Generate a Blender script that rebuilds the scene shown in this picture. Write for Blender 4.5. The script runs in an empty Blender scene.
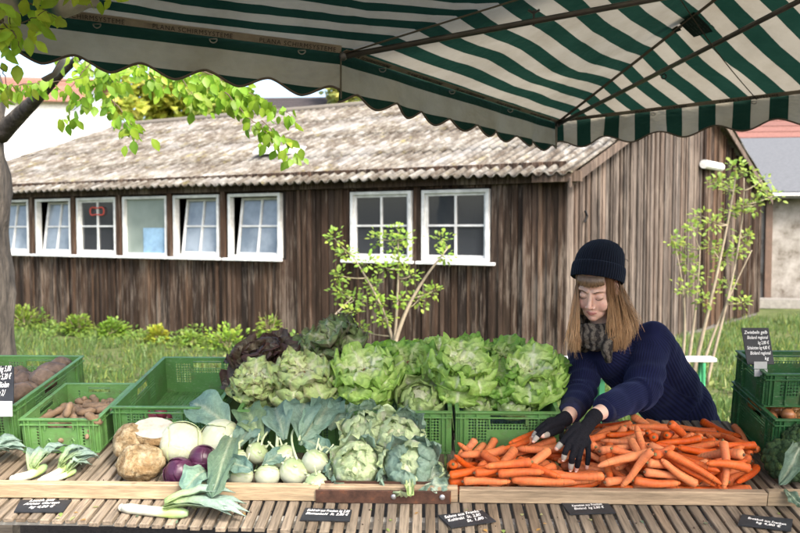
import bpy, math, random
import numpy as np
from mathutils import Vector, Matrix, noise
# ---------------------------------------------------------------- scene, camera, light
SC = bpy.context.scene
COL = SC.collection
R = math.radians
random.seed(7)
RNG = np.random.default_rng(7)
F_PX = 778.0
CAM = Vector((0, 0, 1.8))
PITCH = math.atan(36.5 / F_PX)
cd = bpy.data.cameras.new('camera')
cd.sensor_width = 36.0
cd.lens = 36.0 * F_PX / 800.0
cd.clip_end = 800
cd.clip_start = 0.05
cd.dof.use_dof = True
cd.dof.focus_distance = 2.85
cd.dof.aperture_fstop = 4.2
cam = bpy.data.objects.new('camera', cd)
COL.objects.link(cam)
cam.location = CAM
cam.rotation_euler = (math.pi / 2 - PITCH, 0, 0)
SC.camera = cam

SUN_EL = R(46)
SUN_VEC = Vector((0.46, -0.62, 0)).normalized() * math.cos(SUN_EL) + Vector((0, 0, math.sin(SUN_EL)))
w = bpy.data.worlds.new('World')
SC.world = w
w.use_nodes = True
nt = w.node_tree
bg = nt.nodes['Background']
sky = nt.nodes.new('ShaderNodeTexSky')
sky.sky_type = 'NISHITA'
sky.sun_disc = False
sky.sun_elevation = SUN_EL
sky.sun_rotation = math.atan2(SUN_VEC.x, SUN_VEC.y)
sky.air_density = 1.0
sky.dust_density = 5.0
sky.ozone_density = 1.0
nt.links.new(sky.outputs['Color'], bg.inputs['Color'])
bg.inputs['Strength'].default_value = 0.15
sd = bpy.data.lights.new('sun', 'SUN')
sd.energy = 1.5
sd.angle = R(10)
sd.color = (1.0, 0.95, 0.87)
sun = bpy.data.objects.new('sun', sd)
COL.objects.link(sun)
sun.rotation_euler = SUN_VEC.to_track_quat('Z', 'Y').to_euler()
vs = SC.view_settings
vs.view_transform = 'Standard'
vs.look = 'None'
vs.exposure = 1.85
vs.gamma = 1.0
vs.use_curve_mapping = False
SC.cycles.max_bounces = 8
SC.cycles.use_denoising = True

# ---------------------------------------------------------------- projection helpers (where a thing of the photo stands)
_fw = Vector((0, math.cos(PITCH), -math.sin(PITCH)))
_up = Vector((0, math.sin(PITCH), math.cos(PITCH)))
def ray(px, py):
    return _fw + Vector((1, 0, 0)) * ((px - 400) / F_PX) + _up * ((266.5 - py) / F_PX)
def W(px, py, Y):
    r = ray(px, py)
    return CAM + r * (Y / r.y)
# the display table's own frame: u along the board, v up the slope, n out of the slats
TO = W(400, 503, 2.46)
TV = Vector((0.032, 1, 0.154)).normalized()
TU = Vector((1, -0.032, 0))
TU = (TU - TV * TU.dot(TV)).normalized()
TN = TU.cross(TV)
TM = Matrix(((TU.x, TV.x, TN.x, TO.x), (TU.y, TV.y, TN.y, TO.y), (TU.z, TV.z, TN.z, TO.z), (0, 0, 0, 1)))
def TL(u, v, n=0.0):
    return TO + TU * u + TV * v + TN * n
def TP(px, py, h=0.0):
    """table coordinates (u, v) of the point seen at a pixel, at height h over the slats"""
    r = ray(px, py)
    t = (h - TN.dot(CAM - TO)) / TN.dot(r)
    p = CAM + r * t - TO
    return p.dot(TU), p.dot(TV)

# ---------------------------------------------------------------- mesh helper
class MB:
    def __init__(s):
        s.v = []; s.f = []; s.c = []; s.n = 0; s.m = []; s.u = []
    def add(s, v, f, c=(0.5, 0.5, 0.5), m=0, uv=None):
        v = np.asarray(v, dtype=float).reshape(-1, 3)
        s.u.append(np.tile((1.0, 0.0, 0.0), (len(v), 1)) if uv is None else np.asarray(uv, float))
        s.v.append(v)
        c = np.asarray(c, dtype=float)
        s.c.append(np.broadcast_to(c, (len(v), 3)) if c.ndim == 1 else c)
        k = s.n
        for q in f:
            s.f.append([i + k for i in q]); s.m.append(m)
        s.n += len(v)
        return s
    def xf(s, M):
        A = np.array(M)
        s.v = [v @ A[:3, :3].T + A[:3, 3] for v in s.v]
        return s
    def mesh(s, name, mat=None, smooth=False):
        me = bpy.data.meshes.new(name)
        V = np.concatenate(s.v) if s.v else np.zeros((0, 3))
        me.from_pydata(V.tolist(), [], s.f)
        C = np.concatenate(s.c)
        at = me.color_attributes.new('Col', 'FLOAT_COLOR', 'POINT')
        at.data.foreach_set('color', np.concatenate([C, np.ones((len(C), 1))], 1).ravel().astype(np.float32))
        if any(len(q) and q[:, 1].any() for q in s.u):
            lt = me.attributes.new('LT', 'FLOAT_VECTOR', 'POINT'); lt.data.foreach_set('vector', np.concatenate(s.u).ravel().astype(np.float32))
        for q in (mat if isinstance(mat, (list, tuple)) else [mat]):
            if q: me.materials.append(q)
        if any(s.m): me.polygons.foreach_set('material_index', s.m)
        if smooth: me.polygons.foreach_set('use_smooth', [True] * len(me.polygons))
        me.update()
        return me
    def build(s, name, mat=None, parent=None, smooth=False):
        o = bpy.data.objects.new(name, s.mesh(name, mat, smooth))
        COL.objects.link(o)
        if parent: o.parent = parent
        return o
def box(mb, x0, x1, y0, y1, z0, z1, c=(0.5, 0.5, 0.5), M=None, m=0, bev=0.0):
    if bev > 0:
        b = bev
        V = []
        for z, i in ((z0, b), (z0 + b, 0), (z1 - b, 0), (z1, b)):
            V += [(x0 + i, y0 + i, z), (x1 - i, y0 + i, z), (x1 - i, y1 - i, z), (x0 + i, y1 - i, z)]
        Fc = [(3, 2, 1, 0), (12, 13, 14, 15)]
        for k in range(3):
            for j in range(4):
                a = k * 4 + j; bb = k * 4 + (j + 1) % 4
                Fc.append((a, bb, bb + 4, a + 4))
    else:
        V = [(x0, y0, z0), (x1, y0, z0), (x1, y1, z0), (x0, y1, z0), (x0, y0, z1), (x1, y0, z1), (x1, y1, z1), (x0, y1, z1)]
        Fc = [(3, 2, 1, 0), (4, 5, 6, 7), (0, 1, 5, 4), (1, 2, 6, 5), (2, 3, 7, 6), (3, 0, 4, 7)]
    V = np.array(V)
    if M is not None:
        A = np.array(M); V = V @ A[:3, :3].T + A[:3, 3]
    mb.add(V, Fc, c, m)
def frame_of(d, up=None):
    d = Vector(d).normalized()
    a = Vector(up) if up is not None else (Vector((0, 0, 1)) if abs(d.z) < 0.9 else Vector((1, 0, 0)))
    x = a.cross(d).normalized()
    y = d.cross(x)
    return x, y, d
def tube(mb, pts, rad, n=8, c=(0.5, 0.5, 0.5), caps=True, flat=1.0, up=None):
    pts = [Vector(p) for p in pts]
    if not hasattr(rad, '__len__'): rad = [rad] * len(pts)
    V = []; Fc = []; x = None
    cc = np.asarray(c, float)
    for i, p in enumerate(pts):
        a = pts[max(i - 1, 0)]; b = pts[min(i + 1, len(pts) - 1)]
        d = (b - a)
        if d.length < 1e-9: d = Vector((0, 0, 1))
        d.normalize()
        if x is None: x, y, _ = frame_of(d, up)
        else:
            x = (x - d * x.dot(d)).normalized(); y = d.cross(x)
        for k in range(n):
            t = 2 * math.pi * k / n
            V.append(p + (x * math.cos(t) + y * math.sin(t) * flat) * rad[i])
    for i in range(len(pts) - 1):
        for k in range(n):
            a = i * n + k; b = i * n + (k + 1) % n
            Fc.append((a, b, b + n, a + n))
    if caps:
        Fc.append(tuple(range(n - 1, -1, -1)))
        Fc.append(tuple((len(pts) - 1) * n + k for k in range(n)))
    col = c if cc.ndim == 1 else np.repeat(cc, n, 0)
    mb.add([tuple(p) for p in V], Fc, col)
def capsule(mb, a, b, ra, rb, n=16, c=(0.5, 0.5, 0.5), k=5):
    a = Vector(a); b = Vector(b); d = (b - a); L = d.length
    d = d.normalized() if L > 1e-9 else Vector((0, 0, 1))
    P = []; r = []
    for i in range(k + 1):
        t = math.pi / 2 * (1 - i / k)
        P.append(a - d * ra * math.sin(t)); r.append(max(ra * math.cos(t), ra * 0.02))
    for i in range(k + 1):
        t = math.pi / 2 * i / k
        P.append(b + d * rb * math.sin(t)); r.append(max(rb * math.cos(t), rb * 0.02))
    tube(mb, P, r, n, c)
def ico(mb, center, rad, seg=16, ring=10, c=(0.5, 0.5, 0.5), fn=None, M=None):
    rad = rad if hasattr(rad, '__len__') else (rad,) * 3
    V = []
    for i in range(ring + 1):
        th = math.pi * i / ring
        for j in range(seg):
            ph = 2 * math.pi * j / seg
            d = Vector((math.sin(th) * math.cos(ph), math.sin(th) * math.sin(ph), math.cos(th)))
            s = fn(d) if fn else 1.0
            p = Vector((d.x * rad[0], d.y * rad[1], d.z * rad[2])) * s
            if M is not None: p = M @ p
            V.append(tuple(p + Vector(center)))
    Fc = []
    for i in range(ring):
        for j in range(seg):
            a = i * seg + j; b = i * seg + (j + 1) % seg
            if i == 0: Fc.append((a, a + seg, b + seg))
            elif i == ring - 1: Fc.append((a, a + seg, b))
            else: Fc.append((a, a + seg, b + seg, b))
    mb.add(V, Fc, c)
def tag(o, label=None, cat=None, group=None, kind=None):
    if label: o['label'] = label
    if cat: o['category'] = cat
    if group: o['group'] = group
    if kind: o['kind'] = kind
    return o
def thing(name, label, cat, M=None, group=None):
    o = bpy.data.objects.new(name, None)
    o.empty_display_size = 0.05
    COL.objects.link(o)
    if M is not None: o.matrix_world = M
    return tag(o, label, cat, group)
def copy_tree(o, parent=None):
    c = o.copy(); COL.objects.link(c)
    if parent:
        c.parent = parent; c.matrix_parent_inverse = o.matrix_parent_inverse
    for ch in o.children: copy_tree(ch, c)
    return c
def fbm(p, s=1.0, o=3):
    return noise.fractal(Vector(p) * s, 1.0, 2.0, o)

# ---------------------------------------------------------------- materials
class NT:
    def __init__(s, name):
        s.m = bpy.data.materials.new(name); s.m.use_nodes = True
        s.t = s.m.node_tree; s.b = s.t.nodes['Principled BSDF']
        s.out = s.t.nodes['Material Output']
    def n(s, ty, **kw):
        x = s.t.nodes.new('ShaderNode' + ty)
        for k, v in kw.items():
            if k.startswith('_'): setattr(x, k[1:], v)
            else: x.inputs[k.replace('__', ' ')].default_value = v
        return x
    def l(s, a, b): s.t.links.new(a, b)
    def coord(s, scale=(1, 1, 1), which='Object'):
        tc = s.n('TexCoord'); mp = s.n('Mapping'); mp.inputs['Scale'].default_value = scale
        s.l(tc.outputs[which], mp.inputs['Vector']); return mp.outputs['Vector']
    def noise(s, vec, scale, detail=4, rough=0.55, dist=0.0):
        x = s.n('TexNoise', Scale=scale, Detail=detail, Roughness=rough, Distortion=dist)
        s.l(vec, x.inputs['Vector']); return x.outputs['Fac']
    def ramp(s, fac, stops, interp='LINEAR'):
        x = s.n('ValToRGB'); x.color_ramp.interpolation = interp
        e = x.color_ramp.elements
        while len(e) < len(stops): e.new(0.5)
        for q, (p, c) in zip(e, stops):
            q.position = p; q.color = (c[0], c[1], c[2], 1) if hasattr(c, '__len__') else (c, c, c, 1)
        s.l(fac, x.inputs['Fac']); return x.outputs['Color']
    def mix(s, a, b, fac, mode='MIX'):
        x = s.n('Mix', _data_type='RGBA', _blend_type=mode)
        for sock, val in ((x.inputs[0], fac), (x.inputs[6], a), (x.inputs[7], b)):
            if hasattr(val, 'links') or hasattr(val, 'is_output'): s.l(val, sock)
            elif hasattr(val, '__len__'): sock.default_value = (*val[:3], 1)
            else: sock.default_value = val
        return x.outputs[2]
    def math(s, op, a, b=0.0, c=0.0):
        x = s.n('Math', _operation=op)
        for i, val in enumerate((a, b, c)):
            if hasattr(val, 'is_output'): s.l(val, x.inputs[i])
            else: x.inputs[i].default_value = val
        return x.outputs[0]
    def attr(s, name='Col'):
        return s.n('Attribute', _attribute_name=name)
    def bump(s, h, strength=0.3, dist=0.01, prev=None):
        x = s.n('Bump', Strength=strength, Distance=dist)
        s.l(h, x.inputs['Height'])
        if prev is not None: s.l(prev, x.inputs['Normal'])
        s.l(x.outputs['Normal'], s.b.inputs['Normal']); return x.outputs['Normal']
    def base(s, c, rough=None, spec=None):
        if hasattr(c, 'is_output'): s.l(c, s.b.inputs['Base Color'])
        else: s.b.inputs['Base Color'].default_value = (*c[:3], 1)
        if rough is not None: s.b.inputs['Roughness'].default_value = rough
        if spec is not None: s.b.inputs['Specular IOR Level'].default_value = spec
        return s
    def translucent(s, col, fac):
        tr = s.n('BsdfTranslucent'); mx = s.n('MixShader')
        if hasattr(col, 'is_output'): s.l(col, tr.inputs['Color'])
        else: tr.inputs['Color'].default_value = (*col, 1)
        mx.inputs[0].default_value = fac
        s.l(s.b.outputs[0], mx.inputs[1]); s.l(tr.outputs[0], mx.inputs[2])
        s.l(mx.outputs[0], s.out.inputs['Surface'])
def colmat(name, rough=0.7, vscale=20, vamt=0.25, bump=0.2, bd=0.004, bscale=60, trans=0.0, spec=0.5, stretch=(1, 1, 1), metal=0.0, rnd=0.0):
    """material whose colour comes from the mesh's own Col attribute, varied by noise"""
    m = NT(name)
    a = m.attr().outputs['Color']
    v = m.coord(stretch)
    n1 = m.noise(v, vscale, 5, 0.6)
    col = m.mix(a, m.ramp(n1, [(0.25, 1 - vamt * 1.6), (0.75, 1 + vamt)]), 1.0, 'MULTIPLY')
    if rnd:
        oi = m.n('ObjectInfo')
        hs = m.n('HueSaturation')
        m.l(m.math('ADD', m.math('MULTIPLY', oi.outputs['Random'], rnd * 0.12), 0.5 - rnd * 0.06), hs.inputs['Hue'])
        m.l(m.math('ADD', m.math('MULTIPLY', oi.outputs['Random'], rnd * 0.6), 1 - rnd * 0.3), hs.inputs['Value'])
        m.l(col, hs.inputs['Color']); col = hs.outputs['Color']
    m.base(col, rough, spec)
    m.b.inputs['Metallic'].default_value = metal
    if bump: m.bump(m.noise(v, bscale, 4, 0.6), bump, bd)
    if trans: m.translucent(col, trans)
    return m.m
M_col = {}
M_col['paint'] = colmat('painted_wood', 0.6, 7, 0.22, 0.2, 0.002, 40)
def vein_leaf():
    m = NT('veined_leaf')
    a = m.attr().outputs['Color']; v = m.coord()
    sp = m.n('SeparateXYZ'); m.l(m.attr('LT').outputs['Vector'], sp.inputs[0])
    at = m.math('ABSOLUTE', sp.outputs[0]); n0 = m.noise(v, 26, 3)
    # side veins run outward and forward from the midrib, a fine net between them
    ph = m.math('ADD', m.math('MULTIPLY', sp.outputs[1], 9.0), m.math('ADD', m.math('MULTIPLY', at, -3.0), m.math('MULTIPLY_ADD', n0, 1.1, -0.55)))
    vn = m.math('ABSOLUTE', m.math('SINE', m.math('MULTIPLY', ph, math.pi)))
    side = m.ramp(vn, [(0.0, 1.0), (0.20, 0.0)])
    side = m.math('MULTIPLY', side, m.math('MULTIPLY', m.ramp(at, [(0.0, 1.0), (0.9, 0.05)]), m.ramp(sp.outputs[1], [(0.02, 0.0), (0.15, 1.0)])))
    n1 = m.noise(v, 34, 5, 0.65); n2 = m.noise(v, 110, 4, 0.7)
    col = m.mix(a, m.ramp(n1, [(0.3, 0.78), (0.7, 1.14)]), 0.8, 'MULTIPLY')
    col = m.mix(col, m.ramp(n2, [(0.35, 0.84), (0.65, 1.12)]), 0.8, 'MULTIPLY')
    lite = m.mix(a, (0.75, 0.8, 0.6), 0.45)
    col = m.mix(col, lite, m.math('MULTIPLY', side, 0.7))
    m.base(col, 0.45, 0.4)
    m.bump(side, 0.5, 0.0018, m.bump(n1, 0.9, 0.008, m.bump(n2, 0.5, 0.003)))
    m.translucent(col, 0.28)
    return m.m
M_col['leaf'] = vein_leaf()
M_col['treeleaf'] = colmat('tree_leaf', 0.45, 18, 0.15, 0.1, 0.002, 60, trans=0.5, spec=0.4)
M_col['metal'] = colmat('grey_metal', 0.42, 12, 0.15, 0.1, 0.001, 60, metal=0.8)
M_col['matte'] = colmat('matte', 0.85, 14, 0.2, 0.25, 0.003, 50)
M_col['skin_root'] = colmat('root_skin', 0.7, 24, 0.4, 0.7, 0.006, 40)
M_col['bark'] = colmat('bark', 0.95, 11, 0.6, 1.0, 0.06, 16, stretch=(1, 1, 0.22))

def wood_mat(name, stretch, rough=0.8, dark=0.55, grain=22):
    m = NT(name)
    a = m.attr().outputs['Color']
    v = m.coord(stretch)
    g = m.noise(v, grain, 5, 0.6, 0.15)
    g2 = m.noise(v, grain * 0.22, 3, 0.5)
    col = m.mix(a, m.ramp(g, [(0.3, dark), (0.52, 1.0), (0.72, 1.25)]), 1.0, 'MULTIPLY')
    col = m.mix(col, m.ramp(g2, [(0.3, 0.62), (0.65, 1.25)]), 0.8, 'MULTIPLY')
    vn = m.coord((1, 1, 1))
    vo = m.n('TexVoronoi', Scale=7.0); m.l(vn, vo.inputs['Vector'])
    kn = m.ramp(vo.outputs['Distance'], [(0.03, 0.35), (0.085, 1.0)])
    col = m.mix(col, kn, 0.5, 'MULTIPLY')
    m.base(col, rough, 0.3)
    m.bump(g, 0.5, 0.003)
    return m.m
M_slat = wood_mat('weathered_slat_wood', (9, 0.6, 9), grain=14, dark=0.45)
M_board = wood_mat('pale_pine_board', (0.7, 8, 8), dark=0.72)
# ---------------------------------------------------------------- ground
def ground_mat():
    m = NT('meadow_ground')
    v = m.coord((1, 1, 1))
    a = m.noise(v, 0.55, 5, 0.6); b = m.noise(v, 9, 5, 0.65); c = m.noise(v, 60, 3, 0.7)
    col = m.ramp(a, [(0.35, (0.05, 0.07, 0.025)), (0.5, (0.09, 0.115, 0.04)), (0.68, (0.13, 0.14, 0.065))])
    col = m.mix(col, m.ramp(b, [(0.35, 0.55), (0.65, 1.4)]), 0.8, 'MULTIPLY')
    col = m.mix(col, (0.13, 0.11, 0.08), m.ramp(m.noise(v, 1.6, 4, 0.6), [(0.58, 0.0), (0.7, 0.75)]))
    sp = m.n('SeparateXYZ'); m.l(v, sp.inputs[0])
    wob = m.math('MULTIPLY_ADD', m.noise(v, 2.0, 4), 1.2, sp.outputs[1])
    soil = m.ramp(c, [(0.3, (0.018, 0.014, 0.010)), (0.7, (0.05, 0.04, 0.03))])  # dark soil, with the shade under the stall mixed into its colour
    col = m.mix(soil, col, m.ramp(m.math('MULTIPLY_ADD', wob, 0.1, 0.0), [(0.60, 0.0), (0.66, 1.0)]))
    m.base(col, 0.95, 0.1)
    m.bump(c, 0.6, 0.03)
    return m.m
g = MB()
xs = np.concatenate([[-400, -100, -40], np.arange(-18, 19, 0.5), [40, 100, 400]])
ys = np.concatenate([[-100, -20, -6], np.arange(-2, 22, 0.5), [40, 100, 500]])
V = [(x, y, 0.03 * fbm((x * 0.6, y * 0.6, 0)) if abs(x) < 18 and y < 22 else 0) for y in ys for x in xs]
nx = len(xs)
Fc = [(j * nx + i, j * nx + i + 1, (j + 1) * nx + i + 1, (j + 1) * nx + i) for j in range(len(ys) - 1) for i in range(nx - 1)]
g.add(V, Fc)
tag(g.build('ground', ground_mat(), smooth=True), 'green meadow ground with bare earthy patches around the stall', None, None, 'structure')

# ---------------------------------------------------------------- the hut
HA = Vector((-9.6, 15.83, 0))        # far left corner
HC = Vector((2.22, 9.7, 0)) - (Vector((2.22, 9.7, 0)) - Vector((-9.6, 15.83, 0))).normalized() * 0.17         # near corner
HF = Vector((7.6, 16.5, 0))         # far right corner
WDIR = (HC - HA).normalized(); WLEN = (HC - HA).length
GDIR = (HF - HC).normalized(); GLEN = (HF - HC).length
NRM = Vector((WDIR.y, -WDIR.x, 0))   # out of the long wall
GNR = Vector((GDIR.y, -GDIR.x, 0))
EAVE = 2.56; RIDGE = 4.3
def long_s(px, py=230):
    r = ray(px, py); t = NRM.dot(HA - CAM) / NRM.dot(r)
    return (CAM + r * t - HA).dot(WDIR), (CAM + r * t).z
hut = thing('wooden_hut', 'long brown timber hut with mossy corrugated roof and white windows behind the stall', 'hut', Matrix.Translation(HA))
def wood_wall_mat():
    m = NT('weathered_cladding')
    a = m.attr().outputs['Color']
    v = m.coord((1, 1, 0.07))
    g1 = m.noise(v, 34, 6, 0.68, 0.15); g2 = m.noise(v, 5, 4, 0.6)
    v2 = m.coord((1, 1, 0.35))
    g3 = m.noise(v2, 1.7, 5, 0.6)
    col = m.mix(a, m.ramp(g1, [(0.32, 0.40), (0.48, 0.92), (0.68, 1.35)]), 1.0, 'MULTIPLY')
    col = m.mix(col, m.ramp(g2, [(0.35, 0.45), (0.65, 1.35)]), 0.85, 'MULTIPLY')
    grey = m.mix(col, (0.23, 0.19, 0.155), m.ramp(m.mix(g3, g1, 0.5), [(0.51, 0.0), (0.60, 0.55)]))
    m.base(grey, 0.85, 0.2)
    m.bump(g1, 0.6, 0.006)
    return m.m
M_wall = wood_wall_mat()
# windows: px range on the long wall, top and bottom z, type
WIN = [(-8, 31, 'tilt'), (38, 73, 'tilt'), (79, 118, 'four'), (125, 169, 'plain'), (175.5, 221, 'tilt'), (230, 282, 'tilt'), (352, 412.5, 'four'), (423, 490, 'four')]
SILLZ = 1.37; TOPZ = 2.36
wins = []
for a, b, k in WIN:
    s0 = long_s(a)[0]; s1 = long_s(b)[0]
    wins.append((s0, s1, SILLZ if a < 300 else 1.38, TOPZ - (0.02 if a > 300 else 0), k))
def wall_M(o, d, n):
    # local x along d, y = out of the wall, z up
    return Matrix(((d.x, n.x, 0, o.x), (d.y, n.y, 0, o.y), (0, 0, 1, o.z), (0, 0, 0, 1)))
ML = wall_M(Vector((0, 0, 0)), WDIR, NRM)          # in the hut's own coordinates
MG = wall_M(HC - HA, GDIR, GNR)
def board_col(k, grey):
    t = random.random()
    base = [(0.085, 0.048, 0.030), (0.13, 0.075, 0.045), (0.055, 0.034, 0.024), (0.16, 0.10, 0.065), (0.10, 0.062, 0.042)][int(t * 5)]
    gr = (0.17, 0.145, 0.127)
    f = grey * random.uniform(0.5, 1.15)
    f = min(f, 1)
    q = random.uniform(0.36, 0.95) * (0.74 if grey < .5 else 1.0)
    return tuple((base[i] * (1 - f) + gr[i] * f) * q for i in range(3))
def clad(mb, s0, s1, ztop, M, holes, grey, zb=0.06):
    s = s0
    while s < s1:
        wd = random.uniform(0.08, 0.145)
        e = min(s + wd, s1)
        y = random.uniform(0.0, 0.014)
        c = board_col(0, grey)
        zt = ztop((s + e) / 2) if callable(ztop) else ztop
        segs = [(zb + random.uniform(-0.02, 0.02), zt)]
        for (h0, h1, z0, z1, _) in holes:
            if e > h0 - 0.005 and s < h1 + 0.005:
                segs = [(zb + random.uniform(-0.02, 0.02), z0 - 0.02), (z1 + 0.02, zt)]
        for q0, q1 in segs:
            if q1 - q0 > 0.02:
                box(mb, s, e - 0.014, -0.02, 0.012 + y, q0, q1, c, M, bev=0.003)
        # cover batten over every joint
        if random.random() < 0.55:
            c2 = board_col(0, grey)
            inh = any(e > h0 - 0.03 and e < h1 + 0.03 for (h0, h1, *_) in holes)
            segs = [(zb, zt)]
            for (h0, h1, z0, z1, _) in holes:
                if e > h0 - 0.03 and e < h1 + 0.03: segs = [(zb, z0 - 0.03)]
            for q0, q1 in segs:
                box(mb, e - 0.027, e + 0.018, 0.014 + y, 0.040 + y, q0, q1, c2, M, bev=0.003)
        s = e
mb = MB(); clad(mb, 0, WLEN, EAVE + 0.1, ML, wins, 0.12); o_long = mb.build('long_wall', M_wall, hut)
mb = MB()
def gtop(s):
    f = s / GLEN
    return EAVE + (RIDGE - EAVE - 0.04) * (1 - abs(2 * f - 1))
clad(mb, 0.02, GLEN * 0.565, gtop, MG, [], 0.85)
o_g = mb.build('gable_wall', M_wall, hut)
mb = MB(); clad(mb, GLEN * 0.565, GLEN, gtop, MG, [], 0.0)
mb.build('dark_gable_boards', M_wall, hut)
# backing, far walls, plinth, corner post, floor
mb = MB()
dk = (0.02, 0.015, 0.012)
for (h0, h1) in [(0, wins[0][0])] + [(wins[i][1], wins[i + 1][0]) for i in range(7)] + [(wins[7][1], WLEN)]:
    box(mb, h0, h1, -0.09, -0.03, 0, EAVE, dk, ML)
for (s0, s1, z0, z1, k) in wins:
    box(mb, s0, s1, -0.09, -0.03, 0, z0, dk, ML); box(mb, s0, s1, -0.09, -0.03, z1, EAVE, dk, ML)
V = [MG @ Vector(q) for q in ((0.0, -0.04, 0), (GLEN, -0.04, 0), (GLEN, -0.04, EAVE - 0.05), (GLEN / 2, -0.04, RIDGE - 0.12), (0, -0.04, EAVE - 0.05))]
mb.add([tuple(q) for q in V], [(0, 1, 2, 3, 4)], dk)
off = GDIR * GLEN
Mb = wall_M(off, WDIR, NRM); box(mb, 0, WLEN, 0, 0.06, 0, EAVE, (0.12, 0.08, 0.05), Mb)
V = [tuple(wall_M(Vector((0, 0, 0)), GDIR, -WDIR) @ Vector(q)) for q in ((0.0, 0, 0), (GLEN, 0, 0), (GLEN, 0, EAVE), (GLEN / 2, 0, RIDGE - 0.05), (0, 0, EAVE))]
mb.add(V, [(0, 1, 2, 3, 4)], (0.12, 0.08, 0.05))
mb.build('inner_wall', M_col['matte'], hut)
mb = MB()
box(mb, -0.03, WLEN + 0.01, -0.03, 0.008, 0.0, 0.09, (0.12, 0.11, 0.10), ML)
box(mb, 0.0, GLEN, -0.03, 0.008, 0.0, 0.09, (0.12, 0.11, 0.10), MG)
mb.build('plinth', M_col['matte'], hut)
mb = MB()
box(mb, -0.02, WLEN + 0.02, 0.03, 0.10, TOPZ + 0.035, TOPZ + 0.14, (0.06, 0.04, 0.03), ML)
box(mb, WLEN - 0.35, WLEN + 0.25, 0.12, 0.26, EAVE - 0.17, EAVE - 0.045, (0.10, 0.07, 0.05), ML)
for i in range(6):
    p = (wins[i][1] + wins[i + 1][0]) / 2 if i < 5 else wins[i][1] + 0.07
    if i < 5: box(mb, p - 0.045, p + 0.045, 0.02, 0.075, SILLZ, TOPZ + 0.035, (0.065, 0.038, 0.025), ML, bev=0.004)
mb.build('beam', M_wall, hut)
# roof
def roof_mat():
    m = NT('mossy_corrugated_cement')
    a_ = m.attr().outputs['Color']; v0 = m.n('Mapping', Scale=(1, 1, 1)); m.l(a_, v0.inputs['Vector']); v = v0.outputs['Vector']
    v1 = m.n('Mapping', Scale=(2.6, 0.9, 1)); m.l(a_, v1.inputs['Vector']); vs_ = v1.outputs['Vector']
    big = m.noise(v, 1.1, 6, 0.65); mid = m.noise(vs_, 3.4, 7, 0.72); fine = m.noise(vs_, 14, 6, 0.75)
    col = m.ramp(mid, [(0.32, (0.035, 0.028, 0.021)), (0.44, (0.095, 0.078, 0.06)), (0.54, (0.17, 0.155, 0.13)), (0.66, (0.33, 0.325, 0.30))])
    col = m.mix(col, m.ramp(fine, [(0.3, 0.45), (0.6, 1.25)]), 0.85, 'MULTIPLY')
    moss = m.ramp(m.noise(v, 2.6, 6, 0.72), [(0.56, 0.0), (0.66, 0.75)])
    col = m.mix(col, m.ramp(fine, [(0.4, (0.13, 0.095, 0.045)), (0.65, (0.21, 0.2, 0.06))]), moss)
    col = m.mix(col, (0.36, 0.365, 0.36), m.ramp(big, [(0.5, 0.0), (0.68, 0.45)]))
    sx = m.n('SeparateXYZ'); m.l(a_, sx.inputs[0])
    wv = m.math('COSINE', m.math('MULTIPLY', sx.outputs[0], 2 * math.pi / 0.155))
    col = m.mix(col, m.ramp(m.math('MULTIPLY_ADD', wv, .5, .5), [(0.0, 0.18), (0.55, 1.0)]), 0.9, 'MULTIPLY')  # valleys darkened: dirt and corrugation shading put into the colour
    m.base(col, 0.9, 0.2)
    m.bump(fine, 0.6, 0.012)
    return m.m
M_roof = roof_mat()
def roof_slope(side):
    # local: s along wall from -0.25 to WLEN+0.42, t from eave (0) to ridge (1)
    mb = MB()
    sgn = 1
    e0 = Vector((0, 0, 0)) - GDIR * 0.30 if side == 0 else GDIR * (GLEN + 0.25)
    r0 = GDIR * (GLEN / 2)
    slope = (RIDGE - EAVE) / (GLEN / 2)
    ez = EAVE - slope * (0.30 if side == 0 else 0.25)
    pitch = 0.155; per = 8
    n = int((WLEN + 0.47) / pitch * per)
    for row in range(4):
        t0 = row / 4; t1 = (row + 1) / 4 + 0.015
        V = []; CS = []
        for t, lift in ((t0, 0.014), (t1, 0.0)):
            for i in range(n + 1):
                s = -0.25 + (WLEN + 0.47) * i / n
                z = 0.027 * math.cos(2 * math.pi * s / pitch) + lift
                base = e0.lerp(r0, min(t, 1.0))
                p = base + WDIR * s
                zz = ez + (RIDGE - ez) * min(t, 1.0) + z + 0.035
                zz += 0.02 * fbm((s * 0.5, t * 3, side * 9.0))
                V.append((p.x, p.y, zz)); CS.append((s, min(t, 1.0) * 4.8, side * 20.0))
        Fc = [(i, i + 1, n + 2 + i, n + 1 + i) for i in range(n)]
        mb.add(V, Fc, np.array(CS))
    o = mb.build('roof', M_roof, hut, smooth=True)
    sm = o.modifiers.new('thick', 'SOLIDIFY'); sm.thickness = 0.012; sm.offset = 0
    return o
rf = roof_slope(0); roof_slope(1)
mb = MB()   # ridge cap
pr = [GDIR * (GLEN / 2) + WDIR * s + Vector((0, 0, RIDGE + 0.055)) for s in np.linspace(-0.25, WLEN + 0.21, 30)]
tube(mb, pr, 0.075, 10, (0.5, 0.46, 0.4)); mb.build('ridge_cap', M_roof, rf, smooth=True)
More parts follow.
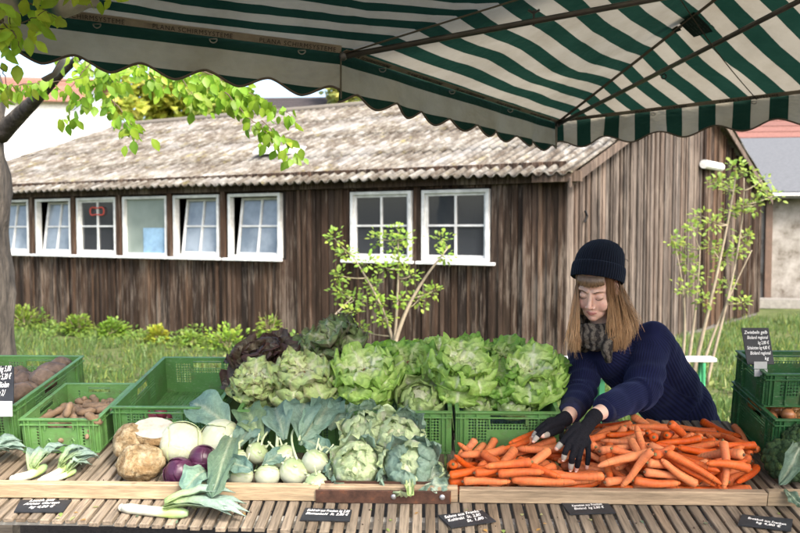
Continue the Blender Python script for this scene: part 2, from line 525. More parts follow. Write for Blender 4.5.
# barge boards on the gable, rafter shadow boards
mb = MB()
for sg in (0, 1):
    a = HC - HA + WDIR * 0.18; 
    p0 = a + (-GDIR * 0.28 if sg == 0 else GDIR * (GLEN + 0.23)); p1 = a + GDIR * (GLEN / 2)
    sl = (RIDGE - EAVE) / (GLEN / 2)
    z0 = EAVE - sl * (0.28 if sg == 0 else 0.23)
    P = []
    for p, z in ((p0, z0), (p1, RIDGE)):
        for dz in (-0.13, -0.01):
            for dx in (0, 0.025):
                P.append(tuple(p + WDIR * dx + Vector((0, 0, z + dz))))
    mb.add(P, [(0, 1, 3, 2), (4, 6, 7, 5), (0, 4, 5, 1), (2, 3, 7, 6), (0, 2, 6, 4), (1, 5, 7, 3)], (0.10, 0.075, 0.06))
mb.build('barge_board', M_wall, hut)
# white piece lying on the roof at the left
s, _ = long_s(158, 165)
mb = MB(); slp = math.atan((RIDGE - EAVE) / (GLEN / 2))
c0 = WDIR * (s + 1.5) + GDIR * 1.0 + Vector((0, 0, EAVE + math.tan(slp) * 1.0 + 0.11))
box(mb, -0.42, 0.42, -0.02, 0.30, 0, 0.03, (0.75, 0.78, 0.8), Matrix.Translation(c0) @ Matrix.Rotation(math.atan2(WDIR.y, WDIR.x) + 0.35, 4, 'Z') @ Matrix.Rotation(slp, 4, 'X'))
box(mb, -0.40, 0.30, -0.01, 0.24, 0.031, 0.05, (0.82, 0.84, 0.85), Matrix.Translation(c0) @ Matrix.Rotation(math.atan2(WDIR.y, WDIR.x) + 0.35, 4, 'Z') @ Matrix.Rotation(slp, 4, 'X'))
mb.build('roof_hatch', M_col['paint'], rf)
# windows
gm = NT('window_glass'); gm.base((0.03, 0.035, 0.04), 0.04, 0.9)
gv = gm.coord((1, 1, 1)); gm.bump(gm.noise(gv, 1.2, 2), 0.05, 0.05)
gm.b.inputs['Coat Weight'].default_value = 0.6
M_glass = gm.m
gm = NT('painted_reflection_glass'); gm.base(gm.ramp(gm.noise(gm.coord(), 1.6, 4, .6), [(.35, (.10, .125, .15)), (.65, (.24, .28, .32))]), 0.06, 0.9); M_glass2 = gm.m  # pale sky reflection painted into the pane colour
fm = NT('frosted_pane'); fm.base(fm.ramp(fm.noise(fm.coord(), 1.5, 3), [(0.3, (0.16, 0.2, 0.18)), (0.7, (0.25, 0.3, 0.27))]), 0.25, 0.6)
M_frost = fm.m
wht = (0.62, 0.63, 0.62)
for i, (s0, s1, z0, z1, kind) in enumerate(wins):
    wd = MB(); t = 0.045
    for q in ((s0, s0 + t, z0, z1), (s1 - t, s1, z0, z1), (s0 + t, s1 - t, z1 - t, z1), (s0 + t, s1 - t, z0, z0 + t)):
        box(wd, q[0], q[1], -0.05, 0.055, q[2], q[3], wht, ML, bev=0.004)
    wo = wd.build('window', M_col['paint'], hut)
    wd = MB(); box(wd, s0 - (0.11 if i == 6 else 0.05), s1 + (0.1 if i == 7 else 0.05), 0.057, 0.14, z0 - 0.045, z0 - 0.004, (0.72, 0.73, 0.73), ML, bev=0.005)
    wd.build('window_sill', M_col['paint'], wo)
    gl = MB(); sa = MB()
    cx = (s0 + s1) / 2; zz0 = z0 + t; zz1 = z1 - t
    if kind == 'tilt': # bottom hung sash leaning into the room
        ang = R(9); sk = 0.0
        T = ML @ Matrix.Translation((0, 0.01, zz0)) @ Matrix.Rotation(ang, 4, 'X') @ Matrix.Translation((0, 0, -zz0))
        b0, b1 = s0 + t + 0.10, s1 - t - 0.01
    else:
        T = ML; b0, b1 = s0 + t, s1 - t
    f = 0.035
    if kind != 'plain':
        for q in ((b0, b0 + f, zz0, zz1), (b1 - f, b1, zz0, zz1), (b0 + f, b1 - f, zz1 - f, zz1), (b0 + f, b1 - f, zz0, zz0 + f),
                  ((b0 + b1) / 2 - 0.014, (b0 + b1) / 2 + 0.014, zz0 + f, zz1 - f)):
            box(sa, q[0], q[1], -0.03, 0.015, q[2], q[3], wht, T, bev=0.003)
        zm = (zz0 + zz1) / 2
        mid = (b0 + b1) / 2
        box(sa, b0 + f, mid - 0.014, -0.028, 0.013, zm - 0.014, zm + 0.014, wht, T)
        box(sa, mid + 0.014, b1 - f, -0.028, 0.013, zm - 0.014, zm + 0.014, wht, T)
        sa.build('sash', M_col['paint'], wo)
    V = [T @ Vector(q) for q in ((b0, -0.01, zz0), (b1, -0.01, zz0), (b1, -0.01, zz1), (b0, -0.01, zz1))]
    gl.add([tuple(q) for q in V], [(0, 1, 2, 3)])
    gl.build('pane', M_frost if kind == 'plain' else (M_glass2 if kind == 'tilt' else M_glass), wo)
    if kind == 'plain':
        bl = MB(); box(bl, b0 + 0.42 * (b1 - b0), b1 - 0.01, -0.004, 0.004, zz0, zz0 + 0.42, (0.22, 0.36, 0.5), ML)
        bl.build('blue_sheet', M_col['paint'], wo)
    if kind == 'four' and i == 2:
        rg = MB(); P = [ML @ Vector((b0 + 0.5 * (b1 - b0) + 0.17 * math.cos(a), 0.02, zz1 - 0.19 + 0.075 * math.sin(a) + 0.02 * math.sin(3 * a))) for a in np.linspace(0, 2 * math.pi, 24)]
        tube(rg, P, 0.012, 5, (0.5, 0.06, 0.04)); rg.build('red_ring', M_col['paint'], wo)
    if i == 6:
        cu = MB(); V = []; Fc = []
        for k in range(9):
            for z in (zz0, zz1): V.append(tuple(ML @ Vector((b0 + 0.02 + k * 0.02, -0.10 - 0.015 * (k % 2), z))))
        for k in range(8): Fc.append((2 * k, 2 * k + 2, 2 * k + 3, 2 * k + 1))
        cu.add(V, Fc, (0.5, 0.5, 0.47)); cu.build('curtain', M_col['paint'], wo)
# lamp tube on the gable, little dark latch
mb = MB()
s = 5.7
tube(mb, [MG @ Vector((s - 0.9 + q, 0.12, 2.93)) for q in (0, 0.9)], 0.075, 12, (0.8, 0.82, 0.8)); 
mb.build('tube_lamp', M_col['paint'], hut, smooth=False)
mb = MB(); tube(mb, [MG @ Vector((0.45, 0.05, 2.05)), MG @ Vector((0.48, 0.07, 1.98)), MG @ Vector((0.44, 0.05, 1.9))], 0.016, 6, (0.02, 0.02, 0.02)); mb.build('latch', M_col['metal'], hut)

# ---------------------------------------------------------------- buildings behind
def plain_house(name, label, cx, cy, wx, wy, h, rh, rot, wallc, roofc, nwin=(3, 2), winc=(0.25, 0.3, 0.33)):
    M = Matrix.Translation((cx, cy, 0)) @ Matrix.Rotation(rot, 4, 'Z')
    t = thing(name, label, 'building', M)
    mb = MB(); box(mb, -wx / 2, wx / 2, -wy / 2, wy / 2, 0, h, wallc)
    for sx in (-1, 1):
        V = [(sx * wx / 2, -wy / 2, h), (sx * wx / 2, wy / 2, h), (sx * wx / 2, 0, h + rh)]
        mb.add(V, [(0, 1, 2)], wallc)
    mb.build('wall', M_col['matte'], t)
    mb = MB()
    for sy in (-1, 1):
        nn = 14
        for k in range(nn):
            a = k / nn; b = (k + 1) / nn + 0.01
            y0 = sy * (wy / 2 + 0.4) * (1 - a); y1 = sy * (wy / 2 + 0.4) * (1 - min(b, 1))
            z0 = h - 0.2 + (rh + 0.2) * a + 0.06; z1 = h - 0.2 + (rh + 0.2) * min(b, 1) + 0.02
            mb.add([(-wx / 2 - 0.4, y0, z0), (wx / 2 + 0.4, y0, z0), (wx / 2 + 0.4, y1, z1), (-wx / 2 - 0.4, y1, z1)], [(0, 1, 2, 3)], tuple(np.array(roofc) * random.uniform(0.85, 1.15)))
    ro = mb.build('roof', M_col['matte'], t)
    ro.modifiers.new('thick', 'SOLIDIFY').thickness = 0.06
    for i in range(nwin[0]):
        for j in range(nwin[1]):
            x = -wx / 2 + wx * (i + 0.5) / nwin[0]; z = 0.9 + (h - 0.6) * j / max(nwin[1], 1)
            wb = MB(); box(wb, x - 0.55, x + 0.55, -wy / 2 - 0.05, -wy / 2 + 0.02, z, z + 1.35, (0.7, 0.7, 0.68))
            wo = wb.build('window', M_col['paint'], t)
            wb = MB(); box(wb, x - 0.47, x + 0.47, -wy / 2 - 0.07, -wy / 2 - 0.052, z + 0.08, z + 1.27, winc); wb.build('pane', M_glass, wo)
    return t
plain_house('white_house', 'bright white rendered house with brick red roof rising behind the hut at the left', -23.3, 40, 15, 9, 7.9, 1.7, R(8), (0.86, 0.86, 0.84), (0.30, 0.14, 0.10), (2, 1))
plain_house('dark_roofed_house', 'house with dark eaves and pale slatted gable beyond the hut ridge', -4.5, 36, 3.4, 6, 6.6, 1.2, R(-4), (0.62, 0.58, 0.5), (0.06, 0.05, 0.05), (1, 1))
plain_house('red_roofed_house', 'house under a dull red tiled roof at the far right behind the hut', 20, 37, 12, 8, 4.6, 3.8, R(-6), (0.6, 0.56, 0.5), (0.17, 0.075, 0.06), (3, 1))
# plastered outbuilding at the right with grey sloping roof
t = thing('plastered_shed', 'whitish flaking plastered outbuilding with grey roof right of the hut', 'shed', Matrix.Translation((9.6, 18.4, 0)) @ Matrix.Rotation(R(-7), 4, 'Z'))
mb = MB(); box(mb, -1.6, 6, 0, 6, 0, 2.6, (0.62, 0.59, 0.54)); 
pm = NT('flaking_plaster'); pv = pm.coord(); pn = pm.noise(pv, 2.2, 7, 0.7)
pc = pm.ramp(pn, [(0.36, (0.13, 0.11, 0.09)), (0.46, (0.26, 0.245, 0.22)), (0.62, (0.40, 0.385, 0.36))])
br = pm.n('TexBrick', Scale=3.2); br.inputs['Color1'].default_value = (0.9, 0.85, 0.8, 1); br.inputs['Color2'].default_value = (1.05, 1, 0.95, 1); br.inputs['Mortar'].default_value = (0.62, 0.6, 0.58, 1)
pm.l(pm.coord((1, 1, 1)), br.inputs['Vector'])
pm.base(pm.mix(pc, br.outputs['Color'], 0.6, 'MULTIPLY'), 0.9, 0.2); pm.bump(pn, 0.5, 0.02)
mb.build('wall', pm.m, t)
mb = MB()
V = [(-1.9, -0.35, 2.62), (6.3, -0.35, 2.62), (6.3, 6.3, 4.6), (-1.9, 6.3, 4.6), (-1.9, -0.35, 2.70), (6.3, -0.35, 2.70), (6.3, 6.3, 4.68), (-1.9, 6.3, 4.68)]
mb.add(V, [(3, 2, 1, 0), (4, 5, 6, 7), (0, 1, 5, 4), (1, 2, 6, 5), (2, 3, 7, 6), (3, 0, 4, 7)], (0.10, 0.105, 0.11)); mb.build('roof', M_col['matte'], t)
mb = MB(); tube(mb, [(-1.9, -0.42, 2.6), (6.3, -0.42, 2.58)], 0.07, 8, (0.2, 0.2, 0.2)); mb.build('gutter', M_col['metal'], t)
mb = MB(); box(mb, -0.95, -0.8, -0.12, -0.003, 0, 2.5, (0.10, 0.06, 0.04)); mb.build('rusty_post', M_col['paint'], t)
mb = MB(); box(mb, -2.2, 6, -0.7, -0.15, 0, 0.2, (0.22, 0.21, 0.19)); tag(mb.build('concrete_kerb', M_col['matte']), 'low grey concrete kerb in front of the plastered outbuilding', 'kerb').matrix_world = t.matrix_world.copy()

# ---------------------------------------------------------------- display table
U0, U1 = -1.75, 1.75
VB = 0.70
table = thing('display_table', 'weathered slatted wooden market table sloping forward with pale front board', 'table', TM)
mb = MB(); pitch = 0.0398; u = U0; k = 0
while u < U1:
    front = -0.115 - 0.09 * min(max((u + 1.3) / 1.6, 0), 1) + random.uniform(-0.003, 0.003)
    c = np.array((0.235, 0.19, 0.14)) * random.uniform(0.72, 1.15)
    if random.random() < 0.2: c = c * (0.85, 0.8, 0.75)
    c = c * (1.1 if u < -0.45 else 0.82)  # left end lightened as if sunlit, the rest darkened as if shaded
    tilt = random.uniform(-0.002, 0.002)
    Mx = Matrix.Translation((u, 0, 0)) @ Matrix.Rotation(random.uniform(-0.003, 0.003), 4, 'Z') @ Matrix.Rotation(random.uniform(-0.03, 0.03), 4, 'Y')
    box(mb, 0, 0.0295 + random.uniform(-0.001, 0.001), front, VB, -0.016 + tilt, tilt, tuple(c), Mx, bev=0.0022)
    u += pitch; k += 1
mb.build('slatted_top', M_slat, table)
mb = MB()
for v0 in (-0.078, 0.22, 0.60): box(mb, U0, U1, v0, v0 + 0.028, -0.05, -0.0205, (0.55, 0.53, 0.48), bev=0.002)
mb.build('cross_rail', M_board, table)
mb = MB(); tube(mb, [(U0, -0.052, -0.034), (-0.6, -0.05, -0.036), (0.3, -0.053, -0.034), (U1, -0.05, -0.034)], 0.0035, 6, (0.5, 0.03, 0.06)); mb.build('red_cord', M_col['paint'], table)
BH = 0.052
mb = MB()
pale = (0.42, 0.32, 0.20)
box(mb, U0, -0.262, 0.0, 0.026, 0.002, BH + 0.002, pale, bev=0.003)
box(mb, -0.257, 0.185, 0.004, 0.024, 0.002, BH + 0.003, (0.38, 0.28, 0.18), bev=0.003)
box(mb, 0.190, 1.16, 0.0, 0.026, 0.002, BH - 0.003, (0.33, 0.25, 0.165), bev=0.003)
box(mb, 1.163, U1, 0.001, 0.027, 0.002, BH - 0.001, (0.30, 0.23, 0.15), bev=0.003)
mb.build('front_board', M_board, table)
ru = NT('rusty_iron'); rn = ru.noise(ru.coord(), 30, 6, 0.7)
ru.base(ru.mix(ru.ramp(rn, [(0.35, (0.055, 0.03, 0.022)), (0.6, (0.11, 0.055, 0.038)), (0.72, (0.2, 0.08, 0.04))]), (0.45, 0.13, 0.04), ru.ramp(ru.noise(ru.coord(), 9, 4), [(0.66, 0), (0.74, 0.8)])), 0.6, 0.4)
ru.b.inputs['Metallic'].default_value = 0.3; ru.bump(rn, 0.3, 0.002)
mb = MB(); box(mb, -0.27, 0.163, -0.0075, -0.0015, 0.002, BH - 0.006, bev=0.001)
br_o = mb.build('iron_bracket', ru.m, table)
mb = MB(); box(mb, -0.25, 0.16, 0.026, 0.031, 0.004, BH + 0.008, (0.1, 0.07, 0.05)); mb.build('inner_plate', ru.m, table)
for uu in (-0.02, 0.135):
    mb = MB(); ico(mb, (uu, -0.0078, 0.026), (0.0095, 0.006, 0.0095), 12, 8, (0.5, 0.5, 0.52)); mb.build('bolt', M_col['metal'], br_o, smooth=True)
Ti = TM.inverted()
for (uu, vv) in ((-1.6, 0.06), (1.6, 0.06), (-1.6, 0.58), (1.6, 0.58), (0, 0.58)):
    mb = MB(); p = TL(uu, vv, -0.05); 
    box(mb, p.x - 0.03, p.x + 0.03, p.y - 0.03, p.y + 0.03, 0, p.z, (0.3, 0.25, 0.19)); mb.xf(Ti); mb.build('leg', M_board, table)

# ---------------------------------------------------------------- crates
cm = NT('green_plastic')
ca = cm.attr().outputs['Color']
cn = cm.noise(cm.coord(), 7, 5, 0.6)
ccol = cm.mix(ca, cm.ramp(cn, [(0.35, 0.8), (0.7, 1.15)]), 1.0, 'MULTIPLY')
scr = cm.ramp(cm.noise(cm.coord((1, 1, 4)), 55, 4, 0.7), [(0.56, 0.0), (0.68, 0.32)])
cdirt = cm.ramp(cm.noise(cm.coord(), 13, 6, 0.7), [(0.52, 0.0), (0.66, 0.45)])
cm.base(cm.mix(cm.mix(ccol, (0.35, 0.42, 0.33), scr), (0.10, 0.09, 0.05), cdirt), 0.45, 0.5)
M_crate = cm.m
GREEN = (0.115, 0.27, 0.075)
def panel(mb, Lw, H, P, pattern, c):
    """lattice wall: Lw long, H high, P(x,z)->point; pattern(x,z) -> 0 solid, 1 diamond hole, 2 open"""
    s = 0.0115
    nx_ = int(round(Lw / s)); nz = int(round(H / s)); dx = Lw / nx_; dz = H / nz
    V = {}; out = []; Fc = []
    def vid(i, j):
        k = (i, j)
        if k not in V: V[k] = len(out); out.append(tuple(P(i * dx, j * dz)))
        return V[k]
    def add(x, z):
        out.append(tuple(P(x, z))); return len(out) - 1
    for i in range(nx_):
        for j in range(nz):
            kd = pattern((i + 0.5) * dx, (j + 0.5) * dz)
            if kd == 2: continue
            a, b, cc, d = vid(i, j), vid(i + 1, j), vid(i + 1, j + 1), vid(i, j + 1)
            if kd == 0: Fc.append((a, b, cc, d))
            else:
                x, z = (i + 0.5) * dx, (j + 0.5) * dz; q = 0.46
                m0, m1, m2, m3 = add(x, z - q * dz), add(x + q * dx, z), add(x, z + q * dz), add(x - q * dx, z)
                Fc += [(a, b, m0), (b, m1, m0), (b, cc, m1), (cc, m2, m1), (cc, d, m2), (d, m3, m2), (d, a, m3), (a, m0, m3)]
    mb.add(out, Fc, c)
def make_crate(wx, wy, H, label, M, lattice=True, col=GREEN, group='green plastic crates on the market table'):
    t = thing('vegetable_crate', label, 'crate', M, group)
    c = col; ins = 0.012
    def patt(Lw):
        cxp = Lw / 2
        hw = min(0.062, Lw * 0.17)
        def f(x, z):
            zz = z / H
            if abs(x - cxp) < hw and 0.70 < zz < 0.86: return 2
            if not lattice:
                if 0.05 < abs(x - cxp) - hw * 0.7 < 0.062 and 0.2 < zz < 0.8: return 1
                return 0
            ax = abs(x - cxp)
            if 0.25 < zz < 0.8 and 0.075 < ax < min(Lw / 2 - 0.035, 0.14): return 1
            if 0.55 < zz < 0.68 and ax < 0.08: return 1
            return 0
        return f
    sides = [('x', 0), ('x', 1), ('y', 0), ('y', 1)]
    for ax, s in sides:
        mb = MB()
        if ax == 'x':
            yy = ins if s == 0 else wy - ins
            panel(mb, wx - 2 * ins, H - 0.008, lambda x, z, yy=yy: (ins + x, yy, z + 0.004), patt(wx - 2 * ins), c)
            y0, y1 = (0.003, 0.0102) if s == 0 else (wy - 0.0102, wy - 0.003); rb = .0022
            for f in (0.02, 0.035, 0.078):
                for xx in (f, wx - f): box(mb, xx - rb / 2, xx + rb / 2, y0, y1, 0.008, H - 0.0062, c)
            hw = min(0.062, (wx - 2 * ins) * 0.17); z0, z1 = H * 0.69, H * 0.83
            box(mb, wx / 2 - hw - 0.008, wx / 2 - hw - 0.005, y0, y1, z0, z1, c); box(mb, wx / 2 + hw + 0.005, wx / 2 + hw + 0.008, y0, y1, z0, z1, c)
            for sx in (-1, 1):
                xx = wx / 2 + sx * hw * 0.95; yq = y0 + 0.004
                tube(mb, [(xx - 0.006, yq, 0.01), (xx - 0.006, yq, H * 0.36), (xx, yq, H * 0.42), (xx + 0.006, yq, H * 0.36), (xx + 0.006, yq, 0.01)], 0.0012, 5, c)
        else:
            xx = ins if s == 0 else wx - ins
            panel(mb, wy - 2 * ins, H - 0.008, lambda x, z, xx=xx: (xx, ins + x, z + 0.004), patt(wy - 2 * ins), c)
            x0, x1 = (0.003, 0.0102) if s == 0 else (wx - 0.0102, wx - 0.003)
            for f in (0.02, 0.035, 0.078):
                for yy in (f, wy - f): box(mb, x0, x1, yy - .0011, yy + .0011, 0.008, H - 0.0062, c)
        o = mb.build('side_wall', M_crate, t)
        sm = o.modifiers.new('thick', 'SOLIDIFY'); sm.thickness = 0.0035; sm.offset = 0
    # rim: upper flange, second bead, ribs
    mb = MB()
    def ringbox(z0, z1, o0, w_):
        a = o0; b = o0 + w_
        box(mb, a, wx - a, a, b, z0, z1, c, bev=0.001); box(mb, a, wx - a, wy - b, wy - a, z0, z1, c, bev=0.001)
        box(mb, a, b, b + 0.0004, wy - b - 0.0004, z0, z1, c, bev=0.001); box(mb, wx - b, wx - a, b + 0.0004, wy - b - 0.0004, z0, z1, c, bev=0.001)
    ringbox(H - 0.006, H, 0, 0.0155)
    ringbox(H - 0.026, H - 0.021, 0.0012, 0.009)
    ringbox(0, 0.007, 0.0045, 0.012)
    mb.build('rim', M_crate, t)
    mb = MB(); panel(mb, wx - 0.03, wy - 0.03, lambda x, z: (0.015 + x, 0.015 + z, 0.005), lambda x, z: 1 if (int(x / 0.0115) % 5 and int(z / 0.0115) % 5) else 0, c)
    o = mb.build('base', M_crate, t); sm = o.modifiers.new('thick', 'SOLIDIFY'); sm.thickness = 0.003; sm.offset = 0
    return t
def crate_M(px, py, rot=0.0, h=0.0, ax='L', wx=0.4):
    u, v = TP(px, py, h)
    if ax == 'R': u -= wx
    return TM @ Matrix.Translation((u, v, h + 0.001)) @ Matrix.Rotation(rot, 4, 'Z')
H1 = 0.165
CRATES = {}
CRATES['far_left'] = crate_M(20, 447, 0, 0, 'R'); make_crate(0.4, 0.6, H1, 'tall green crate of brown tubers at the left edge of the table', CRATES['far_left'])
CRATES['small'] = crate_M(21.5, 453.5, 0.012); make_crate(0.295, 0.39, 0.133, 'small low green crate of knobbly fingerling roots between two tall crates', CRATES['small'], lattice=False, col=(0.14, 0.31, 0.09))
CRATES['mid'] = crate_M(113, 449); make_crate(0.4, 0.6, H1, 'nearly empty green crate behind the celeriac and white cabbage', CRATES['mid'], col=(0.085, 0.22, 0.06))
CRATES['a1'] = crate_M(238.5, 453); make_crate(0.392, 0.6, H1, 'green crate of red lettuce behind the kohlrabi leaves', CRATES['a1'], col=(0.10, 0.24, 0.065))
CRATES['a2'] = crate_M(347, 454); make_crate(0.385, 0.6, H1, 'green crate of pale lettuce behind the cauliflowers', CRATES['a2'])
CRATES['b'] = crate_M(455, 455); make_crate(0.38, 0.6, H1, 'green lattice crate of green lettuce left of the gloved hands', CRATES['b'])
CRATES['onion'] = crate_M(771, 464); make_crate(0.6, 0.4, 0.165, 'lower green crate tinted dark for shade, filled with onions at the right end', CRATES['onion'], col=(0.025, 0.11, 0.032))  # darker green stands in for the dimmer light at this end
u, v = TP(771, 464)
CRATES['top'] = TM @ Matrix.Translation((u + 0.005, v + 0.112, 0.167)); make_crate(0.4, 0.287, 0.128, 'upper green crate tinted dark for shade, stacked across the onion crate', CRATES['top'], col=(0.025, 0.11, 0.032))  # same shade-darkened green as the crate below
# ---------------------------------------------------------------- market umbrella
cE0 = W(-100, -5, 3.25); cM = W(341, 52, 3.54); cC = W(556, 122, 5.6); cE3 = W(800, 93, 4.6)
cE3 = cC + (cE3 - cC) * 1.7
AP = Vector((1.97, 3.5, 3.28)); HUB = Vector((2.1, 3.42, 2.98))
cG1 = Vector((-1.3, 1.9, 2.85)); cG2 = Vector((1.9, 0.75, 2.85)); cG3 = Vector((4.2, 1.3, 2.85))  # unseen rear corners, placed by where their panels shade the table
umb = thing('market_umbrella', 'large green and cream striped market umbrella stretched over the stall', 'umbrella', Matrix.Translation((2.05, 3.46, 0)))
UI = umb.matrix_world.inverted()
fm_ = NT('striped_canvas')
st = fm_.attr('st').outputs['Fac']
PH = 0.226
fr = fm_.math('FRACT', fm_.math('DIVIDE', fm_.math('ADD', st, 0.055 + PH * 20), PH))
msk = fm_.math('LESS_THAN', fr, 0.5)
v = fm_.coord()
nz = fm_.noise(v, 3.2, 6, 0.65); nf = fm_.noise(v, 240, 2, 0.5)
cr = fm_.ramp(nz, [(0.3, (0.38, 0.33, 0.24)), (0.6, (0.50, 0.45, 0.345))])
gr_ = fm_.ramp(nz, [(0.3, (0.008, 0.034, 0.022)), (0.7, (0.015, 0.052, 0.035))])
stain = fm_.ramp(fm_.noise(fm_.coord((1, 1, 1)), 1.3, 7, 0.75), [(0.56, 0.0), (0.7, 0.35)])
cr = fm_.mix(cr, (0.36, 0.31, 0.24), stain)
cc = fm_.mix(cr, gr_, msk)
fm_.base(cc, 0.8, 0.2)
hw_ = fm_.noise(fm_.coord((1, 1, 2)), 2.2, 4, 0.6)
fm_.bump(nf, 0.15, 0.001, fm_.bump(hw_, 0.9, 0.07))
fm_.translucent(cc, 0.32)
M_canvas = fm_.m
def set_st(o, vals):
    at = o.data.attributes.new('st', 'FLOAT', 'POINT'); at.data.foreach_set('value', np.array(vals, dtype=np.float32))
def pl(p, a, b):
    d = (b - a); d.z = 0; d.normalize(); q = p - a
    return abs(d.x * q.y - d.y * q.x)
sM, sC = 0.0, 0.0
sA = 2.7; sE3 = (cE3 - cC).length * 1.076
panels = [(cE0, cM, AP, 0, 0, sA, 0.03), (cM, cC, AP, 0, 0, sA, 0.03), (cC, cE3, AP, 0, sE3, sA, 0.03),
          (cE3, cG3, AP, sE3, sE3 + 1.5, sA, 0.05), (cG3, cG2, AP, sE3 + 1.5, sE3 + 1.0, sA, 0.05), (cG2, cG1, AP, 3, 4, sA, 0.05), (cG1, cE0, AP, 4, 0, sA, 0.05)]
V = []; Fc = []; S = []
N = 18
for (a, b, c_, sa_, sb, sc_, sag) in panels:
    base = len(V)
    idx = {}
    for i in range(N + 1):
        for j in range(N + 1 - i):
            k = N - i - j
            l1, l2, l3 = i / N, j / N, k / N
            p = a * l1 + b * l2 + c_ * l3
            w_ = l1 * l2 * l3 * 27
            edge = 4 * l1 * l2 * (1 - l3)
            p = p + Vector((0, 0, -sag * w_ + 0.04 * fbm((p.x * 1.6, p.y * 1.6, 1.0)) * w_))
            idx[(i, j)] = len(V); V.append(p); S.append(sa_ * l1 + sb * l2 + sc_ * l3)
    for i in range(N):
        for j in range(N - i):
            Fc.append((idx[(i, j)], idx[(i + 1, j)], idx[(i, j + 1)]))
            if i + j < N - 1: Fc.append((idx[(i + 1, j)], idx[(i + 1, j + 1)], idx[(i, j + 1)]))
mb = MB(); mb.add([tuple(p) for p in V], Fc); mb.xf(UI)
o = mb.build('canopy', M_canvas, umb, smooth=True); set_st(o, S)
# valance with scalloped hem
dk_ = (0.16, 0.125, 0.095)
def valance(a, b, s0, s1, vertical, H=0.19, sc=0.28, phase=0.0, name='valance'):
    n = int((b - a).length / 0.0125); V = []; S = []; hem = []
    d = (b - a).normalized(); out = Vector((-d.y, d.x, 0)).normalized()
    rows = 10
    for i in range(n + 1):
        f = i / n; p = a.lerp(b, f); x = (b - a).length * f
        c = math.cos(2 * math.pi * (x / sc + phase))
        h = H + 0.026 * (c if vertical else (1 - 2 * abs(((x / sc + phase + 0.5) % 1.0) - 0.5) * 2) * 0.35 + c * 0.65)
        for r in range(rows + 1):
            t = r / rows
            w_ = 0.018 * math.sin(x * 9 + 1.3 * math.sin(x * 3.1)) * t + 0.010 * math.sin(x * 23 + t * 2) * t * t + 0.006
            V.append(tuple(p + Vector((0, 0, -h * t)) + out * w_))
            S.append((s0 + (s1 - s0) * f) if vertical else -h * t)
        hem.append(Vector(V[-1]))
    q = rows + 1
    Fc = [(i * q + r, i * q + r + 1, (i + 1) * q + r + 1, (i + 1) * q + r) for i in range(n) for r in range(rows)]
    mb = MB(); mb.add(V, Fc); mb.xf(UI); o = mb.build(name, M_canvas, umb, smooth=True); set_st(o, S)
    mb = MB(); tube(mb, hem, 0.0055, 6, dk_); mb.xf(UI); mb.build('piping', M_col['matte'], o, smooth=True)
valance(cE0, cM, 0, 0, False, 0.183, 0.275, 0.03)
valance(cM, cC, 0, 0, False, 0.195, 0.285, 0.0)
valance(cC, cE3, 0, sE3, True, 0.165, 0.36, 0.45)
valance(cE3, cG3, sE3, sE3 + 3, True); valance(cG3, cG2, 0, 4, True); valance(cG2, cG1, 0, 0, False); valance(cG1, cE0, 0, 4, True)
for q_, h_, nm in ((cC, .20, 'corner_seam'), (cM, .22, 'corner_seam')):
    mb = MB(); tube(mb, [q_ + Vector((0, -.006, 0)), q_ + Vector((0, -.006, -h_ * .95))], .009 if q_ is cC else .0035, 8, (.30, .27, .21) if q_ is cC else (.16, .14, .11)); mb.xf(UI); mb.build(nm, M_col['matte'], umb)
# label band with lettering along the seams
band = (0.36, 0.31, 0.24)
def text_mesh(body, size, M, mat, parent, name='lettering', shear=0.0, align='LEFT', extrude=0.0006, space=1.0, boldness=0.0):
    cu = bpy.data.curves.new(name, 'FONT'); cu.body = body; cu.size = size; cu.shear = shear; cu.align_x = align; cu.extrude = extrude
    cu.space_character = space; cu.resolution_u = 3; cu.offset = boldness
    tmp = bpy.data.objects.new('t', cu); COL.objects.link(tmp)
    me = bpy.data.meshes.new_from_object(tmp)
    bpy.data.objects.remove(tmp)
    me.materials.clear(); me.materials.append(mat)
    o = bpy.data.objects.new(name, me); COL.objects.link(o)
    o.parent = parent; o.matrix_local = M
    return o
ink = NT('dark_print'); ink.base((0.05, 0.045, 0.04), 0.8); M_ink = ink.m
def basis(x, y, z, o):
    return Matrix(((x.x, y.x, z.x, o.x), (x.y, y.y, z.y, o.y), (x.z, y.z, z.z, o.z), (0, 0, 0, 1)))
for (a, b, st0, rep) in ((cE0, cM, 0.2, 4), (cM, cC, 0.05, 5), (cC, cE3, 0.1, 5)):
    d = (b - a).normalized()
    inn = Vector((d.y, -d.x, 0)).normalized()
    if inn.dot(AP - a) < 0: inn = -inn
    pn = (AP - (a + b) / 2); pn = (pn - d * pn.dot(d)).normalized()
    mb = MB(); L = (b - a).length; n = 40; wb = 0.034
    V = []
    for i in range(n + 1):
        p = a.lerp(b, i / n) + Vector((0, 0, -0.006)) 
        V += [tuple(p), tuple(p + pn * wb)]
    mb.add(V, [(2 * i, 2 * i + 2, 2 * i + 3, 2 * i + 1) for i in range(n)], band); mb.xf(UI)
    bo = mb.build('seam_band', M_col['matte'], umb)
    bo.modifiers.new('thick', 'SOLIDIFY').thickness = 0.002
    zz = d.cross(pn)
    step = L / rep
    for k in range(rep):
        p = a + d * (st0 * step + k * step) + pn * 0.007 + Vector((0, 0, -0.0095))
        Mx = UI @ basis(d, pn, zz, p)
        text_mesh('PLANA SCHIRMSYSTEME', 0.028, Mx, M_ink, bo, 'lettering', space=1.15)
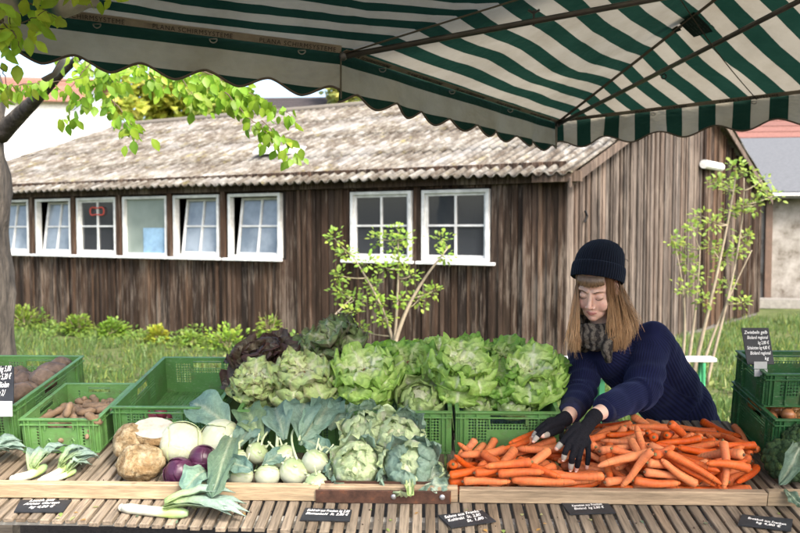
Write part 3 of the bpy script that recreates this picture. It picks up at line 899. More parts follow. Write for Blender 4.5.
# seams between the panels (narrow taupe webbing)
taupe = (0.17, 0.135, 0.10)
for q, end in ((cM, AP), (cC, AP)):
    d = (end - q).normalized(); side = d.cross(Vector((0, 0, 1))).normalized(); mb = MB(); V = []
    for i in range(31):
        p = q.lerp(end, i / 30) + Vector((0, 0, -0.012)); V += [tuple(p - side * 0.014), tuple(p + side * 0.014)]
    mb.add(V, [(2 * i, 2 * i + 1, 2 * i + 3, 2 * i + 2) for i in range(30)], taupe); mb.xf(UI)
    mb.build('webbing', M_col['matte'], umb).modifiers.new('thick', 'SOLIDIFY').thickness = 0.002
mb = MB()   # thin sewn seam across the right panel
a = cC.lerp(cE3, 0.50) ; b = cM.lerp(AP, 0.62)
P = [a.lerp(b, t) + Vector((0, 0, -0.035 * math.sin(math.pi * t) - 0.008)) for t in np.linspace(0, 1, 14)]
tube(mb, P, 0.003, 5, (0.09, 0.07, 0.055)); mb.xf(UI); mb.build('sewn_seam', M_col['matte'], umb)
# ribs
steel = (0.16, 0.15, 0.135)
for k, (q, hub_) in enumerate(((cM + Vector((0.01, 0.0, -0.02)), HUB), (cC + Vector((0.01, -0.02, -0.02)), HUB), (cE3 + Vector((0, 0, -0.02)), HUB), (cG1, HUB), (cG2, HUB), (cG3, HUB), (cE0, HUB))):
    mb = MB(); tube(mb, [q, hub_], 0.0135, 10, steel); ico(mb, q, 0.02, 10, 8, (0.2, 0.2, 0.2)); mb.xf(UI); ro = mb.build('rib', M_col['metal'], umb, smooth=True)
    if k == 0:
        mb = MB(); p = q.lerp(hub_, 0.36)
        tube(mb, [p + Vector((0, 0, -0.02)), p + Vector((0.0, 0, 0.05))], 0.005, 6, (0.1, 0.1, 0.1)); tube(mb, [p + Vector((-0.025, 0, 0.05)), p + Vector((0, 0, 0.035)), p + Vector((0.025, 0, 0.05))], 0.006, 6, (0.12, 0.12, 0.12)); mb.xf(UI); mb.build('wing_nut', M_col['metal'], ro)
    if k == 1:
        mb = MB(); p = q.lerp(hub_, 0.44) + Vector((0, 0, -0.025))
        tube(mb, [p + Vector((0.014 * math.cos(t), 0, -0.012 + 0.014 * math.sin(t))) for t in np.linspace(0, 6.28, 14)], 0.004, 6, (0.05, 0.05, 0.05)); mb.xf(UI); mb.build('hook', M_col['metal'], ro)
mb = MB(); tube(mb, [HUB + Vector((0, 0, -0.08)), HUB + Vector((0, 0, 0.06))], 0.07, 16, steel); mb.xf(UI); mb.build('hub', M_col['metal'], umb)
mb = MB(); tube(mb, [Vector((2.05, 3.46, 0.04)), Vector((2.05, 3.46, 3.2))], 0.03, 16, (0.3, 0.3, 0.3)); mb.xf(UI); mb.build('pole', M_col['metal'], umb)
mb = MB(); box(mb, -0.35, 0.35, -0.35, 0.35, 0.0, 0.06, (0.3, 0.29, 0.28)); mb.build('foot', M_col['matte'], umb)
# D rings hanging from the seam
for (a, b, px, py) in ((cE0, cM, 102, 31), (cE0, cM, 217, 51), (cE0, cM, 303, 56), (cM, cC, 382, 72), (cM, cC, 452, 98), (cM, cC, 509, 113), (cC, cE3, 651, 117), (cC, cE3, 751, 103)):
    best = min(np.linspace(0, 1, 200), key=lambda t: abs((a.lerp(b, t).x / a.lerp(b, t).y) * F_PX + 400 - px))
    p = a.lerp(b, best) + Vector((0, -0.012, -0.018))
    mb = MB(); tube(mb, [p + Vector((0.0165 * math.cos(t), 0.0, 0.0165 * math.sin(t))) for t in np.linspace(-math.pi, 0, 12)] + [p + Vector((-0.0165, 0, 0.0))], 0.0028, 6, (0.42, 0.4, 0.36)); mb.xf(UI); mb.build('ring', M_col['metal'], umb, smooth=True)
# dark green instruction patch and small tab sewn on the canopy
def on_canopy(px, py, lift=0.003):
    # plane of panel cC, cE3, AP / cM, cC, AP
    best = None
    for (a, b, c_) in ((cC, cE3, AP),):
        n = (b - a).cross(c_ - a).normalized(); r = ray(px, py); t = n.dot(a - CAM) / n.dot(r); p = CAM + r * t
        if (p - CAM).length < 12 and t > 0: best = (p - r.normalized() * lift * 5, n) if best is None else best
    return best[0]
P4 = [on_canopy(665, 10), on_canopy(689, 6), on_canopy(713, 31), on_canopy(694, 37)]
mb = MB(); mb.add([tuple(p) for p in P4], [(0, 1, 2, 3)], (0.008, 0.03, 0.026)); mb.xf(UI); po = mb.build('instruction_patch', M_col['matte'], umb); po.modifiers.new('thick', 'SOLIDIFY').thickness = 0.003
xdir = (P4[3] - P4[0]).normalized(); ydir = (P4[1] - P4[0]); ydir = (ydir - xdir * ydir.dot(xdir)).normalized(); zdir = xdir.cross(ydir)
mb = MB()
for k in range(7):   # rows of small print
    o_ = P4[0] + xdir * 0.04 + ydir * (0.025 + 0.017 * k)
    x = 0.0
    while x < 0.20:
        l_ = random.uniform(0.012, 0.035); a0 = o_ + xdir * x; off_ = -(P4[0] - CAM).normalized() * 0.006
        mb.add([tuple(a0 + off_), tuple(a0 + xdir * l_ + off_), tuple(a0 + xdir * l_ + ydir * 0.006 + off_), tuple(a0 + ydir * 0.006 + off_)], [(0, 1, 2, 3)], (0.04, 0.06, 0.06)); x += l_ + 0.012
mb.xf(UI); mb.build('small_print', M_col['matte'], po)
P4 = [on_canopy(669, 27), on_canopy(676, 24.5), on_canopy(681.5, 30), on_canopy(675, 32.5)]
mb = MB(); mb.add([tuple(p) for p in P4], [(0, 1, 2, 3)], (0.012, 0.03, 0.025)); mb.xf(UI); mb.build('tab', M_col['matte'], umb).modifiers.new('thick', 'SOLIDIFY').thickness = 0.003
# rolled up side panel at the upper left corner of the canopy
mb = MB(); 
a = W(-60, 14, 3.05); b = W(92, -14, 3.15)
P = [a.lerp(b, t) + Vector((0, 0, -0.02 * math.sin(t * 9))) for t in np.linspace(0, 1, 16)]
tube(mb, P, [0.075 + 0.012 * math.sin(i * 1.7) for i in range(16)], 14, np.array([(0.03, 0.16, 0.13) if (i // 4) % 2 == 0 else (0.6, 0.57, 0.5) for i in range(16)])); mb.xf(UI); mb.build('rolled_side', M_col['matte'], umb, smooth=True)
mb = MB(); P = [W(64, 52, 3.5), W(62, 62, 3.5), W(55, 74, 3.5), W(44, 80, 3.5)]
tube(mb, P, 0.028, 8, (0.4, 0.36, 0.3), flat=0.3); mb.xf(UI); mb.build('strap', M_col['matte'], umb, smooth=True)
# ---------------------------------------------------------------- carrots
NPROTO = 10
def carrot_pts(k):
    rr = random.Random(100 + k)
    L = rr.uniform(0.135, 0.205); r = rr.uniform(0.0118, 0.0166)
    bend = rr.uniform(-0.010, 0.010); bend2 = rr.uniform(-0.0035, 0.0035); taper = rr.uniform(0.5, 0.72)
    ts = [0, 0.012, 0.04, 0.1, 0.2, 0.32, 0.45, 0.58, 0.7, 0.8, 0.88, 0.94, 0.975, 0.993, 1.0]
    pts = []; rad = []
    for t in ts:
        x = (t - 0.5) * L
        prof = (1 - (1 - taper) * t ** 1.3) * min(1, (t / 0.04) ** 0.5 * 0.9 + 0.12 if t < 0.04 else 1) * (1 if t < 0.86 else max(0.06, math.sqrt(max(0, 1 - ((t - 0.86) / 0.14) ** 2))))
        prof *= 1 + 0.03 * math.sin(t * 23 + k)
        pts.append((x, bend * math.sin(math.pi * t) * 1.0 - bend * 0.6, bend2 * math.sin(2 * math.pi * t)))
        rad.append(r * prof)
    return pts, rad
# ---------------------------------------------------------------- leaves
def leaf(mb, M, L, Wd, a0, a1, cup=0.3, ruf=0.1, fr=5, c0=(.5, .55, .3), c1=(.2, .35, .08), rib=None, ns=12, nt=8, seed=0, base=0.18, peak=0.62, crk=0.0, amid=None, ribw=0.12, edge=None, thick=None):
    rr = random.Random(seed); ph = rr.uniform(0, 6.28); ph2 = rr.uniform(0, 6.28)
    y = z = 0.0; V = []; C = []; UV = []; ds = L / ns
    tw = rr.uniform(-0.25, 0.25)
    c0 = np.array(c0); c1 = np.array(c1); rc = np.array(rib if rib is not None else c0)
    A = np.array(M)
    for i in range(ns + 1):
        s = i / ns
        if amid is None: a = a0 + (a1 - a0) * s ** 1.2
        else: a = a0 + (amid - a0) * min(1, s * 2) if s < 0.5 else amid + (a1 - amid) * (s * 2 - 1)
        if i: y += math.sin(a) * ds; z += math.cos(a) * ds
        if s < peak: w_ = base + (1 - base) * math.sin(math.pi / 2 * s / peak) ** 1.25
        else: w_ = math.sqrt(max(0.0, 1 - ((s - peak) / (1 - peak)) ** 2)) * 0.98 + 0.02
        w_ *= Wd * (1 + 0.10 * math.sin(s * 17 + ph2))
        ny, nz = -math.cos(a), math.sin(a)   # normal (towards the inside of the head)
        for j in range(nt + 1):
            t = -1 + 2 * j / nt; at = abs(t)
            e = max(at ** 1.6, max(0, (s - 0.72) / 0.28) ** 1.5)
            r1 = math.sin(fr * 6.28 * (s * (1 if t > 0 else 1.13)) + ph + (2.1 if t > 0 else 0)) * e * ruf * Wd
            r1 += math.sin(fr * 3.1 * t + ph2) * max(0, (s - 0.6) / 0.4) * ruf * Wd * 0.35
            n_ = cup * w_ * t * t + r1
            if crk: n_ += crk * noise.noise((t * 2.3 + seed * 3.1, s * 5.0, seed * 1.7)) + crk * 0.25 * noise.noise((t * 5 + seed, s * 9.0, seed * 0.7))
            x = w_ * t * (1 - 0.12 * cup * at) + tw * w_ * s * 0.4
            V.append((x, y + n_ * ny * -1 * -1, z + n_ * nz))
            f = min(1, s * 1.15 + 0.25 * at)
            c = c0 * (1 - f) + c1 * f
            if at < ribw * (1.25 - s) * 1.6 and s < 0.92: c = c * 0.25 + rc * 0.75
            if edge is not None and e > 0.55: c = c * (1 - (e - 0.55) * 1.6) + np.array(edge) * (e - 0.55) * 1.6
            UV.append((t, s + 1e-4, 0)); C.append(np.clip(c * (1 + 0.12 * noise.noise((x * 30, s * 4, seed))), 0.004, 0.95))
    V = np.array(V) @ A[:3, :3].T + A[:3, 3]
    q = nt + 1
    mb.add(V, [(i * q + j, (i + 1) * q + j, (i + 1) * q + j + 1, i * q + j + 1) for i in range(ns) for j in range(nt)], np.array(C), uv=np.array(UV))
def RZ(a): return Matrix.Rotation(a, 4, 'Z')
def RX(a): return Matrix.Rotation(a, 4, 'X')
def RY(a): return Matrix.Rotation(a, 4, 'Y')
def Tr(x, y, z): return Matrix.Translation((x, y, z))
M_leaf = M_col['leaf']

PAL = {
 'pale': dict(c0=(.80, .86, .50), c1=(.42, .62, .16), rib=(.82, .86, .62), edge=(.24, .46, .06)),
 'palered': dict(c0=(.78, .84, .48), c1=(.46, .60, .22), rib=(.70, .70, .48), edge=(.17, .11, .08)),
 'green': dict(c0=(.56, .68, .26), c1=(.22, .44, .07), rib=(.56, .66, .32), edge=(.10, .24, .03)),
 'bright': dict(c0=(.55, .70, .20), c1=(.26, .54, .05), rib=(.55, .65, .3), edge=(.17, .38, .03)),
 'red': dict(c0=(.34, .36, .18), c1=(.10, .075, .045), rib=(.36, .30, .2), edge=(.075, .022, .028)),
 'redgreen': dict(c0=(.42, .50, .24), c1=(.16, .24, .08), rib=(.5, .5, .34), edge=(.09, .045, .05)),
 'ice': dict(c0=(.66, .70, .46), c1=(.42, .55, .22), rib=(.72, .74, .55), edge=(.32, .46, .14)),
}
def lettuce(px, py, Y, r, pal, label, style='down', tilt=35, seed=0, roll=0):
    p = W(px, py, Y)
    M = Matrix.Translation(p) @ RX(R(tilt)) @ RY(R(roll)) @ RZ(seed * 1.3)
    P = PAL[pal]; mb = MB(); rr = random.Random(seed)
    if style == 'down':   # stem end up: leaves fan out and hang down over one another
        for layer, (n, Ls, a0, a1, ro) in enumerate(((8, 1.2, 100, 140, .62), (8, 1.3, 80, 132, .8), (8, 1.4, 64, 126, 1.0), (6, 1.05, 46, 100, 1.0))):
            for k in range(n):
                az = 2 * math.pi * (k + 0.5 * layer + rr.uniform(-.25, .25)) / n
                Mk = RZ(az) @ Tr(0, 0.008, r * (0.30 + 0.13 * layer))
                leaf(mb, Mk, r * Ls * rr.uniform(.75, 1.15), r * 0.56 * rr.uniform(.75, 1.2), R(a0 + rr.uniform(-14, 14)), R(a1 + rr.uniform(-28, 22)), cup=rr.uniform(-.55, .25), ruf=0.30, fr=rr.uniform(2.6, 4.2), seed=seed * 50 + layer * 13 + k, base=0.22, peak=0.66, crk=r * 0.16, ns=24, nt=14, **P)
        ob_st = (0.33, 0.2, 0.1)
    elif style == 'ball':
        ico(mb, (0, 0, 0), (r * .78, r * .78, r * .66), 22, 14, tuple(np.array(P['c0']) * .9), fn=lambda d: 1 + .09 * fbm(d * 2.4, 1.6))
        for layer, (n, a0, am, a1) in enumerate(((5, 85, 10, -60), (6, 88, 18, -45), (6, 95, 30, -5))):
            for k in range(n):
                az = 2 * math.pi * (k + .5 * layer + rr.uniform(-.2, .2)) / n
                leaf(mb, RZ(az) @ Tr(0, 0.01, -r * .72), r * (1.9 + .1 * layer), r * .82, R(a0), R(a1), amid=R(am), cup=0.45, ruf=.12, fr=3, seed=seed * 50 + layer * 11 + k, base=.35, peak=.6, crk=r * .13, ns=14, nt=10, **P)
    else:                 # loose rosette, ruffled leaves reaching up and out
        for layer, (n, Ls, a0, a1) in enumerate(((7, 1.0, 8, 20), (10, 1.25, 25, 60), (12, 1.4, 42, 95), (11, 1.35, 60, 125))):
            for k in range(n):
                az = 2 * math.pi * (k + .5 * layer + rr.uniform(-.3, .3)) / n
                leaf(mb, RZ(az) @ Tr(0, 0.01, -r * .55), r * Ls * rr.uniform(.8, 1.15), r * .5 * rr.uniform(.8, 1.25), R(a0 + rr.uniform(-12, 12)), R(a1 + rr.uniform(-20, 20)), cup=.25, ruf=.30, fr=rr.uniform(1.6, 2.8), seed=seed * 50 + layer * 17 + k, base=.28, peak=.68, crk=r * .10, ns=16, nt=12, **P)
    o = thing('lettuce', label, 'lettuce', M, 'lettuces heaped in the crates')
    mb.build('leaves', M_leaf, o, smooth=True)
    if style == 'down':
        mb = MB(); capsule(mb, (0, 0, r * .5), (0, 0, r * .60), r * .14, r * .12, 12, (.50, .42, .25)); ico(mb, (0, 0, r * .715), (r * .1, r * .1, r * .02), 10, 6, (.26, .13, .06)); mb.build('cut_stem', M_col['matte'], o, smooth=True)
    return o
LET = [
 (257, 390, 2.97, .085, 'palered', 'pale lettuce with dark red edges at the front left of its crate', 'down', 24, 0),
 (302, 388, 2.97, .105, 'palered', 'large pale lettuce with faint red edges above the kohlrabi leaves', 'down', 26, 8),
 (367, 388, 2.97, .118, 'pale', 'broad pale green lettuce with white ribs directly above the cauliflowers', 'down', 24, -6),
 (420, 403, 2.93, .085, 'ice', 'tight pale lettuce head sitting low above the crate rim', 'ball', 40, 0),
 (458, 384, 3.0, .125, 'pale', 'largest pale lettuce, left one in the lattice crate', 'down', 22, 10),
 (408, 376, 3.12, .10, 'green', 'mid green lettuce behind the tight pale head', 'down', 30, 0),
 (500, 392, 3.0, .095, 'green', 'mid green lettuce in the middle of the lattice crate', 'down', 20, -15),
 (534, 388, 2.99, .112, 'pale', 'pale lettuce showing a brown cut stem beside the dark sleeve', 'down', 24, -12),
 (478, 408, 2.93, .052, 'ice', 'small pale lettuce just behind the crate handle', 'ball', 30, 0),
 (513, 408, 2.92, .055, 'ice', 'small yellowish lettuce tucked under the drooping leaves', 'ball', 30, 0),
 (260, 360, 3.17, .13, 'red', 'dark red oak leaf lettuce at the far left of the heap', 'up', 25, -15),
 (300, 356, 3.22, .13, 'red', 'dark red lettuce behind the pale ones with red edges', 'up', 20, 10),
 (337, 354, 3.17, .11, 'redgreen', 'green and red lettuce at the peak of the left heap', 'down', 30, -20),
 (338, 381, 3.05, .07, 'red', 'small dark red lettuce wedged between two pale heads', 'up', 40, 0),
 (380, 362, 3.15, .105, 'bright', 'bright green lettuce with small upright leaves', 'up', 25, 0),
 (408, 358, 3.27, .10, 'bright', 'bright green lettuce at the back between paler heads', 'up', 20, 0),
 (441, 368, 3.2, .10, 'pale', 'pale lettuce at the back left of the lattice crate', 'down', 30, 0),
 (476, 370, 3.2, .10, 'green', 'dark green lettuce at the back of the lattice crate', 'down', 20, 12),
 (508, 374, 3.15, .105, 'green', 'tall green lettuce with one leaf sticking up', 'down', 20, -8),
 (545, 384, 3.12, .09, 'green', 'green lettuce spilling over the back right crate edge', 'down', 20, -25),
]
for k, (px, py, Y, r, pal, lab, sty, tl, ro) in enumerate(LET): lettuce(px, py, Y, r, pal, lab, sty, tl, k + 3, ro)
def put(name, label, cat, px, py, h, rot=None, group=None, dv=0.0):
    u, v = TP(px, py, h)
    M = TM @ Tr(u, v + dv, h)
    if rot is not None: M = M @ rot
    return thing(name, label, cat, M, group)
def solo(o, label, cat, px, py, h, rot=None, group=None):
    u, v = TP(px, py, h); M = TM @ Tr(u, v, h)
    if rot is not None: M = M @ rot
    o.matrix_world = M
    return tag(o, label, cat, group)

# ---------------------------------------------------------------- celeriac
def celeriac_mat():
    m = NT('celeriac_skin'); v = m.coord()
    n1 = m.noise(v, 22, 6, 0.7, 0.8); n2 = m.noise(v, 70, 5, 0.7); n3 = m.noise(v, 8, 3)
    col = m.ramp(n1, [(0.32, (0.20, 0.12, 0.06)), (0.45, (0.40, 0.29, 0.16)), (0.6, (0.60, 0.50, 0.34))])
    col = m.mix(col, m.ramp(n2, [(0.35, 0.55), (0.6, 1.15)]), 0.8, 'MULTIPLY')
    col = m.mix(col, (0.30, 0.17, 0.07), m.ramp(n3, [(0.55, 0), (0.68, 0.6)]))
    m.base(m.mix(col, (.86, .84, .78), 1.0, 'MULTIPLY'), 0.85, 0.2); m.bump(n2, 0.9, 0.005, m.bump(n1, 1.0, 0.012)); return m.m
M_cel = celeriac_mat()
def lump(r, seed, amt=.12, sc=1.6, ring=26):
    return lambda d: 1 + amt * fbm((d.x * 1.0 + seed, d.y, d.z), sc) + amt * .45 * fbm((d.x * 1.0 - seed, d.y, d.z), sc * 3.5)
G = 'celeriac bulbs'
mb = MB(); ico(mb, (0, 0, 0), (.079, .074, .062), 44, 30, fn=lump(1, 1.1)); solo(mb.build('celeriac', M_cel, smooth=True), 'whole knobbly celeriac lying in front against the board', 'celeriac', 141, 462, .055, RZ(.3), G)
mb = MB(); ico(mb, (0, 0, 0), (.066, .07, .064), 44, 30, fn=lump(1, 5.1)); solo(mb.build('celeriac', M_cel, smooth=True), 'whole celeriac behind, half hidden under the cut one', 'celeriac', 133, 442, .085, RZ(1.3), G)
t = put('celeriac', 'cut celeriac half with flat white face on top', 'celeriac', 154.5, 431, .125, RX(R(13)) @ RY(R(6)), G)
mb = MB()
ico(mb, (0, 0, 0), (.073, .066, .052), 44, 30, fn=lambda d: lump(1, 8.3, .10)(d))
V = mb.v[0]; top = V[:, 2] > .012; V[top, 2] = .012 + (V[top, 2] - .012) * .02
mb.build('celeriac_body', M_cel, t, smooth=True)
fl = NT('celeriac_flesh'); fn_ = fl.noise(fl.coord(), 28, 5, .7); fl.base(fl.ramp(fn_, [(.3, (.42, .37, .27)), (.55, (.54, .51, .43))]), .6, .3); fl.bump(fn_, .5, .004); M_flesh = fl.m
mb = MB(); n = 40; Vv = [(0, 0, .0165)]
for k in range(n):
    a = 2 * math.pi * k / n; f = lump(1, 8.3, .10)(Vector((math.cos(a), math.sin(a), .1))); Vv.append((.0705 * f * math.cos(a), .0635 * f * math.sin(a), .0150 + .001 * math.sin(a * 5)))
mb.add(Vv, [(0, 1 + k, 1 + (k + 1) % n) for k in range(n)]); mb.build('cut_face', M_flesh, t)

# ---------------------------------------------------------------- cabbages
def cabbage_mat(name, c1, c2, vein, veinamt=.6):
    m = NT(name); v = m.coord((1, 1, .45)); n1 = m.noise(v, 9, 4, .6, 1.2); n2 = m.noise(v, 30, 5, .65, 1.5)
    a = m.attr().outputs['Color']
    col = m.mix(m.ramp(n1, [(.35, c1), (.65, c2)]), vein, m.ramp(n2, [(.52, 0), (.62, veinamt)]))
    col = m.mix(col, a, 1.0, 'MULTIPLY')
    m.base(col, .38, .5); m.bump(n2, .35, .003); return m.m
M_wcab = cabbage_mat('white_cabbage', (.46, .50, .32), (.60, .62, .46), (.68, .68, .56), .5)
M_rcab = cabbage_mat('red_cabbage', (.040, .010, .030), (.085, .018, .055), (.20, .09, .15), .30)
def cabbage(px, py, h, r, label, mt, ed, seed, rot):
    t = put('cabbage', label, 'cabbage', px, py, h, rot)
    mb = MB()
    ico(mb, (0, 0, 0), (r, r, r * .93), 40, 28, (1, 1, 1), fn=lambda d: 1 + .035 * fbm((d.x + seed, d.y, d.z), 1.3) + .012 * math.sin(9 * math.atan2(d.y, d.x)) * (1 - d.z * d.z))
    mb.build('head', mt, t, smooth=True)
    mb = MB(); rr = random.Random(seed)
    for k in range(4):      # wrapper leaves hugging the ball, each a spherical patch
        az = 2 * math.pi * k / 4 + rr.uniform(-.3, .3); V = []; C = []; n = 16
        for i in range(n + 1):
            th = R(165) - R(118 + 8 * rr.random()) * i / n
            for j in range(n + 1):
                q = -1 + 2 * j / n; wd = R(62) * math.sqrt(max(0.02, 1 - (i / n) ** 3 * .92))
                ph = az + q * wd
                f = 1.012 + .010 * k / 4 + .018 * (i / n) ** 3 + .012 * abs(q) ** 4 + .010 * fbm((q * 2 + seed, i / 5, k), 1.5)
                rib = max(0, 1 - abs(q) * 9) * .018 * (1 - i / n)
                d = Vector((math.sin(th) * math.cos(ph), math.sin(th) * math.sin(ph), math.cos(th)))
                V.append(tuple(d * r * (f + rib) * 1.0)); C.append(ed if (i == n or j in (0, n)) else (1, 1, 1))
        q_ = n + 1
        mb.add(V, [(i * q_ + j, (i + 1) * q_ + j, (i + 1) * q_ + j + 1, i * q_ + j + 1) for i in range(n) for j in range(n)], np.array(C))
    o = mb.build('wrapper_leaf', mt, t, smooth=True)
    o.modifiers.new('thick', 'SOLIDIFY').thickness = .0015
cabbage(181.5, 443, .085, .074, 'white cabbage between the cut celeriac and a second cabbage', M_wcab, (.85, 1.0, .65), 2, RX(R(35)) @ RY(R(20)))
cabbage(221, 442, .075, .078, 'white cabbage half covered by kohlrabi leaves and stems', M_wcab, (.9, 1.0, .75), 5, RX(R(60)) @ RY(R(-25)))
cabbage(179, 472.5, .038, .050, 'small red cabbage in front, against the board', M_rcab, (1.3, 1.5, 1.3), 7, RX(R(50)) @ RY(R(-40)))
cabbage(203, 459, .052, .047, 'small red cabbage tucked below the white cabbages', M_rcab, (1.3, 1.5, 1.3), 9, RX(R(40)) @ RY(R(60)))

# ---------------------------------------------------------------- kohlrabi
KB = dict(c0=(.30, .43, .30), c1=(.19, .33, .26), rib=(.46, .53, .36), ribw=.055)
KB2 = dict(c0=(.26, .38, .28), c1=(.14, .25, .21), rib=(.36, .44, .32), ribw=.05)
kbm = NT('kohlrabi_skin'); ka = kbm.attr().outputs['Color']; kn_ = kbm.noise(kbm.coord(), 40, 4)
kbm.base(kbm.mix(ka, kbm.ramp(kn_, [(.3, .88), (.7, 1.06)]), 1.0, 'MULTIPLY'), .4, .5); kbm.bump(kn_, .15, .002); M_kohl = kbm.m
kst = (.56, .64, .40)
def bez(P, n=12):
    P = [Vector(p) for p in P]; out = []
    for i in range(n + 1):
        t = i / n; Q = P[:]
        while len(Q) > 1: Q = [Q[k].lerp(Q[k + 1], t) for k in range(len(Q) - 1)]
        out.append(Q[0])
    return out
class LL(list):
    n = property(lambda s: len(s))
    def xf(s, M): [q.xf(M) for q in s]; return s
    def build(s, nm, mt, p, smooth=True): [q.build(nm, mt, p, smooth=smooth) for q in s]
def big_leaf(mb, base, tip, up, Wd, bend=25, seed=0, pal=KB, ruf=.16, peak=.5, cup=.25, crk=.018):
    Wd *= 1.12; bend *= 1.5 if Wd > .045 else 1.0
    if isinstance(mb, LL): q = MB(); mb.append(q); mb = q
    base = Vector(base); tip = Vector(tip); d = tip - base; L = d.length; d.normalize()
    up = Vector(up); up = (up - d * up.dot(d)).normalized(); sd = d.cross(up)
    M = basis(sd, d, up, base)
    leaf(mb, M, L * 1.04, Wd, R(90 - bend), R(90 + bend), cup=cup, ruf=ruf, fr=2.2, seed=seed, base=.12, peak=peak, crk=crk, ns=16, nt=12, **pal)
BULBS = [(241, 477, 13, 'kohlrabi bulb at the left end of the front row'), (257, 453, 11.5, 'kohlrabi bulb behind, under a curved stem'), (267.5, 477, 13, 'kohlrabi bulb second from the left in front'),
         (283, 457, 13.5, 'kohlrabi bulb with a long arching stem'), (294, 475, 15, 'largest kohlrabi bulb in the middle of the front row'), (315.5, 462, 14, 'kohlrabi bulb resting on top beside the cauliflower'),
         (316, 484, 12, 'kohlrabi bulb low down beside the cauliflower'), (238, 458, 9, 'small kohlrabi bulb behind the front row')]
for k, (px, py, rp, lab) in enumerate(BULBS):
    hgt = .040 if py > 470 else .078
    u, v = TP(px, py, hgt); p = TL(u, v, hgt); r = rp * p.y / F_PX
    t = thing('kohlrabi', lab, 'kohlrabi', TM @ Tr(u, v, max(hgt, r + .002)) @ RX(R(-10 + 25 * math.sin(k * 2.3))) @ RY(R(30 * math.sin(k * 1.7))), 'white green kohlrabi bulbs')
    rr = random.Random(k)
    mb = MB()
    cols = lambda d: None
    def fk(d):
        return 1 + .03 * fbm((d.x + k, d.y, d.z), 1.5) + (-.06 if d.z > .93 else 0)
    n0 = mb.n; ico(mb, (0, 0, 0), (r, r, r * .9), 32, 22, (.44, .47, .34), fn=fk)
    Vz = mb.v[0][:, 2] / r; cA = np.array([(.47, .50, .37) if z < .35 + .25 * math.sin(q * .9) else (.38, .47, .24) for q, z in enumerate(Vz)]); cA[Vz < -.7] = (.6, .55, .4); mb.c[0] = cA
    mb.build('bulb', M_kohl, t, smooth=True)
    for j in range(6):
        mb = MB(); az = j * 2.4; th = R(25 + 9 * j); q = Vector((math.sin(th) * math.cos(az), math.sin(th) * math.sin(az), math.cos(th)))
        if j < (1 if py > 470 else 2):
            P = bez([q * r * .96, q * r * 1.2 + Vector((0, 0, .004)), q * r * (1.25 + .4 * rr.random()) + Vector((0, 0, .006 + .012 * rr.random()))], 6)
            tube(mb, P, [.0042, .0036, .0032, .003, .003, .003, .003], 7, kst)
        else: ico(mb, q * r * .99, (.007, .007, .003), 8, 6, (.50, .58, .34))
        mb.build('leaf_stalk' if mb.v[0].shape[0] == 49 else 'leaf_scar', M_kohl, t, smooth=True)
    # long arching stems and the big leaves
    I = t.matrix_world.inverted()
    st_, lf = MB(), LL()
    def P3(px_, py_, h_): a_, b_ = TP(px_, py_, h_); return TL(a_, b_, h_)
    top = t.matrix_world @ Vector((0, 0, r * .9))
    if k == 3:
        tube(st_, bez([top, P3(281, 400, .16), P3(258, 403, .17), P3(228, 440, .12)], 14), .0055, 8, kst)
        big_leaf(lf, P3(232, 432, .11), P3(190, 404, .15), (0, -.7, .8), .062, 18, 11, KB)
        big_leaf(lf, P3(238, 427, .12), P3(213, 497, .058), (0, -1, .25), .040, 12, 12, dict(c0=(.26, .36, .2), c1=(.13, .22, .15), rib=(.5, .58, .38), ribw=.06))
    if k == 5:
        tube(st_, bez([top, P3(311, 425, .13), P3(303, 424, .14), P3(299, 440, .13)], 10), .0045, 8, kst); tube(st_, bez([top, P3(327, 440, .11), P3(335, 455, .08), P3(330, 470, .06)], 8), .0038, 8, kst)
        big_leaf(lf, P3(312, 436, .12), P3(336, 402, .16), (0, -.8, .6), .055, 25, 21, KB2); big_leaf(lf, P3(300, 440, .12), P3(330, 452, .09), (0, -.8, .7), .03, 22, 22, KB)
    if k == 4:
        tube(st_, bez([top, P3(285, 430, .14), P3(300, 425, .14)], 8), .004, 8, kst)
        big_leaf(lf, P3(300, 438, .13), P3(308, 402, .17), (0, -.8, .6), .058, 25, 31, KB2); big_leaf(lf, P3(285, 440, .12), P3(276, 408, .16), (0, -.8, .6), .05, 25, 32, KB2); big_leaf(lf, P3(300, 445, .11), P3(318, 415, .14), (.2, -.9, .5), .045, 30, 33, KB)
    if k == 1:
        tube(st_, bez([top, P3(262, 436, .12), P3(272, 428, .13)], 8), .004, 8, kst)
        big_leaf(lf, P3(262, 440, .11), P3(247, 408, .15), (0, -.8, .6), .05, 22, 41, dict(c0=(.3, .4, .18), c1=(.14, .24, .13), rib=(.5, .6, .3), ribw=.05)); big_leaf(lf, P3(250, 445, .1), P3(268, 418, .14), (.1, -.8, .6), .035, 22, 42, KB2)
    if k == 0:
        big_leaf(lf, P3(226, 462, .09), P3(253, 470, .095), (0, -.9, .5), .028, 25, 51, KB2); big_leaf(lf, P3(233, 470, .07), P3(209, 492, .05), (-.2, -.9, .5), .022, 25, 52, KB)
        big_leaf(lf, P3(206, 472, .065), P3(183, 494, .05), (-.1, -.9, .4), .042, 30, 53, KB); big_leaf(lf, P3(205, 480, .05), P3(187, 497, .035), (-.1, -.9, .4), .03, 20, 55, dict(c0=(.3, .4, .3), c1=(.2, .3, .22), rib=(.5, .6, .4), ribw=.07))
    if k == 2:
        big_leaf(lf, P3(262, 465, .085), P3(285, 452, .10), (0, -.9, .5), .026, 25, 61, KB2)
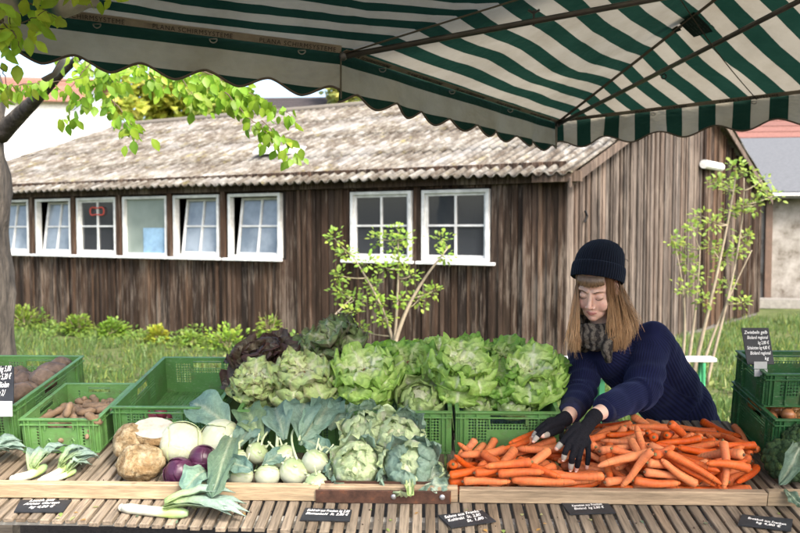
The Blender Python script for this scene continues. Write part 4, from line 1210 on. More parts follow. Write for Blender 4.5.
    if k == 7:
        tube(st_, bez([top, P3(226, 452, .1), P3(243, 440, .12)], 8), .004, 8, kst); big_leaf(lf, P3(236, 448, .1), P3(256, 425, .13), (0, -.8, .6), .04, 22, 71, KB2)
        big_leaf(lf, P3(330, 430, .12), P3(350, 404, .15), (0, -.8, .6), .052, 26, 72, KB2); big_leaf(lf, P3(322, 420, .13), P3(345, 418, .13), (0, -.8, .6), .035, 26, 73, KB)
    for q_, nm, mt in ((st_, 'stem', M_kohl), (lf, 'leaf', M_leaf)):
        if q_.n: q_.xf(I); q_.build(nm, mt, t, smooth=True)

# ---------------------------------------------------------------- cauliflowers wrapped in their leaves
CF = dict(c0=(.86, .88, .68), c1=(.60, .72, .42), rib=(.86, .87, .74), ribw=.15)
CF2 = dict(c0=(.66, .72, .56), c1=(.27, .40, .31), rib=(.66, .72, .5), ribw=.09)
def cauliflower(px, py, h, r, label, seed, tilt, dark=False):
    t = put('cauliflower', label, 'cauliflower', px, py, h, RX(R(tilt)) @ RZ(seed), 'cauliflowers wrapped in leaves')
    mb = MB()
    ico(mb, (0, 0, 0), (r * .62, r * .62, r * .50), 36, 24, (.70, .70, .48), fn=lambda d: 1 + .05 * abs(fbm(d * 3.1, 2.0)) + .035 * noise.noise(d * 11))
    mb.build('curd', M_col['matte'], t, smooth=True)
    rr = random.Random(seed); mb = MB()
    for layer, (n, am, a1, k_) in enumerate(((6, -16, -112, 1.05), (7, -4, -92, 1.1), (9, 10, -66, 1.14), (8, 24, -8, 1.06))):
        for j in range(n):
            az = 2 * math.pi * (j + .5 * layer + rr.uniform(-.25, .25)) / n
            pal = CF2 if (dark and layer >= 2 and rr.random() < .7) or (layer == 3 and rr.random() < .35) else CF
            leaf(mb, RZ(az) @ Tr(0, .012 + .006 * layer, -r * .78), r * 1.85 * k_ * rr.uniform(.9, 1.1), r * .50 * rr.uniform(.8, 1.25), R(85), R(a1 + rr.uniform(-12, 12)), amid=R(am + rr.uniform(-6, 6)), cup=.5, ruf=.24, fr=rr.uniform(3, 5), seed=seed * 70 + layer * 19 + j, base=.4, peak=.55, crk=r * .09, ns=15, nt=9, **pal)
    mb.build('leaves', M_leaf, t, smooth=True)
    return t
cauliflower(356.5, 465, .075, .082, 'pale round cauliflower in front, left of the dark leaved one', 3, 48)
cauliflower(365, 430, .115, .072, 'cauliflower behind, nearest the kohlrabi leaves', 5, 40)
cauliflower(398, 438, .11, .078, 'cauliflower behind and above the dark leaved one', 8, 40)
t = cauliflower(410, 466, .078, .088, 'cauliflower with dark blue green outer leaves, one hanging over the board', 11, 50, True)
I = t.matrix_world.inverted(); lf = LL()
big_leaf(lf, TL(*TP(409, 478, .07), .07), TL(*TP(411, 497, .045), .045), (0, -1, .3), .014, 15, 5, dict(c0=(.6, .68, .4), c1=(.42, .56, .22), rib=(.7, .74, .5)), ruf=.3)
big_leaf(lf, TL(*TP(428, 480, .055), .055), TL(*TP(447, 472, .06), .06), (0, -.9, .5), .03, 20, 7, CF2, ruf=.3)
big_leaf(lf, TL(*TP(425, 486, .05), .05), TL(*TP(449, 486, .055), .055), (0, -.9, .5), .022, 20, 8, CF2, ruf=.3)
lf.xf(I); lf.build('leaf', M_leaf, t, smooth=True)

# ---------------------------------------------------------------- broccoli
bm = NT('broccoli_buds'); bv = bm.coord(); vo = bm.n('TexVoronoi', Scale=330.0); bm.l(bv, vo.inputs['Vector'])
bn = bm.noise(bv, 26, 4, .6)
bm.base(bm.mix(bm.ramp(bn, [(.35, (.030, .062, .028)), (.55, (.055, .105, .042)), (.72, (.13, .19, .045))]), bm.ramp(vo.outputs['Distance'], [(.1, 1.25), (.6, .55)]), .9, 'MULTIPLY'), .8, .2)
bm.bump(vo.outputs['Distance'], .8, -.002); M_broc = bm.m
def broccoli(px, py, h, r, label, seed, tilt):
    t = put('broccoli', label, 'broccoli', px, py, h, RX(R(tilt)), 'broccoli heads at the right end')
    rr = random.Random(seed); mb = MB()
    ico(mb, (0, 0, 0), (r * .85, r * .85, r * .6), 24, 16, fn=lambda d: 1 + .1 * fbm(d * 2, 1.5))
    for k in range(70):
        z = 1 - (k + .5) / 70 * 1.25; ph = k * 2.39996; s_ = math.sqrt(max(0, 1 - z * z))
        d = Vector((s_ * math.cos(ph), s_ * math.sin(ph), z)); q = Vector((d.x * r * .84, d.y * r * .84, d.z * r * .6))
        rr_ = r * rr.uniform(.15, .23)
        ico(mb, q, rr_, 14, 9, fn=lambda d, k=k: 1 + .12 * noise.noise(d * 4 + Vector((k, 0, 0))))
    mb.build('crown', M_broc, t, smooth=True)
    mb = MB(); tube(mb, [(0, 0, -r * .2), (0, 0, -r * 1.1)], [r * .35, r * .28], 14, (.28, .38, .18)); mb.build('stalk', M_kohl, t, smooth=True)
    return t
t = broccoli(789, 462, .062, .088, 'large dark broccoli head with a pale leaf at the right end of the board', 1, 20)
I = t.matrix_world.inverted(); lf = LL()
PB = dict(c0=(.22, .30, .2), c1=(.10, .17, .12), rib=(.5, .56, .42), ribw=.07)
big_leaf(lf, TL(*TP(798, 442, .135), .135), TL(*TP(780, 484, .11), .11), (-.3, -1, .3), .028, 20, 3, PB, ruf=.25)
big_leaf(lf, TL(*TP(784, 490, .06), .06), TL(*TP(801, 507, .02), .02), (.2, -1, .5), .018, 15, 4, PB, ruf=.2)
lf.xf(I); lf.build('leaf', M_leaf, t, smooth=True)
broccoli(806, 442, .10, .075, 'dark broccoli head behind, cut off by the right edge', 2, 10)

# ---------------------------------------------------------------- leeks
def leek(pts, label, seed, spread=1.0, nl=6, wl=.02, rs=.0125):
    """pts: table-frame (u,v,h) from the root to where the leaves fan, then leaf tips"""
    sh, tips = pts
    u0, v0, h0 = sh[0]
    t = thing('leek', label, 'leek', TM @ Tr(u0, v0, h0), 'leeks on the slats')
    rr = random.Random(seed); mb = MB()
    P = [Vector(p) - Vector(sh[0]) for p in sh]; P = bez(P, 10)
    cl = [(.55, .56, .46)] * 5 + [(.70, .76, .48), (.55, .68, .26), (.42, .58, .18), (.36, .5, .2), (.3, .44, .2), (.28, .4, .22)]
    rd = [rs * .75, rs * 1.05, rs, rs, rs, rs, rs * 1.05, rs * 1.1, rs * 1.1, rs, rs * .6]
    tube(mb, P, rd, 14, np.array(cl)); ico(mb, P[0], (rs * .8,) * 3, 10, 8, (.7, .64, .48))
    mb.build('shaft', M_kohl, t, smooth=True)
    mb = MB()
    st = P[6]
    for k, tp in enumerate(tips):
        tp = Vector(tp) - Vector(sh[0]); d = tp - st; n = 12
        side = Vector((-d.y, d.x, 0)).normalized(); V = []; C = []
        for i in range(n + 1):
            s_ = i / n; c = st + d * s_ + Vector((0, 0, .022 * math.sin(math.pi * s_) * rr.uniform(.7, 1.2) + .006 * k))
            w_ = wl * (0.55 + .6 * math.sin(math.pi * min(1, s_ * .9 + .1)) ** .8) * (1 if s_ < .8 else max(.08, 1 - (s_ - .8) / .2 * .85))
            col = np.array((.46, .60, .24)) * (1 - min(1, s_ * 1.7)) + np.array((.30, .42, .35)) * min(1, s_ * 1.7)
            col = col * (1 + .25 * ((k * 7) % 3 - 1) * .5)
            for j, q in enumerate((-1, -.5, 0, .5, 1)):
                V.append(tuple(c + side * w_ * q * .9 + Vector((0, 0, abs(q) * w_ * .75 + .002 * math.sin(s_ * 9 + q)))))
                C.append(col * (.8 if q == 0 else 1.05))
        mb.add(V, [(i * 5 + j, (i + 1) * 5 + j, (i + 1) * 5 + j + 1, i * 5 + j + 1) for i in range(n) for j in range(4)], np.array(C))
    o = mb.build('leaves', M_col['leaf'], t, smooth=True)
    o.modifiers.new('thick', 'SOLIDIFY').thickness = .0012
    return t
def T3(px, py, h): u, v = TP(px, py, h); return (u, v, h)
leek(([T3(122, 507.5, .014), T3(150, 511, .015), T3(170, 513, .016), T3(188, 513, .018)], [T3(247, 504, .012), T3(250, 514, .012), T3(246, 520, .012), T3(232, 521, .01), T3(236, 500, .02)]), 'long leek lying on the slats in front of the board', 1, wl=.021, rs=.0155)
leek(([T3(13, 478.5, .016), T3(25, 477.5, .018), T3(36, 473, .02), T3(46, 466, .025)], [T3(35, 449, .06), T3(48, 452, .06), T3(68, 449, .05), T3(62, 457, .04)]), 'short leek with white root end behind the board', 2, wl=.022, rs=.015)
leek(([T3(40, 481, .014), T3(52, 476, .018), T3(64, 469, .02), T3(70, 465, .025)], [T3(77, 448, .06), T3(90, 450, .05), T3(97, 457, .035), T3(101, 462, .03), T3(84, 455, .05)]), 'pale leek fanning open next to the small crate', 3, wl=.016)
leek(([T3(46, 482, .012), T3(58, 479, .014), T3(70, 473, .016), T3(76, 470, .02)], [T3(92, 465, .03), T3(99, 460, .03), T3(82, 468, .03)]), 'second pale leek lying in front of the fanned one', 4, wl=.014, rs=.010)
leek(([T3(-50, 474, .016), T3(-36, 468, .018), T3(-20, 462, .02), T3(-12, 458, .025)], [T3(22, 441, .07), T3(27, 449, .05), T3(10, 455, .04), T3(26, 456, .03), T3(-2, 440, .06)]), 'leek with broad blue green leaves at the left edge', 5, wl=.030, rs=.017)

# ---------------------------------------------------------------- tubers, roots and onions in the crates
def scatter(Mc, wx, wy, n, z0, dz, gap, seed):
    rr = random.Random(seed); out = []
    tries = 0
    while len(out) < n and tries < 4000:
        tries += 1
        p = (rr.uniform(gap + .02, wx - gap - .02), rr.uniform(gap + .02, wy - gap - .02))
        z = z0 + dz * rr.random()
        if all((p[0] - q[0]) ** 2 + (p[1] - q[1]) ** 2 + (z - q[2]) ** 2 > (gap * 1.45) ** 2 for q in out): out.append((p[0], p[1], z))
    return out
tub = []
for k in range(4):
    mb = MB(); ico(mb, (0, 0, 0), (.052 + .006 * k, .044, .042), 26, 18, (.17, .115, .08) if k % 2 else (.22, .15, .10), fn=lump(1, k * 3.3, .12)); tub.append(mb.mesh('tuber', M_col['skin_root'], True))
for k, (x, y, z) in enumerate(scatter(CRATES['far_left'], .4, .6, 34, .05, .085, .045, 3)):
    o = bpy.data.objects.new('tuber', tub[k % 4]); COL.objects.link(o)
    o.matrix_world = CRATES['far_left'] @ Tr(x, y, z) @ RZ(k * 1.7) @ RX(k * .9)
    tag(o, 'earthy brown tuber heaped with others in the left edge crate', 'tuber', 'brown tubers in the left edge crate')
fing = []
for k in range(5):
    mb = MB(); rr = random.Random(k); L = rr.uniform(.03, .055)
    P = bez([(-L, 0, 0), (-L * .3, .012, .004), (L * .4, -.010, .0), (L, .008, .006)], 10)
    tube(mb, P, [.006, .012, .0145, .0155, .013, .0125, .014, .015, .0125, .009, .003], 12, (.30, .20, .12))
    ico(mb, (L * .2, .014, .004), (.012, .013, .010), 10, 8, (.30, .20, .12)); fing.append(mb.mesh('root', M_col['skin_root'], True))
for k, (x, y, z) in enumerate(scatter(CRATES['small'], .295, .39, 64, .03, .058, .022, 5)):
    o = bpy.data.objects.new('fingerling_root', fing[k % 5]); COL.objects.link(o)
    o.matrix_world = CRATES['small'] @ Tr(x, y, z) @ RZ(k * 2.1) @ RX(k * 1.3)
    tag(o, 'knobbly tan fingerling root in the small green crate', 'root vegetable', 'fingerling roots in the small crate')
o = bpy.data.objects.new('fingerling_root', fing[1]); COL.objects.link(o); o.matrix_world = CRATES['small'] @ Tr(.135, .12, .125) @ RY(R(-80)) @ RZ(1.0)
tag(o, 'tan root standing upright out of the small green crate', 'root vegetable', 'fingerling roots in the small crate')
o = bpy.data.objects.new('fingerling_root', fing[3]); COL.objects.link(o); o.matrix_world = CRATES['small'] @ Tr(.274, .012, .128) @ RY(R(50)) @ RZ(.4)
tag(o, 'tan root hanging over the front rim of the small crate', 'root vegetable', 'fingerling roots in the small crate')
onm = NT('onion_skin'); oa = onm.attr().outputs['Color']; on_ = onm.noise(onm.coord((14, 14, 1.2)), 3, 4, .6)
onm.base(onm.mix(oa, onm.ramp(on_, [(.35, .7), (.65, 1.25)]), 1.0, 'MULTIPLY'), .28, .5); M_onion = onm.m
def onion_mesh(k, c):
    rr = random.Random(k); r = rr.uniform(.024, .031); P = []; rd = []
    for z, q in ((-.95, .12), (-.88, .4), (-.7, .7), (-.4, .93), (0, 1), (.35, .93), (.65, .7), (.85, .4), (1.0, .18), (1.25, .10), (1.5, .13)):
        P.append((0, 0, z * r * .95)); rd.append(q * r)
    mb = MB(); tube(mb, P, rd, 18, c); return mb.mesh('onion', M_onion, True)
oms = [onion_mesh(k, c) for k, c in enumerate(((.50, .24, .07), (.42, .19, .06), (.55, .31, .12), (.36, .15, .06)))]
for k, (x, y, z) in enumerate(scatter(CRATES['onion'], .6, .4, 70, .09, .045, .026, 8)):
    o = bpy.data.objects.new('onion', oms[k % 4]); COL.objects.link(o); o.matrix_world = CRATES['onion'] @ Tr(x, y, z) @ RZ(k * 2.1) @ RX(k * 1.9)
    tag(o, 'golden brown onion among many in the lower right crate', 'onion', 'onions in the lower right crate')
rom = onion_mesh(9, (.16, .03, .05))
for k, (x, y) in enumerate(((.11, .10), (.135, .15), (.09, .19), (.16, .09), (.13, .22))):
    o = bpy.data.objects.new('red_onion', rom); COL.objects.link(o); o.matrix_world = CRATES['mid'] @ Tr(x, y, .03 + (.05 if k < 2 else 0)) @ RZ(k * 2.1) @ RX(k * 1.1)
    tag(o, 'dark red onion left at the bottom of the nearly empty crate', 'onion', 'red onions left in the nearly empty crate')

